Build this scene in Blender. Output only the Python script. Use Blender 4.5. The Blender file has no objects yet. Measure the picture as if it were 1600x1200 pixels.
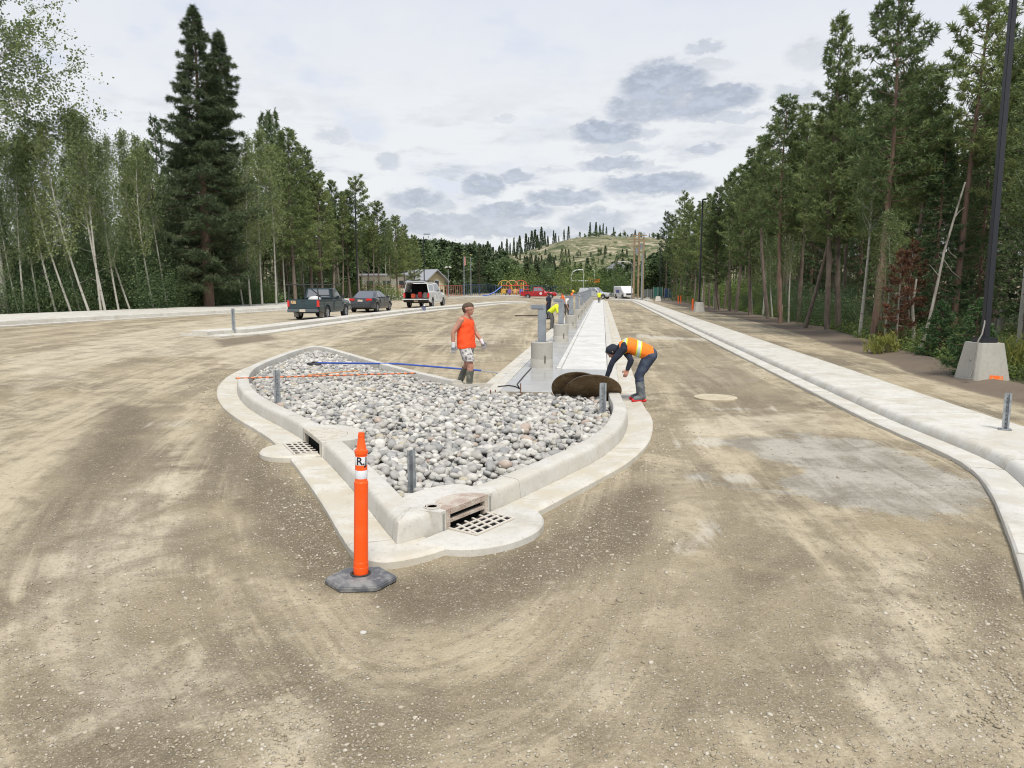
import bpy, bmesh, math, random
import numpy as np
from mathutils import Vector, Matrix, noise
R = math.radians
scene = bpy.context.scene
COL = scene.collection
rng = np.random.default_rng(7)
random.seed(7)

# ------------------------------------------------------------------ camera, sky, sun, exposure
CAM_H = 2.1; F = 1150.0; PITCH = 7.58; YAW = 6.93
cam_d = bpy.data.cameras.new('camera'); cam = bpy.data.objects.new('camera', cam_d); COL.objects.link(cam)
cam.location = (0, 0, CAM_H); cam.rotation_euler = (R(90 - PITCH), 0, R(YAW))
cam_d.sensor_width = 36; cam_d.lens = F / 1600 * 36; cam_d.clip_start = .05; cam_d.clip_end = 5000
scene.camera = cam
SUN_EL, SUN_AZ = 58, 158            # azimuth clockwise from +Y (north)
sun_d = bpy.data.lights.new('sun', 'SUN'); sun = bpy.data.objects.new('sun', sun_d); COL.objects.link(sun)
sun_d.energy = 2.7; sun_d.angle = R(16); sun_d.color = (1, .95, .87)
sd = Vector((math.cos(R(SUN_EL)) * math.sin(R(SUN_AZ)), math.cos(R(SUN_EL)) * math.cos(R(SUN_AZ)), math.sin(R(SUN_EL))))
sun.rotation_euler = (-sd).to_track_quat('-Z', 'Y').to_euler()
scene.cycles.filter_width = 1.1
scene.view_settings.view_transform = 'Standard'
try: scene.view_settings.look = 'None'
except Exception: pass
scene.view_settings.exposure = .42; scene.view_settings.gamma = 1; scene.view_settings.use_curve_mapping = False

# pixel of the survey photograph -> direction / ground point
_m = cam.rotation_euler.to_matrix()
CR, CU, CF = (_m @ Vector((1, 0, 0))), (_m @ Vector((0, 1, 0))), (_m @ Vector((0, 0, -1)))
def ray(px, py): return (CF * F + CR * (px - 800) - CU * (py - 600)).normalized()
def S(t): t = min(1., max(0., t)); return t * t * (3 - 2 * t)
def zt(x, y=0): return .32 * S((-x - 9) / 6)
def gp(px, py, dz=0.):
    d = ray(px, py); z = dz
    for _ in range(12):
        t = (CAM_H - z) / max(1e-4, -d.z); p = Vector((d.x * t, d.y * t, 0)); z = .5 * z + .5 * (zt(p.x) + dz)
    return Vector((p.x, p.y, zt(p.x) + dz))

class NT:
    def __init__(s, nt): s.nt = nt; s.n = nt.nodes; s.l = nt.links
    def node(s, t, ins=None, **kw):
        n = s.n.new(t)
        for k, v in kw.items(): setattr(n, k, v)
        for k, v in (ins or {}).items():
            if isinstance(v, bpy.types.NodeSocket): s.l.new(v, n.inputs[k])
            else: n.inputs[k].default_value = v
        return n
    def math(s, op, a, b=0., c=None, clamp=False):
        n = s.n.new('ShaderNodeMath'); n.operation = op; n.use_clamp = clamp
        for i, v in enumerate((a, b, c)):
            if v is None: continue
            if isinstance(v, bpy.types.NodeSocket): s.l.new(v, n.inputs[i])
            else: n.inputs[i].default_value = v
        return n.outputs[0]
    def mix(s, f, a, b, blend='MIX'):
        n = s.n.new('ShaderNodeMix'); n.data_type = 'RGBA'; n.blend_type = blend
        for i, v in ((0, f), (6, a), (7, b)):
            if isinstance(v, bpy.types.NodeSocket): s.l.new(v, n.inputs[i])
            else: n.inputs[i].default_value = (v if i == 0 else (*v, 1) if len(v) == 3 else v)
        return n.outputs[2]
    def noise(s, scale, detail=4, rough=.55, vec=None, dist=0.):
        n = s.node('ShaderNodeTexNoise', {'Scale': scale, 'Detail': detail, 'Roughness': rough, 'Distortion': dist})
        if vec is not None: s.l.new(vec, n.inputs['Vector'])
        return n.outputs['Fac']
    def ramp(s, v, a, b, o0=0., o1=1., smooth=True):
        n = s.n.new('ShaderNodeMapRange'); n.interpolation_type = 'SMOOTHSTEP' if smooth else 'LINEAR'
        s.l.new(v, n.inputs[0]); n.inputs[1].default_value = a; n.inputs[2].default_value = b
        n.inputs[3].default_value = o0; n.inputs[4].default_value = o1
        return n.outputs[0]

# sky: physical sky above an almost closed bright cloud layer, with grey cumulus bands
world = bpy.data.worlds.new('World'); scene.world = world; world.use_nodes = True
W = NT(world.node_tree); W.n.clear()
sky = W.node('ShaderNodeTexSky', sky_type='NISHITA', sun_disc=False, sun_elevation=R(SUN_EL), sun_rotation=R(SUN_AZ), air_density=1., dust_density=1.5)
tc = W.node('ShaderNodeTexCoord'); D = tc.outputs['Generated']
sep = W.node('ShaderNodeSeparateXYZ', {0: D}); dx, dy, dz_ = sep.outputs
az = W.math('MULTIPLY', W.math('ARCTAN2', dx, dy), 57.2958)
el = W.math('MULTIPLY', W.math('ARCSINE', dz_), 57.2958)
zc = W.math('MAXIMUM', W.math('ABSOLUTE', dz_), .03)
plane = W.node('ShaderNodeCombineXYZ', {0: W.math('DIVIDE', dx, W.math('ADD', zc, .12)), 1: W.math('DIVIDE', dy, W.math('ADD', zc, .12)), 2: 0.}).outputs[0]
aev = W.node('ShaderNodeCombineXYZ', {0: az, 1: W.math('MULTIPLY', el, 1.9), 2: 0.}).outputs[0]
n1 = W.noise(.30, 7, .62, aev); n2 = W.noise(.75, 6, .6, aev); n3 = W.noise(.10, 4, .5, aev)
w1 = W.math('SUBTRACT', n1, .5); w2 = W.math('SUBTRACT', n2, .5)
BL = [(1040,130,62,30,1),(1085,160,60,22,1),(1000,170,50,20,.9),(1135,150,50,17,1),(1100,75,28,9,.7),(1105,102,35,8,.45),(1140,183,52,8,.6),(950,207,52,17,1),
      (1000,208,25,8,.6),(965,232,60,8,.55),(958,256,48,11,.9),(1010,262,40,6,.5),(1020,288,80,15,1),(1050,280,50,9,.8),(885,308,58,12,.95),(650,312,42,15,.9),(690,322,26,9,.6),
      (755,290,34,16,1),(805,276,24,10,.9),(800,330,62,14,.95),(760,345,60,12,.8),(930,345,50,18,.75),(690,350,85,17,.85),(780,362,110,10,.75),
      (605,252,20,12,.6),(520,213,30,11,.5),(450,165,26,12,.25),(790,186,16,5,.4),(1268,85,32,20,.45),(1245,145,30,12,.55),(1100,232,26,9,.8),
      (852,265,10,5,.5),(1165,345,60,14,.5),(600,330,60,14,.5),(560,372,110,10,.5),(1060,356,60,9,.6)]
mask = None
for (cx, cy, rx, ry, st) in BL:
    d = ray(cx, cy); a0 = math.degrees(math.atan2(d.x, d.y)); e0 = math.degrees(math.asin(d.z))
    ra = rx / F * 57.3; re = ry / F * 57.3
    u = W.math('DIVIDE', W.math('ADD', W.math('SUBTRACT', az, a0), W.math('MULTIPLY', w1, 2.2)), ra)
    # flat base: lower half tighter
    v = W.math('DIVIDE', W.math('ADD', W.math('SUBTRACT', el, e0), W.math('MULTIPLY', w2, 1.5)), re)
    r2 = W.math('ADD', W.math('MULTIPLY', u, u), W.math('MULTIPLY', v, v))
    m = W.ramp(r2, 1.75, .5, 0, st)
    mask = m if mask is None else W.math('MAXIMUM', mask, m)
mask = W.math('MULTIPLY', mask, W.ramp(W.math('ADD', W.math('MULTIPLY', n2, .6), W.math('MULTIPLY', n1, .4)), .30, .50, .45, 1))
# the same kind of cloud elsewhere round the horizon and overhead
pn = W.noise(.55, 6, .6, plane); behind = W.math('MAXIMUM', W.ramp(W.math('ABSOLUTE', W.math('ADD', az, 7.)), 42, 60), W.ramp(el, 36, 48))
gen = W.math('MULTIPLY', W.ramp(pn, .52, .66, 0, .8), behind)
mask = W.math('MAXIMUM', mask, gen)
lowv = W.node('ShaderNodeCombineXYZ', {0: W.math('MULTIPLY', az, .35), 1: W.math('MULTIPLY', el, 1.5), 2: 4.}).outputs[0]
bank = W.math('MULTIPLY', W.ramp(W.noise(.42, 7, .6, lowv), .47, .62, 0, .6), W.ramp(el, 17, 7))
mask = W.math('MAXIMUM', mask, bank)
veil = W.ramp(n3, .35, .7)                         # broad thin variations
glow = W.ramp(W.math('ADD', W.math('ABSOLUTE', W.math('SUBTRACT', el, 8.)), W.math('MULTIPLY', w1, 6.)), 22, 2)
base = W.mix(veil, (4.95, 5.4, 6.6), (5.5, 5.8, 6.6))
base = W.mix(glow, base, (6.6, 6.7, 6.8))
blue = W.math('MULTIPLY', W.ramp(n3, .48, .36, 0, .7), W.ramp(az, 5, -12))
base = W.mix(W.math('MULTIPLY', blue, .6), base, (4.5, 5.1, 6.5))
grey = W.mix(W.ramp(n2, .35, .65), (3.15, 3.5, 4.15), (4.3, 4.65, 5.35))
base = W.mix(W.ramp(mask, .02, .3, 0, .7), base, (7.0, 7.05, 7.1))
cloud = W.mix(mask, base, grey)
colr = W.mix(.93, sky.outputs[0], cloud)
bg = W.node('ShaderNodeBackground', {'Color': colr, 'Strength': .101})
out = W.node('ShaderNodeOutputWorld', {'Surface': bg.outputs[0]})
world.cycles.sampling_method = 'MANUAL'; world.cycles.sample_map_resolution = 512

# ------------------------------------------------------------------ helpers
def tag(o, label=None, cat=None, group=None, kind=None):
    for k, v in (('label', label), ('category', cat), ('group', group), ('kind', kind)):
        if v: o[k] = v
    return o
def mk(name, verts, faces, mat, parent=None, smooth=False, sharp=None, loc=None):
    me = bpy.data.meshes.new(name); me.from_pydata([tuple(v) for v in verts], [], [tuple(f) for f in faces])
    if mat: me.materials.append(mat)
    return link(name, me, parent, smooth, sharp, loc)
def mkn(name, V, Fc, mat, parent=None, smooth=False):
    """fast: V (n,3) float array, Fc (m,k) int array"""
    me = bpy.data.meshes.new(name); V = np.ascontiguousarray(V, dtype=np.float32); k = Fc.shape[1]
    me.vertices.add(len(V)); me.vertices.foreach_set('co', V.ravel())
    me.loops.add(Fc.size); me.loops.foreach_set('vertex_index', np.ascontiguousarray(Fc, dtype=np.int32).ravel())
    me.polygons.add(len(Fc)); me.polygons.foreach_set('loop_start', np.arange(0, Fc.size, k, dtype=np.int32))
    me.update(calc_edges=True)
    if mat: me.materials.append(mat)
    return link(name, me, parent, smooth)
def link(name, me, parent=None, smooth=False, sharp=None, loc=None):
    if smooth:
        me.polygons.foreach_set('use_smooth', [True] * len(me.polygons))
        if sharp: me.set_sharp_from_angle(angle=R(sharp))
    o = bpy.data.objects.new(name, me); COL.objects.link(o)
    if parent: o.parent = parent
    if loc is not None: o.location = loc
    return o
def empty(name, loc, rz=0.):
    o = bpy.data.objects.new(name, None); COL.objects.link(o); o.location = loc; o.rotation_euler = (0, 0, rz); o.empty_display_size = .2
    return o
def copy_tree(o, parent=None):
    c = o.copy(); COL.objects.link(c)
    if parent: c.parent = parent
    for ch in list(o.children): copy_tree(ch, c)
    return c
class MB:
    def __init__(s): s.v = []; s.f = []
    def add(s, v, f):
        n = len(s.v); s.v += [tuple(p) for p in v]; s.f += [tuple(i + n for i in q) for q in f]; return s
    def box(s, c, d, rz=0., rx=0., ry=0., taper=1.):
        c = Vector(c); M = Matrix.Rotation(rz, 3, 'Z') @ Matrix.Rotation(ry, 3, 'Y') @ Matrix.Rotation(rx, 3, 'X')
        vs = []
        for z in (-1, 1):
            t = taper if z > 0 else 1
            for x, y in ((-1, -1), (1, -1), (1, 1), (-1, 1)): vs.append(c + M @ Vector((x * d[0] / 2 * t, y * d[1] / 2 * t, z * d[2] / 2)))
        return s.add(vs, [(3, 2, 1, 0), (4, 5, 6, 7), (0, 1, 5, 4), (1, 2, 6, 5), (2, 3, 7, 6), (3, 0, 4, 7)])
    def tube(s, pts, r, n=8, cap=True):
        pts = [Vector(p) for p in pts]; m = len(pts)
        rs = r if isinstance(r, (list, tuple)) else [r] * m
        vs = []; up = Vector((0, 0, 1))
        for i, p in enumerate(pts):
            t = (pts[min(i + 1, m - 1)] - pts[max(i - 1, 0)]).normalized()
            a = t.cross(up if abs(t.z) < .9 else Vector((1, 0, 0))).normalized(); b = a.cross(t).normalized()
            if i and a.dot(pa) < 0: a = -a; b = -b
            pa = a
            for k in range(n):
                q = 2 * math.pi * k / n; vs.append(p + a * math.cos(q) * rs[i] + b * math.sin(q) * rs[i])
        fs = [(i * n + k, i * n + (k + 1) % n, (i + 1) * n + (k + 1) % n, (i + 1) * n + k) for i in range(m - 1) for k in range(n)]
        if cap: fs += [tuple(range(n - 1, -1, -1)), tuple(range((m - 1) * n, m * n))]
        return s.add(vs, fs)
    def lathe(s, prof, n=24, c=(0, 0, 0), cap=True):
        c = Vector(c); vs = [c + Vector((r * math.cos(2 * math.pi * k / n), r * math.sin(2 * math.pi * k / n), z)) for r, z in prof for k in range(n)]
        m = len(prof)
        fs = [(i * n + k, i * n + (k + 1) % n, (i + 1) * n + (k + 1) % n, (i + 1) * n + k) for i in range(m - 1) for k in range(n)]
        if cap: fs += [tuple(range(n - 1, -1, -1)), tuple(range((m - 1) * n, m * n))]
        return s.add(vs, fs)
    def prism(s, poly, z0, z1, inset=0., rim=0.):
        """extruded 2-D polygon (ccw); optional bevelled rim"""
        P = [Vector((p[0], p[1])) for p in poly]; n = len(P); c = sum(P, Vector((0, 0))) / n
        rings = [(P, z0)]
        if rim: rings.append((P, z1 - rim)); P2 = [p + (c - p).normalized() * rim for p in P]; rings.append((P2, z1))
        else: rings.append((P, z1))
        vs = [Vector((p.x, p.y, z)) for ring, z in rings for p in ring]
        fs = [(i * n + k, i * n + (k + 1) % n, (i + 1) * n + (k + 1) % n, (i + 1) * n + k) for i in range(len(rings) - 1) for k in range(n)]
        fs += [tuple(range(n - 1, -1, -1)), tuple(range((len(rings) - 1) * n, len(rings) * n))]
        return s.add(vs, fs)
    def extrude_xz(s, poly, y0, y1):
        n = len(poly); vs = [(x, y0, z) for x, z in poly] + [(x, y1, z) for x, z in poly]
        fs = [(k, (k + 1) % n, n + (k + 1) % n, n + k) for k in range(n)] + [tuple(range(n - 1, -1, -1)), tuple(range(n, 2 * n))]
        return s.add(vs, fs)
    def build(s, name, mat, parent=None, smooth=False, sharp=None, bevel=0., loc=None, seg=2):
        o = mk(name, s.v, s.f, mat, parent, smooth, sharp, loc)
        bm = bmesh.new(); bm.from_mesh(o.data); bmesh.ops.recalc_face_normals(bm, faces=bm.faces)
        if bevel:
            es = [e for e in bm.edges if len(e.link_faces) == 2 and e.calc_face_angle(0) > .5]
            bmesh.ops.bevel(bm, geom=es, offset=bevel, segments=seg, affect='EDGES', clamp_overlap=True)
        bm.to_mesh(o.data); bm.free()
        if smooth:
            o.data.polygons.foreach_set('use_smooth', [True] * len(o.data.polygons))
            if sharp: o.data.set_sharp_from_angle(angle=R(sharp))
        return o

MATS = {}
def mat(name, col, rough=.8, metal=0., var=None, bump=None, spec=.5, coat=0., trans=0., objvar=None):
    """var = [(scale, colour2, lo, hi)], bump = (scale, strength, dist)"""
    if name in MATS: return MATS[name]
    m = bpy.data.materials.new(name); m.use_nodes = True; N = NT(m.node_tree); b = N.n['Principled BSDF']
    tcn = N.node('ShaderNodeTexCoord'); gv = N.node('ShaderNodeNewGeometry').outputs['Position'] if objvar is None else tcn.outputs['Object']
    c = None
    cur = (*col, 1)
    sock = N.node('ShaderNodeRGB'); sock.outputs[0].default_value = cur; cur = sock.outputs[0]
    for (sc, c2, lo, hi) in (var or []): cur = N.mix(N.ramp(N.noise(sc, 5, .6, gv), lo, hi), cur, c2)
    if objvar:
        oi = N.node('ShaderNodeObjectInfo').outputs['Random']
        hs = N.node('ShaderNodeHueSaturation', {'Color': cur, 'Value': N.ramp(oi, 0, 1, 1 - objvar, 1 + objvar, False), 'Saturation': 1., 'Hue': N.ramp(oi, 0, 1, .5 + objvar * .03, .5 - objvar * .03, False)})
        cur = hs.outputs[0]
    N.l.new(cur, b.inputs['Base Color'])
    b.inputs['Roughness'].default_value = rough; b.inputs['Metallic'].default_value = metal; b.inputs['Specular IOR Level'].default_value = spec
    b.inputs['Coat Weight'].default_value = coat
    if bump:
        h = N.noise(bump[0], 5, .6, gv)
        bn = N.node('ShaderNodeBump', {'Height': h, 'Strength': bump[1], 'Distance': bump[2]}); N.l.new(bn.outputs[0], b.inputs['Normal'])
    MATS[name] = m; return m
def leafmat(name, c1, c2, trans=.35, objvar=.25, dead=None):
    m = bpy.data.materials.new(name); m.use_nodes = True; N = NT(m.node_tree); N.n.clear()
    g = N.node('ShaderNodeNewGeometry'); oi = N.node('ShaderNodeObjectInfo').outputs['Random']
    isl = g.outputs['Random Per Island']
    tcn = N.node('ShaderNodeTexCoord').outputs['Object']
    lum = N.noise(.9, 3, .5, tcn)
    f = N.math('ADD', N.math('MULTIPLY', isl, .55), N.math('MULTIPLY', N.ramp(lum, .3, .7), .45))
    c = N.mix(f, c1, c2)
    if dead: c = N.mix(N.ramp(N.noise(.45, 2, .5, tcn), .62, .72, 0, .8), c, dead)
    hs = N.node('ShaderNodeHueSaturation', {'Color': c, 'Value': N.ramp(oi, 0, 1, 1 - objvar, 1 + objvar, False), 'Saturation': 1., 'Hue': N.ramp(oi, 0, 1, .515, .485, False)}).outputs[0]
    d = N.node('ShaderNodeBsdfDiffuse', {'Color': hs}); t = N.node('ShaderNodeBsdfTranslucent', {'Color': hs})
    mx = N.node('ShaderNodeMixShader', {0: trans, 1: d.outputs[0], 2: t.outputs[0]})
    gl = N.node('ShaderNodeBsdfGlossy', {'Color': (1, 1, 1, 1), 'Roughness': .5})
    mx2 = N.node('ShaderNodeMixShader', {0: .02, 1: mx.outputs[0], 2: gl.outputs[0]})
    N.node('ShaderNodeOutputMaterial', {'Surface': mx2.outputs[0]})
    return m
# ------------------------------------------------------------------ materials of the setting
def concrete(name, base, dust=(.50, .455, .36), dusty=.5, rough=.85, stria=False, gloss=None):
    m = bpy.data.materials.new(name); m.use_nodes = True; N = NT(m.node_tree); b = N.n['Principled BSDF']
    g = N.node('ShaderNodeNewGeometry'); P = g.outputs['Position']
    nrm = N.node('ShaderNodeSeparateXYZ', {0: g.outputs['Normal']}).outputs[2]
    c = N.mix(N.ramp(N.noise(1.3, 5, .6, P), .35, .7), base, tuple(x * .86 for x in base))
    c = N.mix(N.ramp(N.noise(14, 4, .6, P), .45, .75, 0, .5), c, tuple(x * .72 for x in base))
    pits = N.ramp(N.noise(85, 2, .5, P), .66, .72, 0, .55)
    c = N.mix(pits, c, tuple(x * .42 for x in base))
    up = N.ramp(nrm, .5, .9)
    dn = N.ramp(N.noise(2.6, 6, .65, P), .42, .62, 0, dusty)
    c = N.mix(N.math('MULTIPLY', dn, N.ramp(nrm, -.2, .9, .45, 1.)), c, dust)
    dk = N.ramp(N.noise(1.1, 7, .72, P), .54, .68, 0, .5)
    c = N.mix(dk, c, tuple(x * k_ for x, k_ in zip(base, (.62, .58, .50))))
    sp = N.ramp(N.noise(28, 4, .75, P), .60, .70, 0, .5); c = N.mix(sp, c, (.30, .26, .19))
    N.l.new(c, b.inputs['Base Color'])
    if gloss:
        N.l.new(N.ramp(N.noise(.5, 3, .5, P), .35, .65, gloss[0], gloss[1]), b.inputs['Roughness'])
    else: b.inputs['Roughness'].default_value = rough
    b.inputs['Specular IOR Level'].default_value = .4
    h = N.math('ADD', N.math('MULTIPLY', N.noise(60, 4, .7, P), .4), N.math('MULTIPLY', N.noise(5, 3, .5, P), .6))
    if stria:
        sv = N.node('ShaderNodeVectorMath', {0: P, 1: (.6, 60., 1)}, operation='MULTIPLY').outputs[0]
        h = N.math('ADD', h, N.math('MULTIPLY', N.noise(1., 3, .5, sv), .8))
    bn = N.node('ShaderNodeBump', {'Height': h, 'Strength': .5 if not gloss else .12, 'Distance': .006}); N.l.new(bn.outputs[0], b.inputs['Normal'])
    return m
C_KERB = concrete('kerb_concrete', (.565, .55, .50), dusty=.45)
C_GUT = concrete('gutter_concrete', (.58, .555, .485), dusty=.95)
C_WALK = concrete('fresh_concrete', (.66, .655, .62), dusty=.25, gloss=(.45, .7), stria=True)
C_WET = concrete('wet_concrete', (.40, .40, .385), dusty=0., gloss=(.2, .42))
C_SIDE = concrete('sidewalk_concrete', (.60, .585, .53), dusty=.55)
C_BASE = concrete('pedestal_concrete', (.42, .405, .36), dusty=.2)

def ground_mat():
    m = bpy.data.materials.new('packed_dirt'); m.use_nodes = True; N = NT(m.node_tree); b = N.n['Principled BSDF']
    P = N.node('ShaderNodeNewGeometry').outputs['Position']
    A = lambda n: N.node('ShaderNodeAttribute', attribute_name=n).outputs['Fac']
    trk, trl = A('trk'), A('trl')
    tv = N.node('ShaderNodeCombineXYZ', {0: trk, 1: N.math('MULTIPLY', trl, .07), 2: 0.}).outputs[0]
    tv2 = N.node('ShaderNodeCombineXYZ', {0: N.math('MULTIPLY', trk, 3.), 1: N.math('MULTIPLY', trl, .22), 2: 3.}).outputs[0]
    s1 = N.noise(.75, 5, .6, tv, .4); s2 = N.noise(1.1, 6, .68, tv2, .6)
    big = N.noise(.28, 5, .62, P, .8); mid = N.noise(1.3, 7, .68, P, .5); fine = N.noise(11, 5, .72, P)
    wx = N.math('MULTIPLY', N.math('SUBTRACT', mid, .5), 1.)
    c = N.mix(N.ramp(big, .38, .62), (.185, .152, .100), (.315, .262, .172))
    # pale compacted dusty runs following the wheel tracks
    pale = N.ramp(N.math('ADD', N.math('ADD', N.math('MULTIPLY', s1, .34), N.math('MULTIPLY', s2, .30)), N.math('MULTIPLY', mid, .36)), .46, .58)
    c = N.mix(N.math('MULTIPLY', pale, .8), c, (.53, .455, .315))
    # warm yellow fines
    c = N.mix(N.ramp(N.noise(.5, 4, .55, P, .5), .52, .68, 0, .6), c, (.345, .285, .175))
    s3 = N.noise(1.6, 3, .5, N.node('ShaderNodeCombineXYZ', {0: N.math('MULTIPLY', trk, 7.), 1: N.math('MULTIPLY', trl, .16), 2: 9.}).outputs[0], .3)
    trm = N.ramp(N.noise(.35, 4, .6, P, .5), .48, .62)
    c = N.mix(N.math('MULTIPLY', trm, N.ramp(s3, .54, .60, 0, .38)), c, (.16, .132, .09)); c = N.mix(N.math('MULTIPLY', trm, N.ramp(s3, .44, .38, 0, .25)), c, (.50, .44, .33))
    # traced patches
    pa = N.math('ADD', A('pale'), N.math('MULTIPLY', wx, 1.3))
    c = N.mix(N.math('MULTIPLY', N.math('MULTIPLY', N.ramp(pa, .30, .85), .78), N.ramp(N.math('ADD', N.math('MULTIPLY', fine, .5), N.math('MULTIPLY', s2, .5)), .40, .56, .35, 1)), c, (.57, .50, .375))
    da = N.math('ADD', A('damp'), N.math('MULTIPLY', wx, 1.2))
    c = N.mix(N.math('MULTIPLY', N.ramp(da, .3, .75), .85), c, (.135, .106, .068))
    gr = N.math('ADD', A('grey'), N.math('MULTIPLY', N.math('SUBTRACT', N.noise(.9, 7, .7, P, .8), .5), 2.4))
    grm = N.ramp(gr, .4, .62)
    c = N.mix(N.math('MULTIPLY', grm, .85), c, N.mix(N.ramp(N.math('ADD', N.math('MULTIPLY', s2, .4), N.math('MULTIPLY', mid, .6)), .42, .58), (.235, .215, .17), (.42, .40, .345)))
    wh = N.math('ADD', A('white'), N.math('MULTIPLY', N.math('SUBTRACT', s2, .5), 3.))
    c = N.mix(N.math('MULTIPLY', N.ramp(wh, .5, .95), .6), c, (.55, .52, .45))
    # crushed gravel speckle
    vor = N.node('ShaderNodeTexVoronoi', {'Scale': 34., 'Vector': P, 'Randomness': 1.}); vd = vor.outputs['Distance']; vc = N.node('ShaderNodeSeparateColor', {0: vor.outputs['Color']}).outputs
    stone = N.math('MULTIPLY', N.ramp(vd, .38, .22), N.ramp(N.math('ADD', vc[0], N.math('MULTIPLY', N.noise(.9, 4, .6, P), .9)), 1.13, 1.25))
    c = N.mix(N.math('MULTIPLY', stone, .8), c, N.mix(vc[1], (.52, .47, .38), (.36, .32, .25)))
    vor2 = N.node('ShaderNodeTexVoronoi', {'Scale': 90., 'Vector': P}); st2 = N.ramp(vor2.outputs['Distance'], .45, .15)
    c2 = N.node('ShaderNodeSeparateColor', {0: vor2.outputs['Color']}).outputs[0]
    c = N.mix(N.math('MULTIPLY', N.math('MULTIPLY', st2, N.ramp(c2, .5, .9)), .6), c, (.47, .42, .32))
    grit = N.noise(70, 3, .8, P)
    c = N.mix(N.ramp(grit, .54, .68, 0, .45), c, (.11, .09, .062)); c = N.mix(N.ramp(grit, .46, .34, 0, .35), c, (.55, .49, .38))
    c = N.mix(N.ramp(fine, .56, .72, 0, .65), c, (.12, .10, .07)); c = N.mix(N.ramp(fine, .44, .30, 0, .4), c, (.52, .47, .36))
    c = N.mix(N.ramp(mid, .60, .75, 0, .5), c, (.16, .13, .09))
    # soil of the shoulder (right) and forest floor
    so = N.math('ADD', A('soil'), N.math('MULTIPLY', wx, .5))
    c = N.mix(N.ramp(so, .4, .6), c, N.mix(mid, (.13, .098, .07), (.21, .172, .128)))
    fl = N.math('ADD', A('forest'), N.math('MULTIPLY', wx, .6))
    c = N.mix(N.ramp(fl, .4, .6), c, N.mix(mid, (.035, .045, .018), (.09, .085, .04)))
    c = N.mix(A('far'), c, N.mix(s1, (.27, .235, .175), (.36, .315, .24)))
    N.l.new(c, b.inputs['Base Color'])
    N.l.new(N.ramp(grm, 0, 1, .92, .62), b.inputs['Roughness'])
    b.inputs['Specular IOR Level'].default_value = .3
    h = N.math('ADD', N.math('MULTIPLY', fine, .9), N.math('MULTIPLY', stone, .5))
    h = N.math('ADD', h, N.math('ADD', N.math('MULTIPLY', s2, .8), N.math('MULTIPLY', N.math('MULTIPLY', s3, trm), -.6))); h = N.math('ADD', h, N.math('MULTIPLY', N.noise(45, 3, .7, P), .35)); h = N.math('ADD', h, N.math('MULTIPLY', mid, .8))
    bn = N.node('ShaderNodeBump', {'Height': h, 'Strength': .8, 'Distance': .03}); N.l.new(bn.outputs[0], b.inputs['Normal'])
    return m

# ------------------------------------------------------------------ layout lines (metres)
def catmull(P, step=.08):
    P = [Vector(p) for p in P]; out = []
    for i in range(len(P) - 1):
        p0 = P[i - 1] if i else P[0] * 2 - P[1]; p1, p2 = P[i], P[i + 1]; p3 = P[i + 2] if i + 2 < len(P) else P[-1] * 2 - P[-2]
        n = max(2, int((p2 - p1).length / step))
        for k in range(n):
            t = k / n; out.append(.5 * ((2 * p1) + (p2 - p0) * t + (2 * p0 - 5 * p1 + 4 * p2 - p3) * t * t + (3 * p1 - p0 - 3 * p2 + p3) * t ** 3))
    out.append(P[-1]); return np.array([[p.x, p.y] for p in out])
def g2(px, py, dz=.03): p = gp(px, py, dz); return Vector((p.x, p.y))
ISL_R = [(1005,633),(1017,652),(1020,667),(1016,688),(1001,708),(975,729),(938,750),(888,777),(825,810),(765,836),(710,857),(655,874),(605,882),(568,876),(548,862),(527,830),
         (508,797),(478,752),(450,715),(425,690),(400,673),(370,655),(348,637),(339,619),(343,602),(362,586),(400,570),(440,556),(482,548),(525,550),(565,560),(620,576),(690,594),(748,607)]
isl = [Vector((.76, 30.)), Vector((.76, 20.)), Vector((.75, 15.5))] + [g2(*p) for p in ISL_R]
ISL = catmull(isl, .06)
WALK_Y0 = 13.4; WALK_Z = .17; WALK_END = 100.

def offset_path(P, o):
    """curve at distance o to the right of travel, folds removed"""
    T = np.gradient(P, axis=0); T /= np.linalg.norm(T, axis=1)[:, None] + 1e-9
    Q = P + o * np.stack([T[:, 1], -T[:, 0]], 1)
    if abs(o) < 1e-6: return Q
    bad = np.zeros(len(P), bool)
    for i in range(len(P)):
        lo, hi = max(0, i - 60), min(len(P), i + 60)
        if np.min(np.hypot(*(P[lo:hi] - Q[i]).T)) < abs(o) - .012: bad[i] = True
    i = 0
    while i < len(P):
        if bad[i]:
            j = i
            while j < len(P) and bad[j]: j += 1
            a = Q[i - 1] if i else Q[j]; b_ = Q[j] if j < len(P) else a
            for k in range(i, j): Q[k] = a + (b_ - a) * (k - i + 1) / (j - i + 1)
            i = j
        else: i += 1
    if o > .3:
        w = np.exp(-np.linspace(-2, 2, 9) ** 2); w /= w.sum(); near = np.convolve(bad.astype(float), np.ones(25), 'same') > 0
        for _ in range(2):
            Sm = np.stack([np.convolve(np.pad(Q[:, a], 4, mode='edge'), w, 'valid') for a in (0, 1)], 1); Q = np.where(near[:, None], Sm, Q)
    return Q
def arclen(P): return np.concatenate([[0], np.cumsum(np.hypot(*np.diff(P, axis=0).T))])
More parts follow.
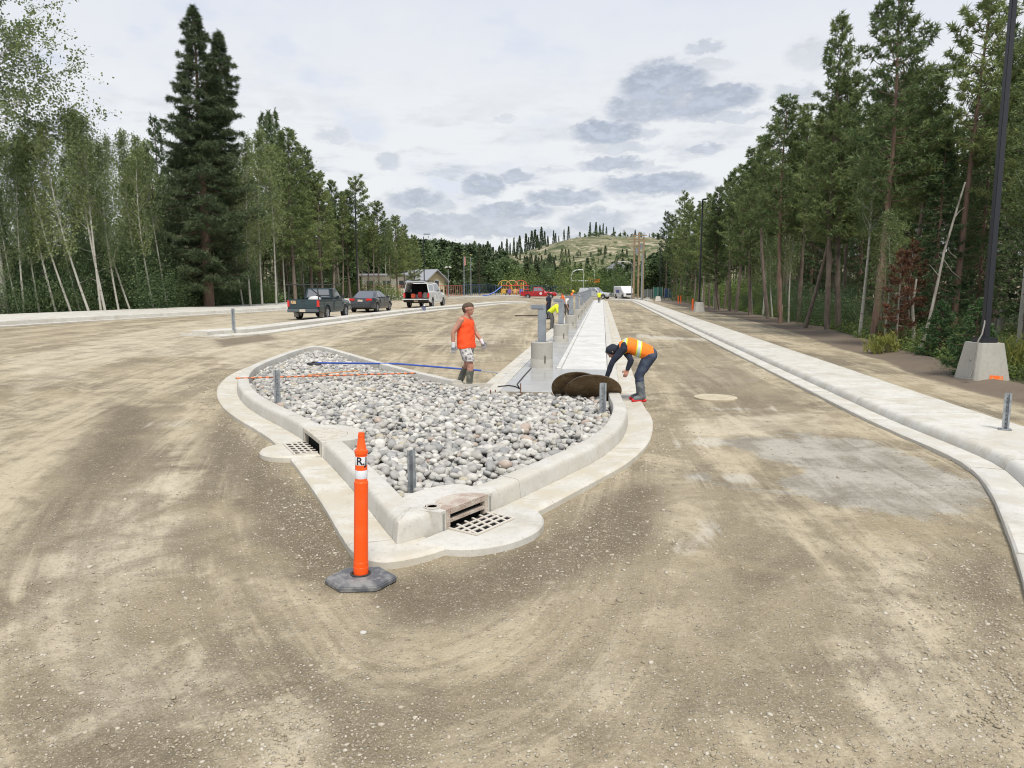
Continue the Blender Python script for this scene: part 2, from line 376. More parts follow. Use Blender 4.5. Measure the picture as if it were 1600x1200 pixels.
def sweep_sections(P, prof, parent, seg, names, skip=(), gap=.007, start=0., jitter=.0015):
    """prof: dict material/name -> list of (offset, z); every section a part"""
    s = arclen(P)
    for (nm, mt, pr) in names:
        Q = [offset_path(P, o) for o, z in pr]
        cuts = []; a = start
        while a < s[-1]:
            b_ = min(a + seg, s[-1]); cuts.append((a, b_)); a = b_
        fin = []
        for a, b_ in cuts:
            pcs = [(a, b_)]
            for (k0, k1) in skip:
                npc = []
                for (p, q) in pcs:
                    if q <= k0 or p >= k1: npc.append((p, q))
                    else:
                        if p < k0: npc.append((p, k0))
                        if q > k1: npc.append((k1, q))
                pcs = npc
            fin += [p for p in pcs if p[1] - p[0] > .05]
        for a, b_ in fin:
            a += gap / 2; b_ -= gap / 2
            ss = np.concatenate([[a], s[(s > a + .02) & (s < b_ - .02)], [b_]])
            m = len(pr); V = np.zeros((len(ss), m, 3))
            for j in range(m):
                V[:, j, 0] = np.interp(ss, s, Q[j][:, 0]); V[:, j, 1] = np.interp(ss, s, Q[j][:, 1]); V[:, j, 2] = pr[j][1] + rng.normal(0, jitter, len(ss)) * (pr[j][1] > .02)
            for k in range(len(ss)):
                for j in range(m): V[k, j, 2] += zt(V[k, j, 0])
            n = len(ss); V = V.reshape(-1, 3)
            fs = [(i * m + j, (i + 1) * m + j, (i + 1) * m + (j + 1) % m, i * m + (j + 1) % m) for i in range(n - 1) for j in range(m)]
            fs += [tuple(range(m)), tuple(range(n * m - 1, (n - 1) * m - 1, -1))]
            o = mk(nm, V, fs, mt, parent)
            bm = bmesh.new(); bm.from_mesh(o.data); bmesh.ops.recalc_face_normals(bm, faces=bm.faces); bm.to_mesh(o.data); bm.free()
            o.data.polygons.foreach_set('use_smooth', [True] * len(o.data.polygons)); o.data.set_sharp_from_angle(angle=R(38))
GUT = [(0, -.06), (0, .045), (.02, .062), (.05, .066), (.18, .052), (.33, .04), (.37, .04), (.37, -.06)]
KRB = [(.372, -.06), (.372, .05), (.384, .175), (.392, .205), (.41, .222), (.44, .230), (.575, .234), (.60, .226), (.606, .21), (.606, -.06)]

# ---- ground sheet
def poly_mask(X, Y, poly, soft):
    """soft signed mask of points inside polygon given in photograph pixels"""
    P = np.array([[*g2(px, py, 0)] for px, py in poly]); n = len(P)
    ins = np.zeros(X.shape, bool); dmin = np.full(X.shape, 1e9)
    for i in range(n):
        a, b_ = P[i], P[(i + 1) % n]
        c = ((a[1] > Y) != (b_[1] > Y)) & (X < (b_[0] - a[0]) * (Y - a[1]) / (b_[1] - a[1] + 1e-12) + a[0]); ins ^= c
        t = np.clip(((X - a[0]) * (b_[0] - a[0]) + (Y - a[1]) * (b_[1] - a[1])) / (np.sum((b_ - a) ** 2) + 1e-9), 0, 1)
        dmin = np.minimum(dmin, np.hypot(X - a[0] - t * (b_[0] - a[0]), Y - a[1] - t * (b_[1] - a[1])))
    return np.clip(.5 + np.where(ins, dmin, -dmin) / soft, 0, 1)
RK = [(115., 1.), (112., 2.5), (106., 3.8), (95, 4.1), (60, 4.1), (30, 4.1), (18, 4.12), (12.2, 4.13)]
rk = [Vector((x, y)) for y, x in RK] + [g2(1437, 690, .05), g2(1482, 710, .05), g2(1520, 733, .05), g2(1549, 769, .05), g2(1574, 827, .05), g2(1598, 900, .05), g2(1618, 990, .05), g2(1650,1120,.05), Vector((g2(1680,1200,.05).x, 2.4)), Vector((g2(1680,1200,.05).x-.1, .6))]
RKP = catmull(rk, .3)
def rk_x(y): 
    q = RKP[np.argsort(RKP[:, 1])]; return np.interp(y, q[:, 1], q[:, 0])
BERM = [(1600,615),(1500,588),(1441,563),(1362,543),(1305,522),(1260,510),(1213,500),(1126,483),(1060,472)]   # forest edge, right
bx = np.array([[*g2(a, b_, 0)] for a, b_ in BERM]); bx = bx[np.argsort(bx[:, 1])]
def berm_x(y): return np.interp(y, np.r_[0, bx[:, 1]], np.r_[bx[0, 0] - .3, bx[:, 0]])
LEFT_X = lambda y: np.interp(y, [0, 31.8, 38, 49, 60, 80, 103, 150, 200], [-26.6, -25.8, -25, -23.2, -22.8, -24.5, -28.6, -37, -45])   # far-left gutter line
def build_ground():
    ys = np.concatenate([np.linspace(-6, 2, 12)[:-1], np.geomspace(2, 45, 300)[:-1], np.geomspace(45, 900, 90)])
    t = np.linspace(-1, 1, 331); 
    U = np.sign(t) * (np.abs(t) * .42 + .58 * np.abs(t) ** 3)     # denser near the middle
    X = np.zeros((len(ys), len(t))); Y = np.zeros_like(X)
    for i, y in enumerate(ys):
        wdt = 14 + max(0, y) * 1.35; X[i] = -.1 * max(y, 0) + U * wdt; Y[i] = y
    Z = np.vectorize(zt)(X)
    d = np.hypot(X, Y)
    nz = np.zeros_like(X)
    near = d < 70
    ii = np.argwhere(near)
    for i, j in ii:
        p = (X[i, j], Y[i, j], 0.); q = Vector((p[0] * .5, p[1] * .5, 0))
        nz[i, j] = noise.noise(q) * .022 + noise.noise(q * 4.4) * .009 + noise.noise(q * 13) * .005
    # keep the ground below the slabs
    Z += nz * np.clip((Y + 3) / 5, 0, 1) - .004
    # right side: berm and forest floor hummocks
    bxx = berm_x(Y); e = np.clip(1 - np.abs(X - bxx - .1) / .8, 0, 1); Z += np.where(Y < 90, .10 * e * (1 + nz * 30), 0)
    fr = np.clip((X - bxx - .3) / 2.5, 0, 1); Z += fr * .12 * np.where(X > bxx, 1, 0)
    lx = LEFT_X(Y); fl = np.clip((lx - 5.8 - X) / 3, 0, 1); Z += fl * .25
    V = np.stack([X, Y, Z], -1).reshape(-1, 3); ny, nx = X.shape
    idx = np.arange(ny * nx).reshape(ny, nx)
    Fc = np.stack([idx[:-1, :-1], idx[:-1, 1:], idx[1:, 1:], idx[1:, :-1]], -1).reshape(-1, 4)
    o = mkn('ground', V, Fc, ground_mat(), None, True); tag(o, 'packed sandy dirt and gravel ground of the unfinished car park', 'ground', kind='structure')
    me = o.data
    def attr(n, v): a = me.attributes.new(n, 'FLOAT', 'POINT'); a.data.foreach_set('value', np.ascontiguousarray(v.reshape(-1), dtype=np.float32))
    xl = X + 3.3 * np.log(np.maximum(Y, 2.)) - 1; bl = np.clip((X + 1.5 + .0 * Y) / 2.5, 0, 1); bl = bl * bl * (3 - 2 * bl)
    attr('trk', xl * (1 - bl) + (X * .95 + .02 * Y) * bl + 0); attr('trl', Y + .0 * X)
    M = lambda polys, s: np.max([poly_mask(X, Y, p, s) * w for p, w in polys], axis=0)
    attr('damp', M([([(165,620),(255,640),(250,700),(180,760),(60,860),(0,900),(0,860),(60,800),(120,700)], .8), ([(345,640),(430,720),(520,800),(560,880),(520,930),(420,880),(360,760),(320,690)], 1.),
        ([(560,900),(700,880),(850,820),(980,750),(1060,760),(1000,870),(760,980),(560,1010)], .85), ([(1050,1010),(1100,880),(1200,830),(1300,880),(1250,1000),(1120,1060)], .6), ([(1540,780),(1570,860),(1590,930),(1600,1100),(1560,1150),(1520,1000),(1500,850)], .85),
        ([(330,530),(420,520),(440,530),(340,545)], .8), ([(600,900),(700,1000),(900,1100),(900,1200),(500,1200),(480,1000)], .4), ([(1040,500),(1110,530),(1180,570),(1250,640),(1100,650),(1040,560)], .45)], .9))
    attr('pale', M([([(30,1130),(330,1010),(420,1050),(300,1120),(60,1190)], .75), ([(380,1120),(470,1080),(560,1130),(520,1190),(400,1190)], .85), ([(200,830),(300,790),(330,800),(230,880),(60,1000),(0,1040),(0,960)], .85), ([(1000,650),(980,560),(1010,540),(1070,640)], .5), ([(1190,680),(1250,640),(1300,640),(1330,690)], .6), ([(1290,930),(1350,900),(1400,1000),(1440,1150),(1340,1150)], .8), ([(640,1120),(0,1200),(0,880),(150,780),(260,700),(330,740),(300,850),(260,1000),(380,1060)], .62), ([(400,600),(330,560),(200,560),(40,620),(0,700),(0,560),(300,500),(560,470),(700,470),(560,520)], .7),
        ([(860,1040),(900,980),(980,940),(1020,1000),(960,1100),(880,1090)], .7), ([(1360,860),(1440,850),(1480,1000),(1600,1200),(1380,1200),(1330,1000)], .7), ([(1050,600),(1200,600),(1260,560),(1180,520),(1100,560)], .5),
        ([(480,1120),(560,1080),(640,1130),(520,1200),(420,1180)], .5), ([(770,540),(820,520),(830,500),(760,505),(640,540)], .6), ([(1040,650),(1300,640),(1240,680),(1050,690)], .75)], .8))
    attr('grey', M([([(1130,690),(1220,678),(1330,680),(1460,720),(1530,760),(1545,800),(1400,800),(1290,790),(1180,760),(1240,730)], 1.), ([(1060,750),(1060,738),(1180,735),(1180,760)], .8)], .9))
    attr('white', M([([(1050,690),(1130,682),(1140,695),(1060,700)], 1.), ([(1070,742),(1180,742),(1175,756),(1080,750)], .9), ([(990,522),(1120,530),(1125,534),(990,528)], .9), ([(1060,635),(1210,634),(1215,640),(1060,641)], .75),
        ([(1350,640),(1370,632),(1380,650)], .0), ([(210,660),(290,650),(290,664),(215,672)], .7), ([(1060,860),(1110,820),(1118,828),(1075,866)], .85)], .45))
    attr('soil', np.clip(.5 + (X - (bxx - np.interp(Y, [0, 8, 20, 40, 80], [.4, .5, 1.0, 1.7, 2.4]))) / 1.0, 0, 1))
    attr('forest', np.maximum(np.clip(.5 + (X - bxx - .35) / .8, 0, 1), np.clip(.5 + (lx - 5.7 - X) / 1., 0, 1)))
    attr('far', np.clip((Y - 90) / 40, 0, 1) * .8)
    return o
build_ground()

# ---- stone island kerb with gutter and two drain inlets
sI = arclen(ISL)
def at_s(s): return Vector((np.interp(s, sI, ISL[:, 0]), np.interp(s, sI, ISL[:, 1])))
def s_near(px, py, off=.372, dz=.05):
    q = g2(px, py, dz); Q = offset_path(ISL, off); i = int(np.argmin(np.hypot(Q[:, 0] - q.x, Q[:, 1] - q.y))); return float(sI[i]), q
def inlet_range(pa, pb):
    sa, qa = s_near(*pa); sb, qb = s_near(*pb); return (min(sa, sb), max(sa, sb)), qa, qb
(rng1, q1a, q1b) = inlet_range((691, 833), (768, 801))
(rng2, q2a, q2b) = inlet_range((474, 689), (503, 714))
rg1 = tuple(sorted((s_near(712, 856, 0, .03)[0], s_near(812, 815, 0, .03)[0]))); rg2 = tuple(sorted((s_near(437, 698, 0, .03)[0], s_near(457, 720, 0, .03)[0])))
FAR_S = 14.0
kerb = empty('kerb', (0, 0, 0)); tag(kerb, 'curving concrete kerb and gutter around the cobblestone island and along the footpath', 'kerb', kind='structure')
sk = [rng1, rng2]
skg = [rg1, rg2]
sweep_sections(ISL, None, kerb, 2.6, [('gutter_section', C_GUT, GUT)], skg)
sweep_sections(ISL, None, kerb, 2.6, [('kerb_section', C_KERB, KRB)], sk)
farp = np.stack([np.full(40, .76), np.linspace(WALK_END + 3, 30.01, 40)], 1)
sweep_sections(farp, None, kerb, 6., [('gutter_section', C_GUT, GUT), ('kerb_section', C_KERB, [(o, z * (.78 if z > 0 else 1)) for o, z in KRB])], ())
# left side of the footpath: low gutter strip
lp = np.stack([np.full(90, -2.42), np.linspace(15., WALK_END, 90)], 1)
lp = np.concatenate([catmull([g2(748, 607), Vector((-2.42, 14.6)), Vector((-2.42, 16.2))], .1)[:-1], np.stack([np.full(80, -2.42), np.linspace(16.2, WALK_END, 80)], 1)])
sweep_sections(lp, None, kerb, 6., [('gutter_section', C_GUT, [(0, -.06), (0, .05), (.02, .065), (.28, .05), (.30, .05), (.30, -.06)]), ('kerb_section', C_KERB, [(.302, -.06), (.302, .10), (.32, .15), (.34, .165), (.55, .17), (.55, -.06)])])

# ---- footpath (fresh concrete panels, raised strip, wet band)
walk = empty('footpath', (0, 0, 0)); tag(walk, 'long freshly poured concrete footpath running away down the median', 'footpath', kind='structure')
def slab(name, x0, x1, y0, y1, z, mt, parent, bev=.006, z0=-.05, slope=0.):
    m = MB(); m.add([(x0, y0, z0), (x1, y0, z0), (x1, y1, z0), (x0, y1, z0), (x0, y0, z), (x1, y0, z), (x1, y1, z), (x0, y1, z)], [(3, 2, 1, 0), (4, 5, 6, 7), (0, 1, 5, 4), (1, 2, 6, 5), (2, 3, 7, 6), (3, 0, 4, 7)])
    return m.build(name, mt, parent, bevel=bev, seg=1)
slab('wet_slab', -1.865, .148, WALK_Y0, 17.2, WALK_Z, C_WET, walk)
y = 17.206; k = 0
while y < WALK_END:
    L = 1.53 if y < 60 else 6.
    slab('concrete_panel', -.925, .148, y, y + L - .008, WALK_Z + rng.uniform(-.001, .001), C_WALK, walk); y += L + .004; k += 1
y = 17.206
while y < WALK_END:
    L = 3.2 if y < 50 else 10.
    slab('wet_panel', -1.865, -1.045, y, y + L - .008, WALK_Z - .004, C_WET, walk); y += L
y = 17.206
while y < WALK_END:
    L = 6.; slab('raised_strip', -1.04, -.93, y, y + L - .008, WALK_Z + .035, C_WALK, walk, bev=.012); y += L
# formwork face and rebar at the footpath's open front edge
fw = MB().box((-1.0, WALK_Y0 - .03, .06), (1.75, .05, .21)); o = fw.build('form_board', mat('grey_form_timber', (.33, .30, .24), .9, var=[(6, (.16, .13, .10), .45, .65)], bump=(30, .5, .01)), walk, bevel=.004)
for x, h in ((-2.02, .20), (-1.93, .20), (-1.46, .33), (-.80, .36)):
    MB().tube([(x, WALK_Y0 - .085, -.05), (x + (.03 if h > .35 else 0), WALK_Y0 - .07, h)], .011, 6).build('rebar_stake', mat('rusty_steel', (.13, .055, .035), .85, var=[(20, (.20, .09, .05), .4, .6)]), walk)
tb = MB(); slab('corner_slab', -2.12, -1.87, WALK_Y0 + .0, 14.6, .165, C_KERB, walk)

# ---- rock bed and cobbles
Q6 = offset_path(ISL, .605); i0 = int(np.argmin(np.abs(Q6[:, 1] - WALK_Y0) + 100 * (np.arange(len(Q6)) > len(Q6) // 3)))
poly = Q6[i0:]; poly = np.concatenate([poly, [[-2.1, WALK_Y0 - .06], [.15, WALK_Y0 - .06]]])
step = 4; pb = poly[::step]
bed = mk('rock_bed', [(p[0], p[1], .03) for p in pb], [tuple(range(len(pb)))], mat('dark_bed_soil', (.11, .10, .085), .95), None); tag(bed, 'bed of loose river stones filling the kerbed island', 'rock bed', kind='structure')
def inside(px, py, P):
    c = False; n = len(P)
    for i in range(n):
        a, b_ = P[i], P[(i + 1) % n]
        if (a[1] > py) != (b_[1] > py) and px < (b_[0] - a[0]) * (py - a[1]) / (b_[1] - a[1]) + a[0]: c = not c
    return c
def seg_dist(px, py, P):
    a = P; b_ = np.roll(P, -1, axis=0); ab = b_ - a; t = np.clip(((px - a[:, 0]) * ab[:, 0] + (py - a[:, 1]) * ab[:, 1]) / (np.sum(ab ** 2, 1) + 1e-9), 0, 1)
    return np.min(np.hypot(px - a[:, 0] - t * ab[:, 0], py - a[:, 1] - t * ab[:, 1]))
def ico(sub, seed, rough=.13):
    bm = bmesh.new(); bmesh.ops.create_icosphere(bm, subdivisions=sub, radius=1)
    off = Vector((seed * 7.3, seed * 3.1, 0))
    for v in bm.verts:
        n = v.co.normalized(); v.co = n * (1 + noise.noise(n * 1.1 + off) * rough * 2.2 + noise.noise(n * 2.6 + off) * rough * .6)
        e = 1.25; v.co = Vector([math.copysign(abs(c) ** (1 / e), c) for c in v.co]) * (1 if e == 1 else .95)
    V = np.array([v.co[:] for v in bm.verts]); Fc = np.array([[v.index for v in f.verts] for f in bm.faces]); bm.free(); return V, Fc
def cobble_mat():
    m = bpy.data.materials.new('river_stone'); m.use_nodes = True; N = NT(m.node_tree); b = N.n['Principled BSDF']
    g = N.node('ShaderNodeNewGeometry'); P = g.outputs['Position']; oi = N.node('ShaderNodeObjectInfo').outputs['Random']
    r = N.math('FRACT', N.math('ADD', g.outputs['Random Per Island'], N.math('MULTIPLY', oi, 3.7)))
    rp = N.node('ShaderNodeValToRGB', {0: r}); cr = rp.color_ramp
    st = [(0, (.36, .35, .33)), (.2, (.47, .46, .42)), (.38, (.29, .288, .275)), (.5, (.53, .515, .47)), (.68, (.40, .385, .345)), (.80, (.26, .265, .265)), (.87, (.60, .58, .53)), (.95, (.43, .39, .29)), (.98, (.42, .34, .28)), (1, (.56, .55, .52))]
    cr.interpolation = 'CONSTANT'
    cr.elements[0].position = 0; cr.elements[0].color = (*st[0][1], 1); cr.elements[1].position = 1; cr.elements[1].color = (*st[-1][1], 1)
    for p, c in st[1:-1]: e = cr.elements.new(p); e.color = (*c, 1)
    c = N.mix(N.ramp(N.noise(22, 5, .65, P), .42, .68, 0, .4), rp.outputs[0], (.24, .225, .19))
    c = N.mix(N.ramp(N.noise(6, 3, .6, P), .5, .7, 0, .35), c, (.6, .58, .53))
    N.l.new(c, b.inputs['Base Color']); b.inputs['Roughness'].default_value = .72; b.inputs['Specular IOR Level'].default_value = .35
    bn = N.node('ShaderNodeBump', {'Height': N.noise(40, 5, .65, P), 'Strength': .5, 'Distance': .008}); N.l.new(bn.outputs[0], b.inputs['Normal'])
    return m
C_STONE = cobble_mat()
POSTS_ISL = [g2(435, 632, .12), g2(646, 770, .12), g2(941, 648, .12)]
def stones():
    P = poly[::3]; xs0, ys0 = P.min(0); xs1, ys1 = P.max(0); pts = []
    g = .102; r_ = 0; y = ys0
    while y < ys1:
        x = xs0 + (g / 2 if r_ % 2 else 0)
        while x < xs1:
            px, py = x + rng.normal(0, .026), y + rng.normal(0, .026); sz = float(np.clip(rng.lognormal(-.02, .25), .62, 1.7))
            if inside(px, py, P):
                dd = seg_dist(px, py, P)
                if dd > .035: pts.append((px, py, sz, dd, 0))
                if dd > .09 and rng.random() < .38: pts.append((px + .05, py + .04, sz * .95, dd, 1))
            x += g
        y += g * .87; r_ += 1
    vars_hi = [ico(2, s) for s in range(9)]; vars_lo = [ico(2 if s < 0 else 2, s) for s in range(9)]
    meshes = []
    for k, (V, Fc) in enumerate(vars_hi):
        o = mkn('cobble_proto', V, Fc, C_STONE, None, True); meshes.append(o.data); bpy.data.objects.remove(o)
    pts.sort(key=lambda p: p[1] ** 2 + p[0] ** 2 - 6 * p[2]); AV = []; AF = []; n = 0
    for i, (px, py, sz, dd, lay) in enumerate(pts):
        col = any((Vector((px, py)) - q).length < .06 for q in POSTS_ISL)
        a = .060 * sz; b_ = a * rng.uniform(.58, .9); c = a * rng.uniform(.42, .68)
        if dd < .07: a = min(a, dd + .01) ; b_ = min(b_, dd + .01)
        yaw = rng.uniform(0, 6.28); tx, ty = rng.normal(0, .3, 2)
        mound = .045 + .035 * min(1, max(0, 12.9 - py) / 2) + .04 * min(1, dd / .5) + .03 * noise.noise(Vector((px * .8, py * .8, 0)))
        z = mound + (rng.uniform(-.02, .025) if lay == 0 else .055)
        if col: z -= .03; a *= .7
        M = Matrix.Translation((px, py, z)) @ Matrix.Rotation(yaw, 4, 'Z') @ Matrix.Rotation(tx, 4, 'X') @ Matrix.Rotation(ty, 4, 'Y') @ Matrix.Diagonal((a, b_, c, 1))
        k = i % 9
        if i < 298:
            o = bpy.data.objects.new('cobble', meshes[k]); COL.objects.link(o); o.parent = bed; o.matrix_basis = M
        else:
            V, Fc = vars_lo[k]; Mn = np.array(M); AV.append(V @ Mn[:3, :3].T + Mn[:3, 3]); AF.append(Fc + n); n += len(V)
    o = mkn('cobbles', np.concatenate(AV), np.concatenate(AF), C_STONE, bed, True); tag(o, kind='stuff')
    print('stones', len(pts))
stones()
# ------------------------------------------------------------------ storm drains set in the kerb
BLACK = mat('drain_black', (.012, .012, .012), .9, spec=.1)
def iron_mat():
    m = bpy.data.materials.new('rusty_cast_iron'); m.use_nodes = True; N = NT(m.node_tree); b = N.n['Principled BSDF']; P = N.node('ShaderNodeNewGeometry').outputs['Position']
    v = N.node('ShaderNodeTexVoronoi', {'Scale': 55., 'Vector': P}, feature='F1').outputs['Distance']
    c = N.mix(N.ramp(v, .25, .5), (.50, .43, .37), (.36, .27, .215)); c = N.mix(N.ramp(N.noise(7, 4, .6, P), .38, .6, 0, .75), c, (.55, .51, .43))
    N.l.new(c, b.inputs['Base Color']); b.inputs['Roughness'].default_value = .8
    bn = N.node('ShaderNodeBump', {'Height': N.ramp(v, .45, .2), 'Strength': .8, 'Distance': .006}); N.l.new(bn.outputs[0], b.inputs['Normal']); return m
IRON = iron_mat(); GRATE = mat('dusty_grate_iron', (.56, .52, .45), .8, var=[(12, (.42, .33, .27), .55, .7)])
GRATE2 = mat('dusty_frame_iron', (.53, .50, .43), .85, var=[(14, (.43, .38, .30), .45, .65)])
def drain(qa, qb, label, big):
    a = Vector(qa); b = Vector(qb); t = (b - a).normalized(); L = (b - a).length; mid = (a + b) / 2; nin = Vector((t.y, -t.x))
    c = Vector((np.mean(poly[:, 0]), np.mean(poly[:, 1])))
    if (c - mid).dot(nin) < 0: nin = -nin
    yaw = math.atan2(t.y, t.x); flip = 1 if Vector((-math.sin(yaw), math.cos(yaw))).dot(nin) > 0 else -1
    root = empty('storm_drain', (mid.x, mid.y, 0), yaw); tag(root, label, 'storm drain')
    Y = lambda v: v * flip
    top = .232; hl = L / 2; w = hl - .055            # half width of iron face
    def bx(m, x0, x1, y0, y1, z0, z1): m.box(((x0 + x1) / 2, Y((y0 + y1) / 2), (z0 + z1) / 2), (x1 - x0, abs(y1 - y0), z1 - z0)); return m
    # concrete cheeks either side
    for s_ in (-1, 1):
        x0, x1 = sorted((s_ * (w + .004), s_ * (hl + .012))); bx(MB(), x0, x1, .0, .235, -.05, top - .002).build('concrete_cheek', C_KERB, root, bevel=.018)
    # iron face
    f = MB(); d = .05
    bx(f, -w, -w + .05, -.004, d, .02, top); bx(f, w - .05, w, -.004, d, .02, top); bx(f, -w + .05, w - .05, -.004, d, .185, top)
    if big: bx(f, -w + .05, w - .05, -.002, d, .112, .14)
    f.build('inlet_frame', IRON if big else GRATE2, root, bevel=.004)
    bx(MB(), -w + .01, w - .01, d + .002, d + .16, .01, top - .03).build('inlet_shade_block', BLACK, root)  # solid black block, its colour stands in for shade inside the opening
    # curved cover plate behind the face
    n = 18; rr = w
    arc = [(-w, Y(d * 0 + .0))] + [(-math.cos(math.pi * k / n) * rr, Y(.0 + math.sin(math.pi * k / n) * rr * .95)) for k in range(1, n)] + [(w, Y(0))]
    if flip < 0: arc = arc[::-1]
    arc = arc[::-1]
    P = MB(); P.prism(arc, top - .02, top + .006, rim=.004); P.build('cover_plate', IRON if big else GRATE2, root)
    if big:
        for k in range(2): MB().lathe([(.045 + .02 * k, top + .004), (.045 + .02 * k, top + .010), (.055 + .02 * k, top + .010), (.055 + .02 * k, top + .004)], 24, (-w * .98 + .0, Y(.16), 0)).build('locking_ring', GRATE, root, True, 30)
    else:
        for k in range(4):
            bx(MB(), -w * .7 + k * w * .42, -w * .7 + k * w * .42 + .03, .06, .06 + .5 * w, top + .006, top + .012).build('cover_rib', GRATE, root)
    # collar of concrete around it
    R0, R1 = (hl + .012, hl + .34) if big else (hl + .012, hl + .22)
    col = MB(); n = 28; pts = []
    for k in range(n + 1):
        q = math.pi * k / n; pts.append((-math.cos(q) * R1, Y(.235 + math.sin(q) * (R1 * .62))))
    pts = pts if flip < 0 else pts[::-1]
    inner = [( math.cos(math.pi * k / n) * rr * 1.0, .0 + math.sin(math.pi * k / n) * rr * .955) for k in range(n + 1)]
    # ring faces between outer arc and iron arc
    outer = [(math.cos(math.pi * k / n) * (hl + .015 + (.20 if big else .12) * math.sin(math.pi * k / n) ** .6), .24 * min(1, 5 * math.sin(math.pi * k / n)) + math.sin(math.pi * k / n) * (.35 if big else .37)) for k in range(n + 1)]
    vs = []; 
    for (px, py), (ox, oy) in zip(inner, outer): vs += [(px, Y(py), top + .001), (ox, Y(oy), top + .001), (ox, Y(oy), -.02), (px, Y(py), -.02)]
    fs = []
    for k in range(n):
        for j in range(4): fs.append((k * 4 + j, (k + 1) * 4 + j, (k + 1) * 4 + (j + 1) % 4, k * 4 + (j + 1) % 4))
    fs += [(0, 1, 2, 3), (n * 4 + 3, n * 4 + 2, n * 4 + 1, n * 4)]
    col.add(vs, fs); col.build('concrete_collar', C_KERB, root, True, 40)
    # apron bulging out of the gutter
    AX, AY = (.66, .64) if big else (.46, .64)
    base = [(AX * 1.0, -.002)]; n = 30
    e = [(math.cos(math.pi * k / n) * AX, -(abs(math.sin(math.pi * k / n)) ** .8) * AY) for k in range(n + 1)]
    ap = [(x, Y(y_)) for x, y_ in e]
    ap = ap if flip < 0 else ap[::-1]
    A = MB(); A.prism(ap, -.05, .069, rim=.02); A.build('concrete_apron', C_KERB if big else C_GUT, root, True, 30)
    # grate
    gw, gd = (w - .03, .29) if big else (w * .72, .27)
    g = MB(); bx(g, -gw, gw, -gd, -.008, .070, .0725); g.build('grate_shade_sheet', BLACK, root)  # thin black sheet on the apron, painting the shade below the bars
    g = MB(); z0, z1 = .0725, .082
    bx(g, -gw - .02, gw + .02, -gd - .025, -gd, .069, z1); bx(g, -gw - .02, -gw, -gd, -.006, .069, z1); bx(g, gw, gw + .02, -gd, -.006, .069, z1)
    g.build('grate_frame', GRATE, root, bevel=.003)
    nb = 5 if big else 5; 
    for k in range(nb):
        x = -gw + (k + .0) * 2 * gw / nb; x1 = x + .02
        b1 = MB(); yb, ye = -gd, -.006; sl = 2 * gw / nb * .9
        b1.add([(x, Y(yb), z0), (x + .024, Y(yb), z0), (x + .024 + sl, Y(ye), z0), (x + sl, Y(ye), z0), (x, Y(yb), z1), (x + .024, Y(yb), z1), (x + .024 + sl, Y(ye), z1), (x + sl, Y(ye), z1)], [(3, 2, 1, 0), (4, 5, 6, 7), (0, 1, 5, 4), (1, 2, 6, 5), (2, 3, 7, 6), (3, 0, 4, 7)])
        b1.build('grate_bar', GRATE, root)
    for k in range(1, 4):
        yy = -gd * k / 4; b1 = MB(); bx(b1, -gw, gw, yy - .012, yy + .012, z0, z1 - .001); b1.build('grate_bar', GRATE, root)
    return root
drain(q1a, q1b, 'rusty iron kerb inlet with two slots and slanted grate at the stone island tip', True)
drain(q2a, q2b, 'smaller dusty kerb inlet with one dark opening on the left flank of the stone island', False)

# ------------------------------------------------------------------ right-hand roadside walk with rolled kerb
rw = empty('sidewalk', (0, 0, 0)); tag(rw, 'pale concrete roadside walk with kerb and gutter curving along the right edge', 'sidewalk', kind='structure')
RIGHT = RKP   # travels towards the camera; its left is +X
sweep_sections(RIGHT, None, rw, 3.05, [('gutter_section', C_SIDE, [(-o, z) for o, z in [(0, -.06), (0, .04), (.02, .055), (.30, .045), (.34, .045), (.34, -.06)]]),
    ('kerb_section', C_SIDE, [(-o, z) for o, z in [(.342, -.06), (.342, .06), (.37, .13), (.40, .162), (.45, .172), (.64, .172), (.64, -.06)]]),
    ('walk_panel', C_SIDE, [(-o, z) for o, z in [(.645, -.06), (.645, .17), (.66, .174), (1.62, .180), (1.635, .172), (1.64, -.06)]])], gap=.02)
# far-left walk
lw = empty('sidewalk', (0, 0, 0)); tag(lw, 'wide pale concrete walk along the foot of the left-hand wood', 'sidewalk', kind='structure')
lwp = catmull([Vector((float(LEFT_X(y_)), y_)) for y_ in (4, 20, 31.8, 38, 49, 60, 80, 103, 150)], .8)
sweep_sections(lwp, None, lw, 9., [('gutter_section', C_SIDE, [(-o, z) for o, z in [(0, -.1), (0, .04), (.02, .06), (.5, .05), (.5, -.1)]]),
    ('kerb_section', C_SIDE, [(-o, z) for o, z in [(.502, -.1), (.502, .08), (.53, .22), (.58, .245), (.80, .25), (.8, -.1)]]),
    ('walk_panel', C_SIDE, [(-o, z) for o, z in [(.81, -.1), (.81, .25), (5.4, .33), (5.4, -.1)]])])
# narrow island between the two lots
li = empty('traffic_island', (0, 0, 0)); tag(li, 'long narrow concrete island in front of the parked vehicles', 'traffic island', kind='structure')
lip = catmull([g2(344, 527, .02), g2(365, 525, .02), g2(420, 521, .02), g2(520, 507, .02), g2(670, 487, .02), g2(740, 480, .02), g2(795, 474.5, .02), g2(830, 473, .02)], .5)
def strip(a, b_, z): return [(-a, -.1), (-a, z - .02), (-a - .02, z), (-b_ + .02, z), (-b_, z - .02), (-b_, -.1)]
sweep_sections(lip, None, li, 9., [('gutter_section', C_SIDE, [(o, z) for o, z in strip(0, .5, .06)]), ('kerb_section', C_SIDE, strip(.505, 1.15, .20)), ('gutter_section', C_SIDE, strip(1.155, 1.6, .06))])
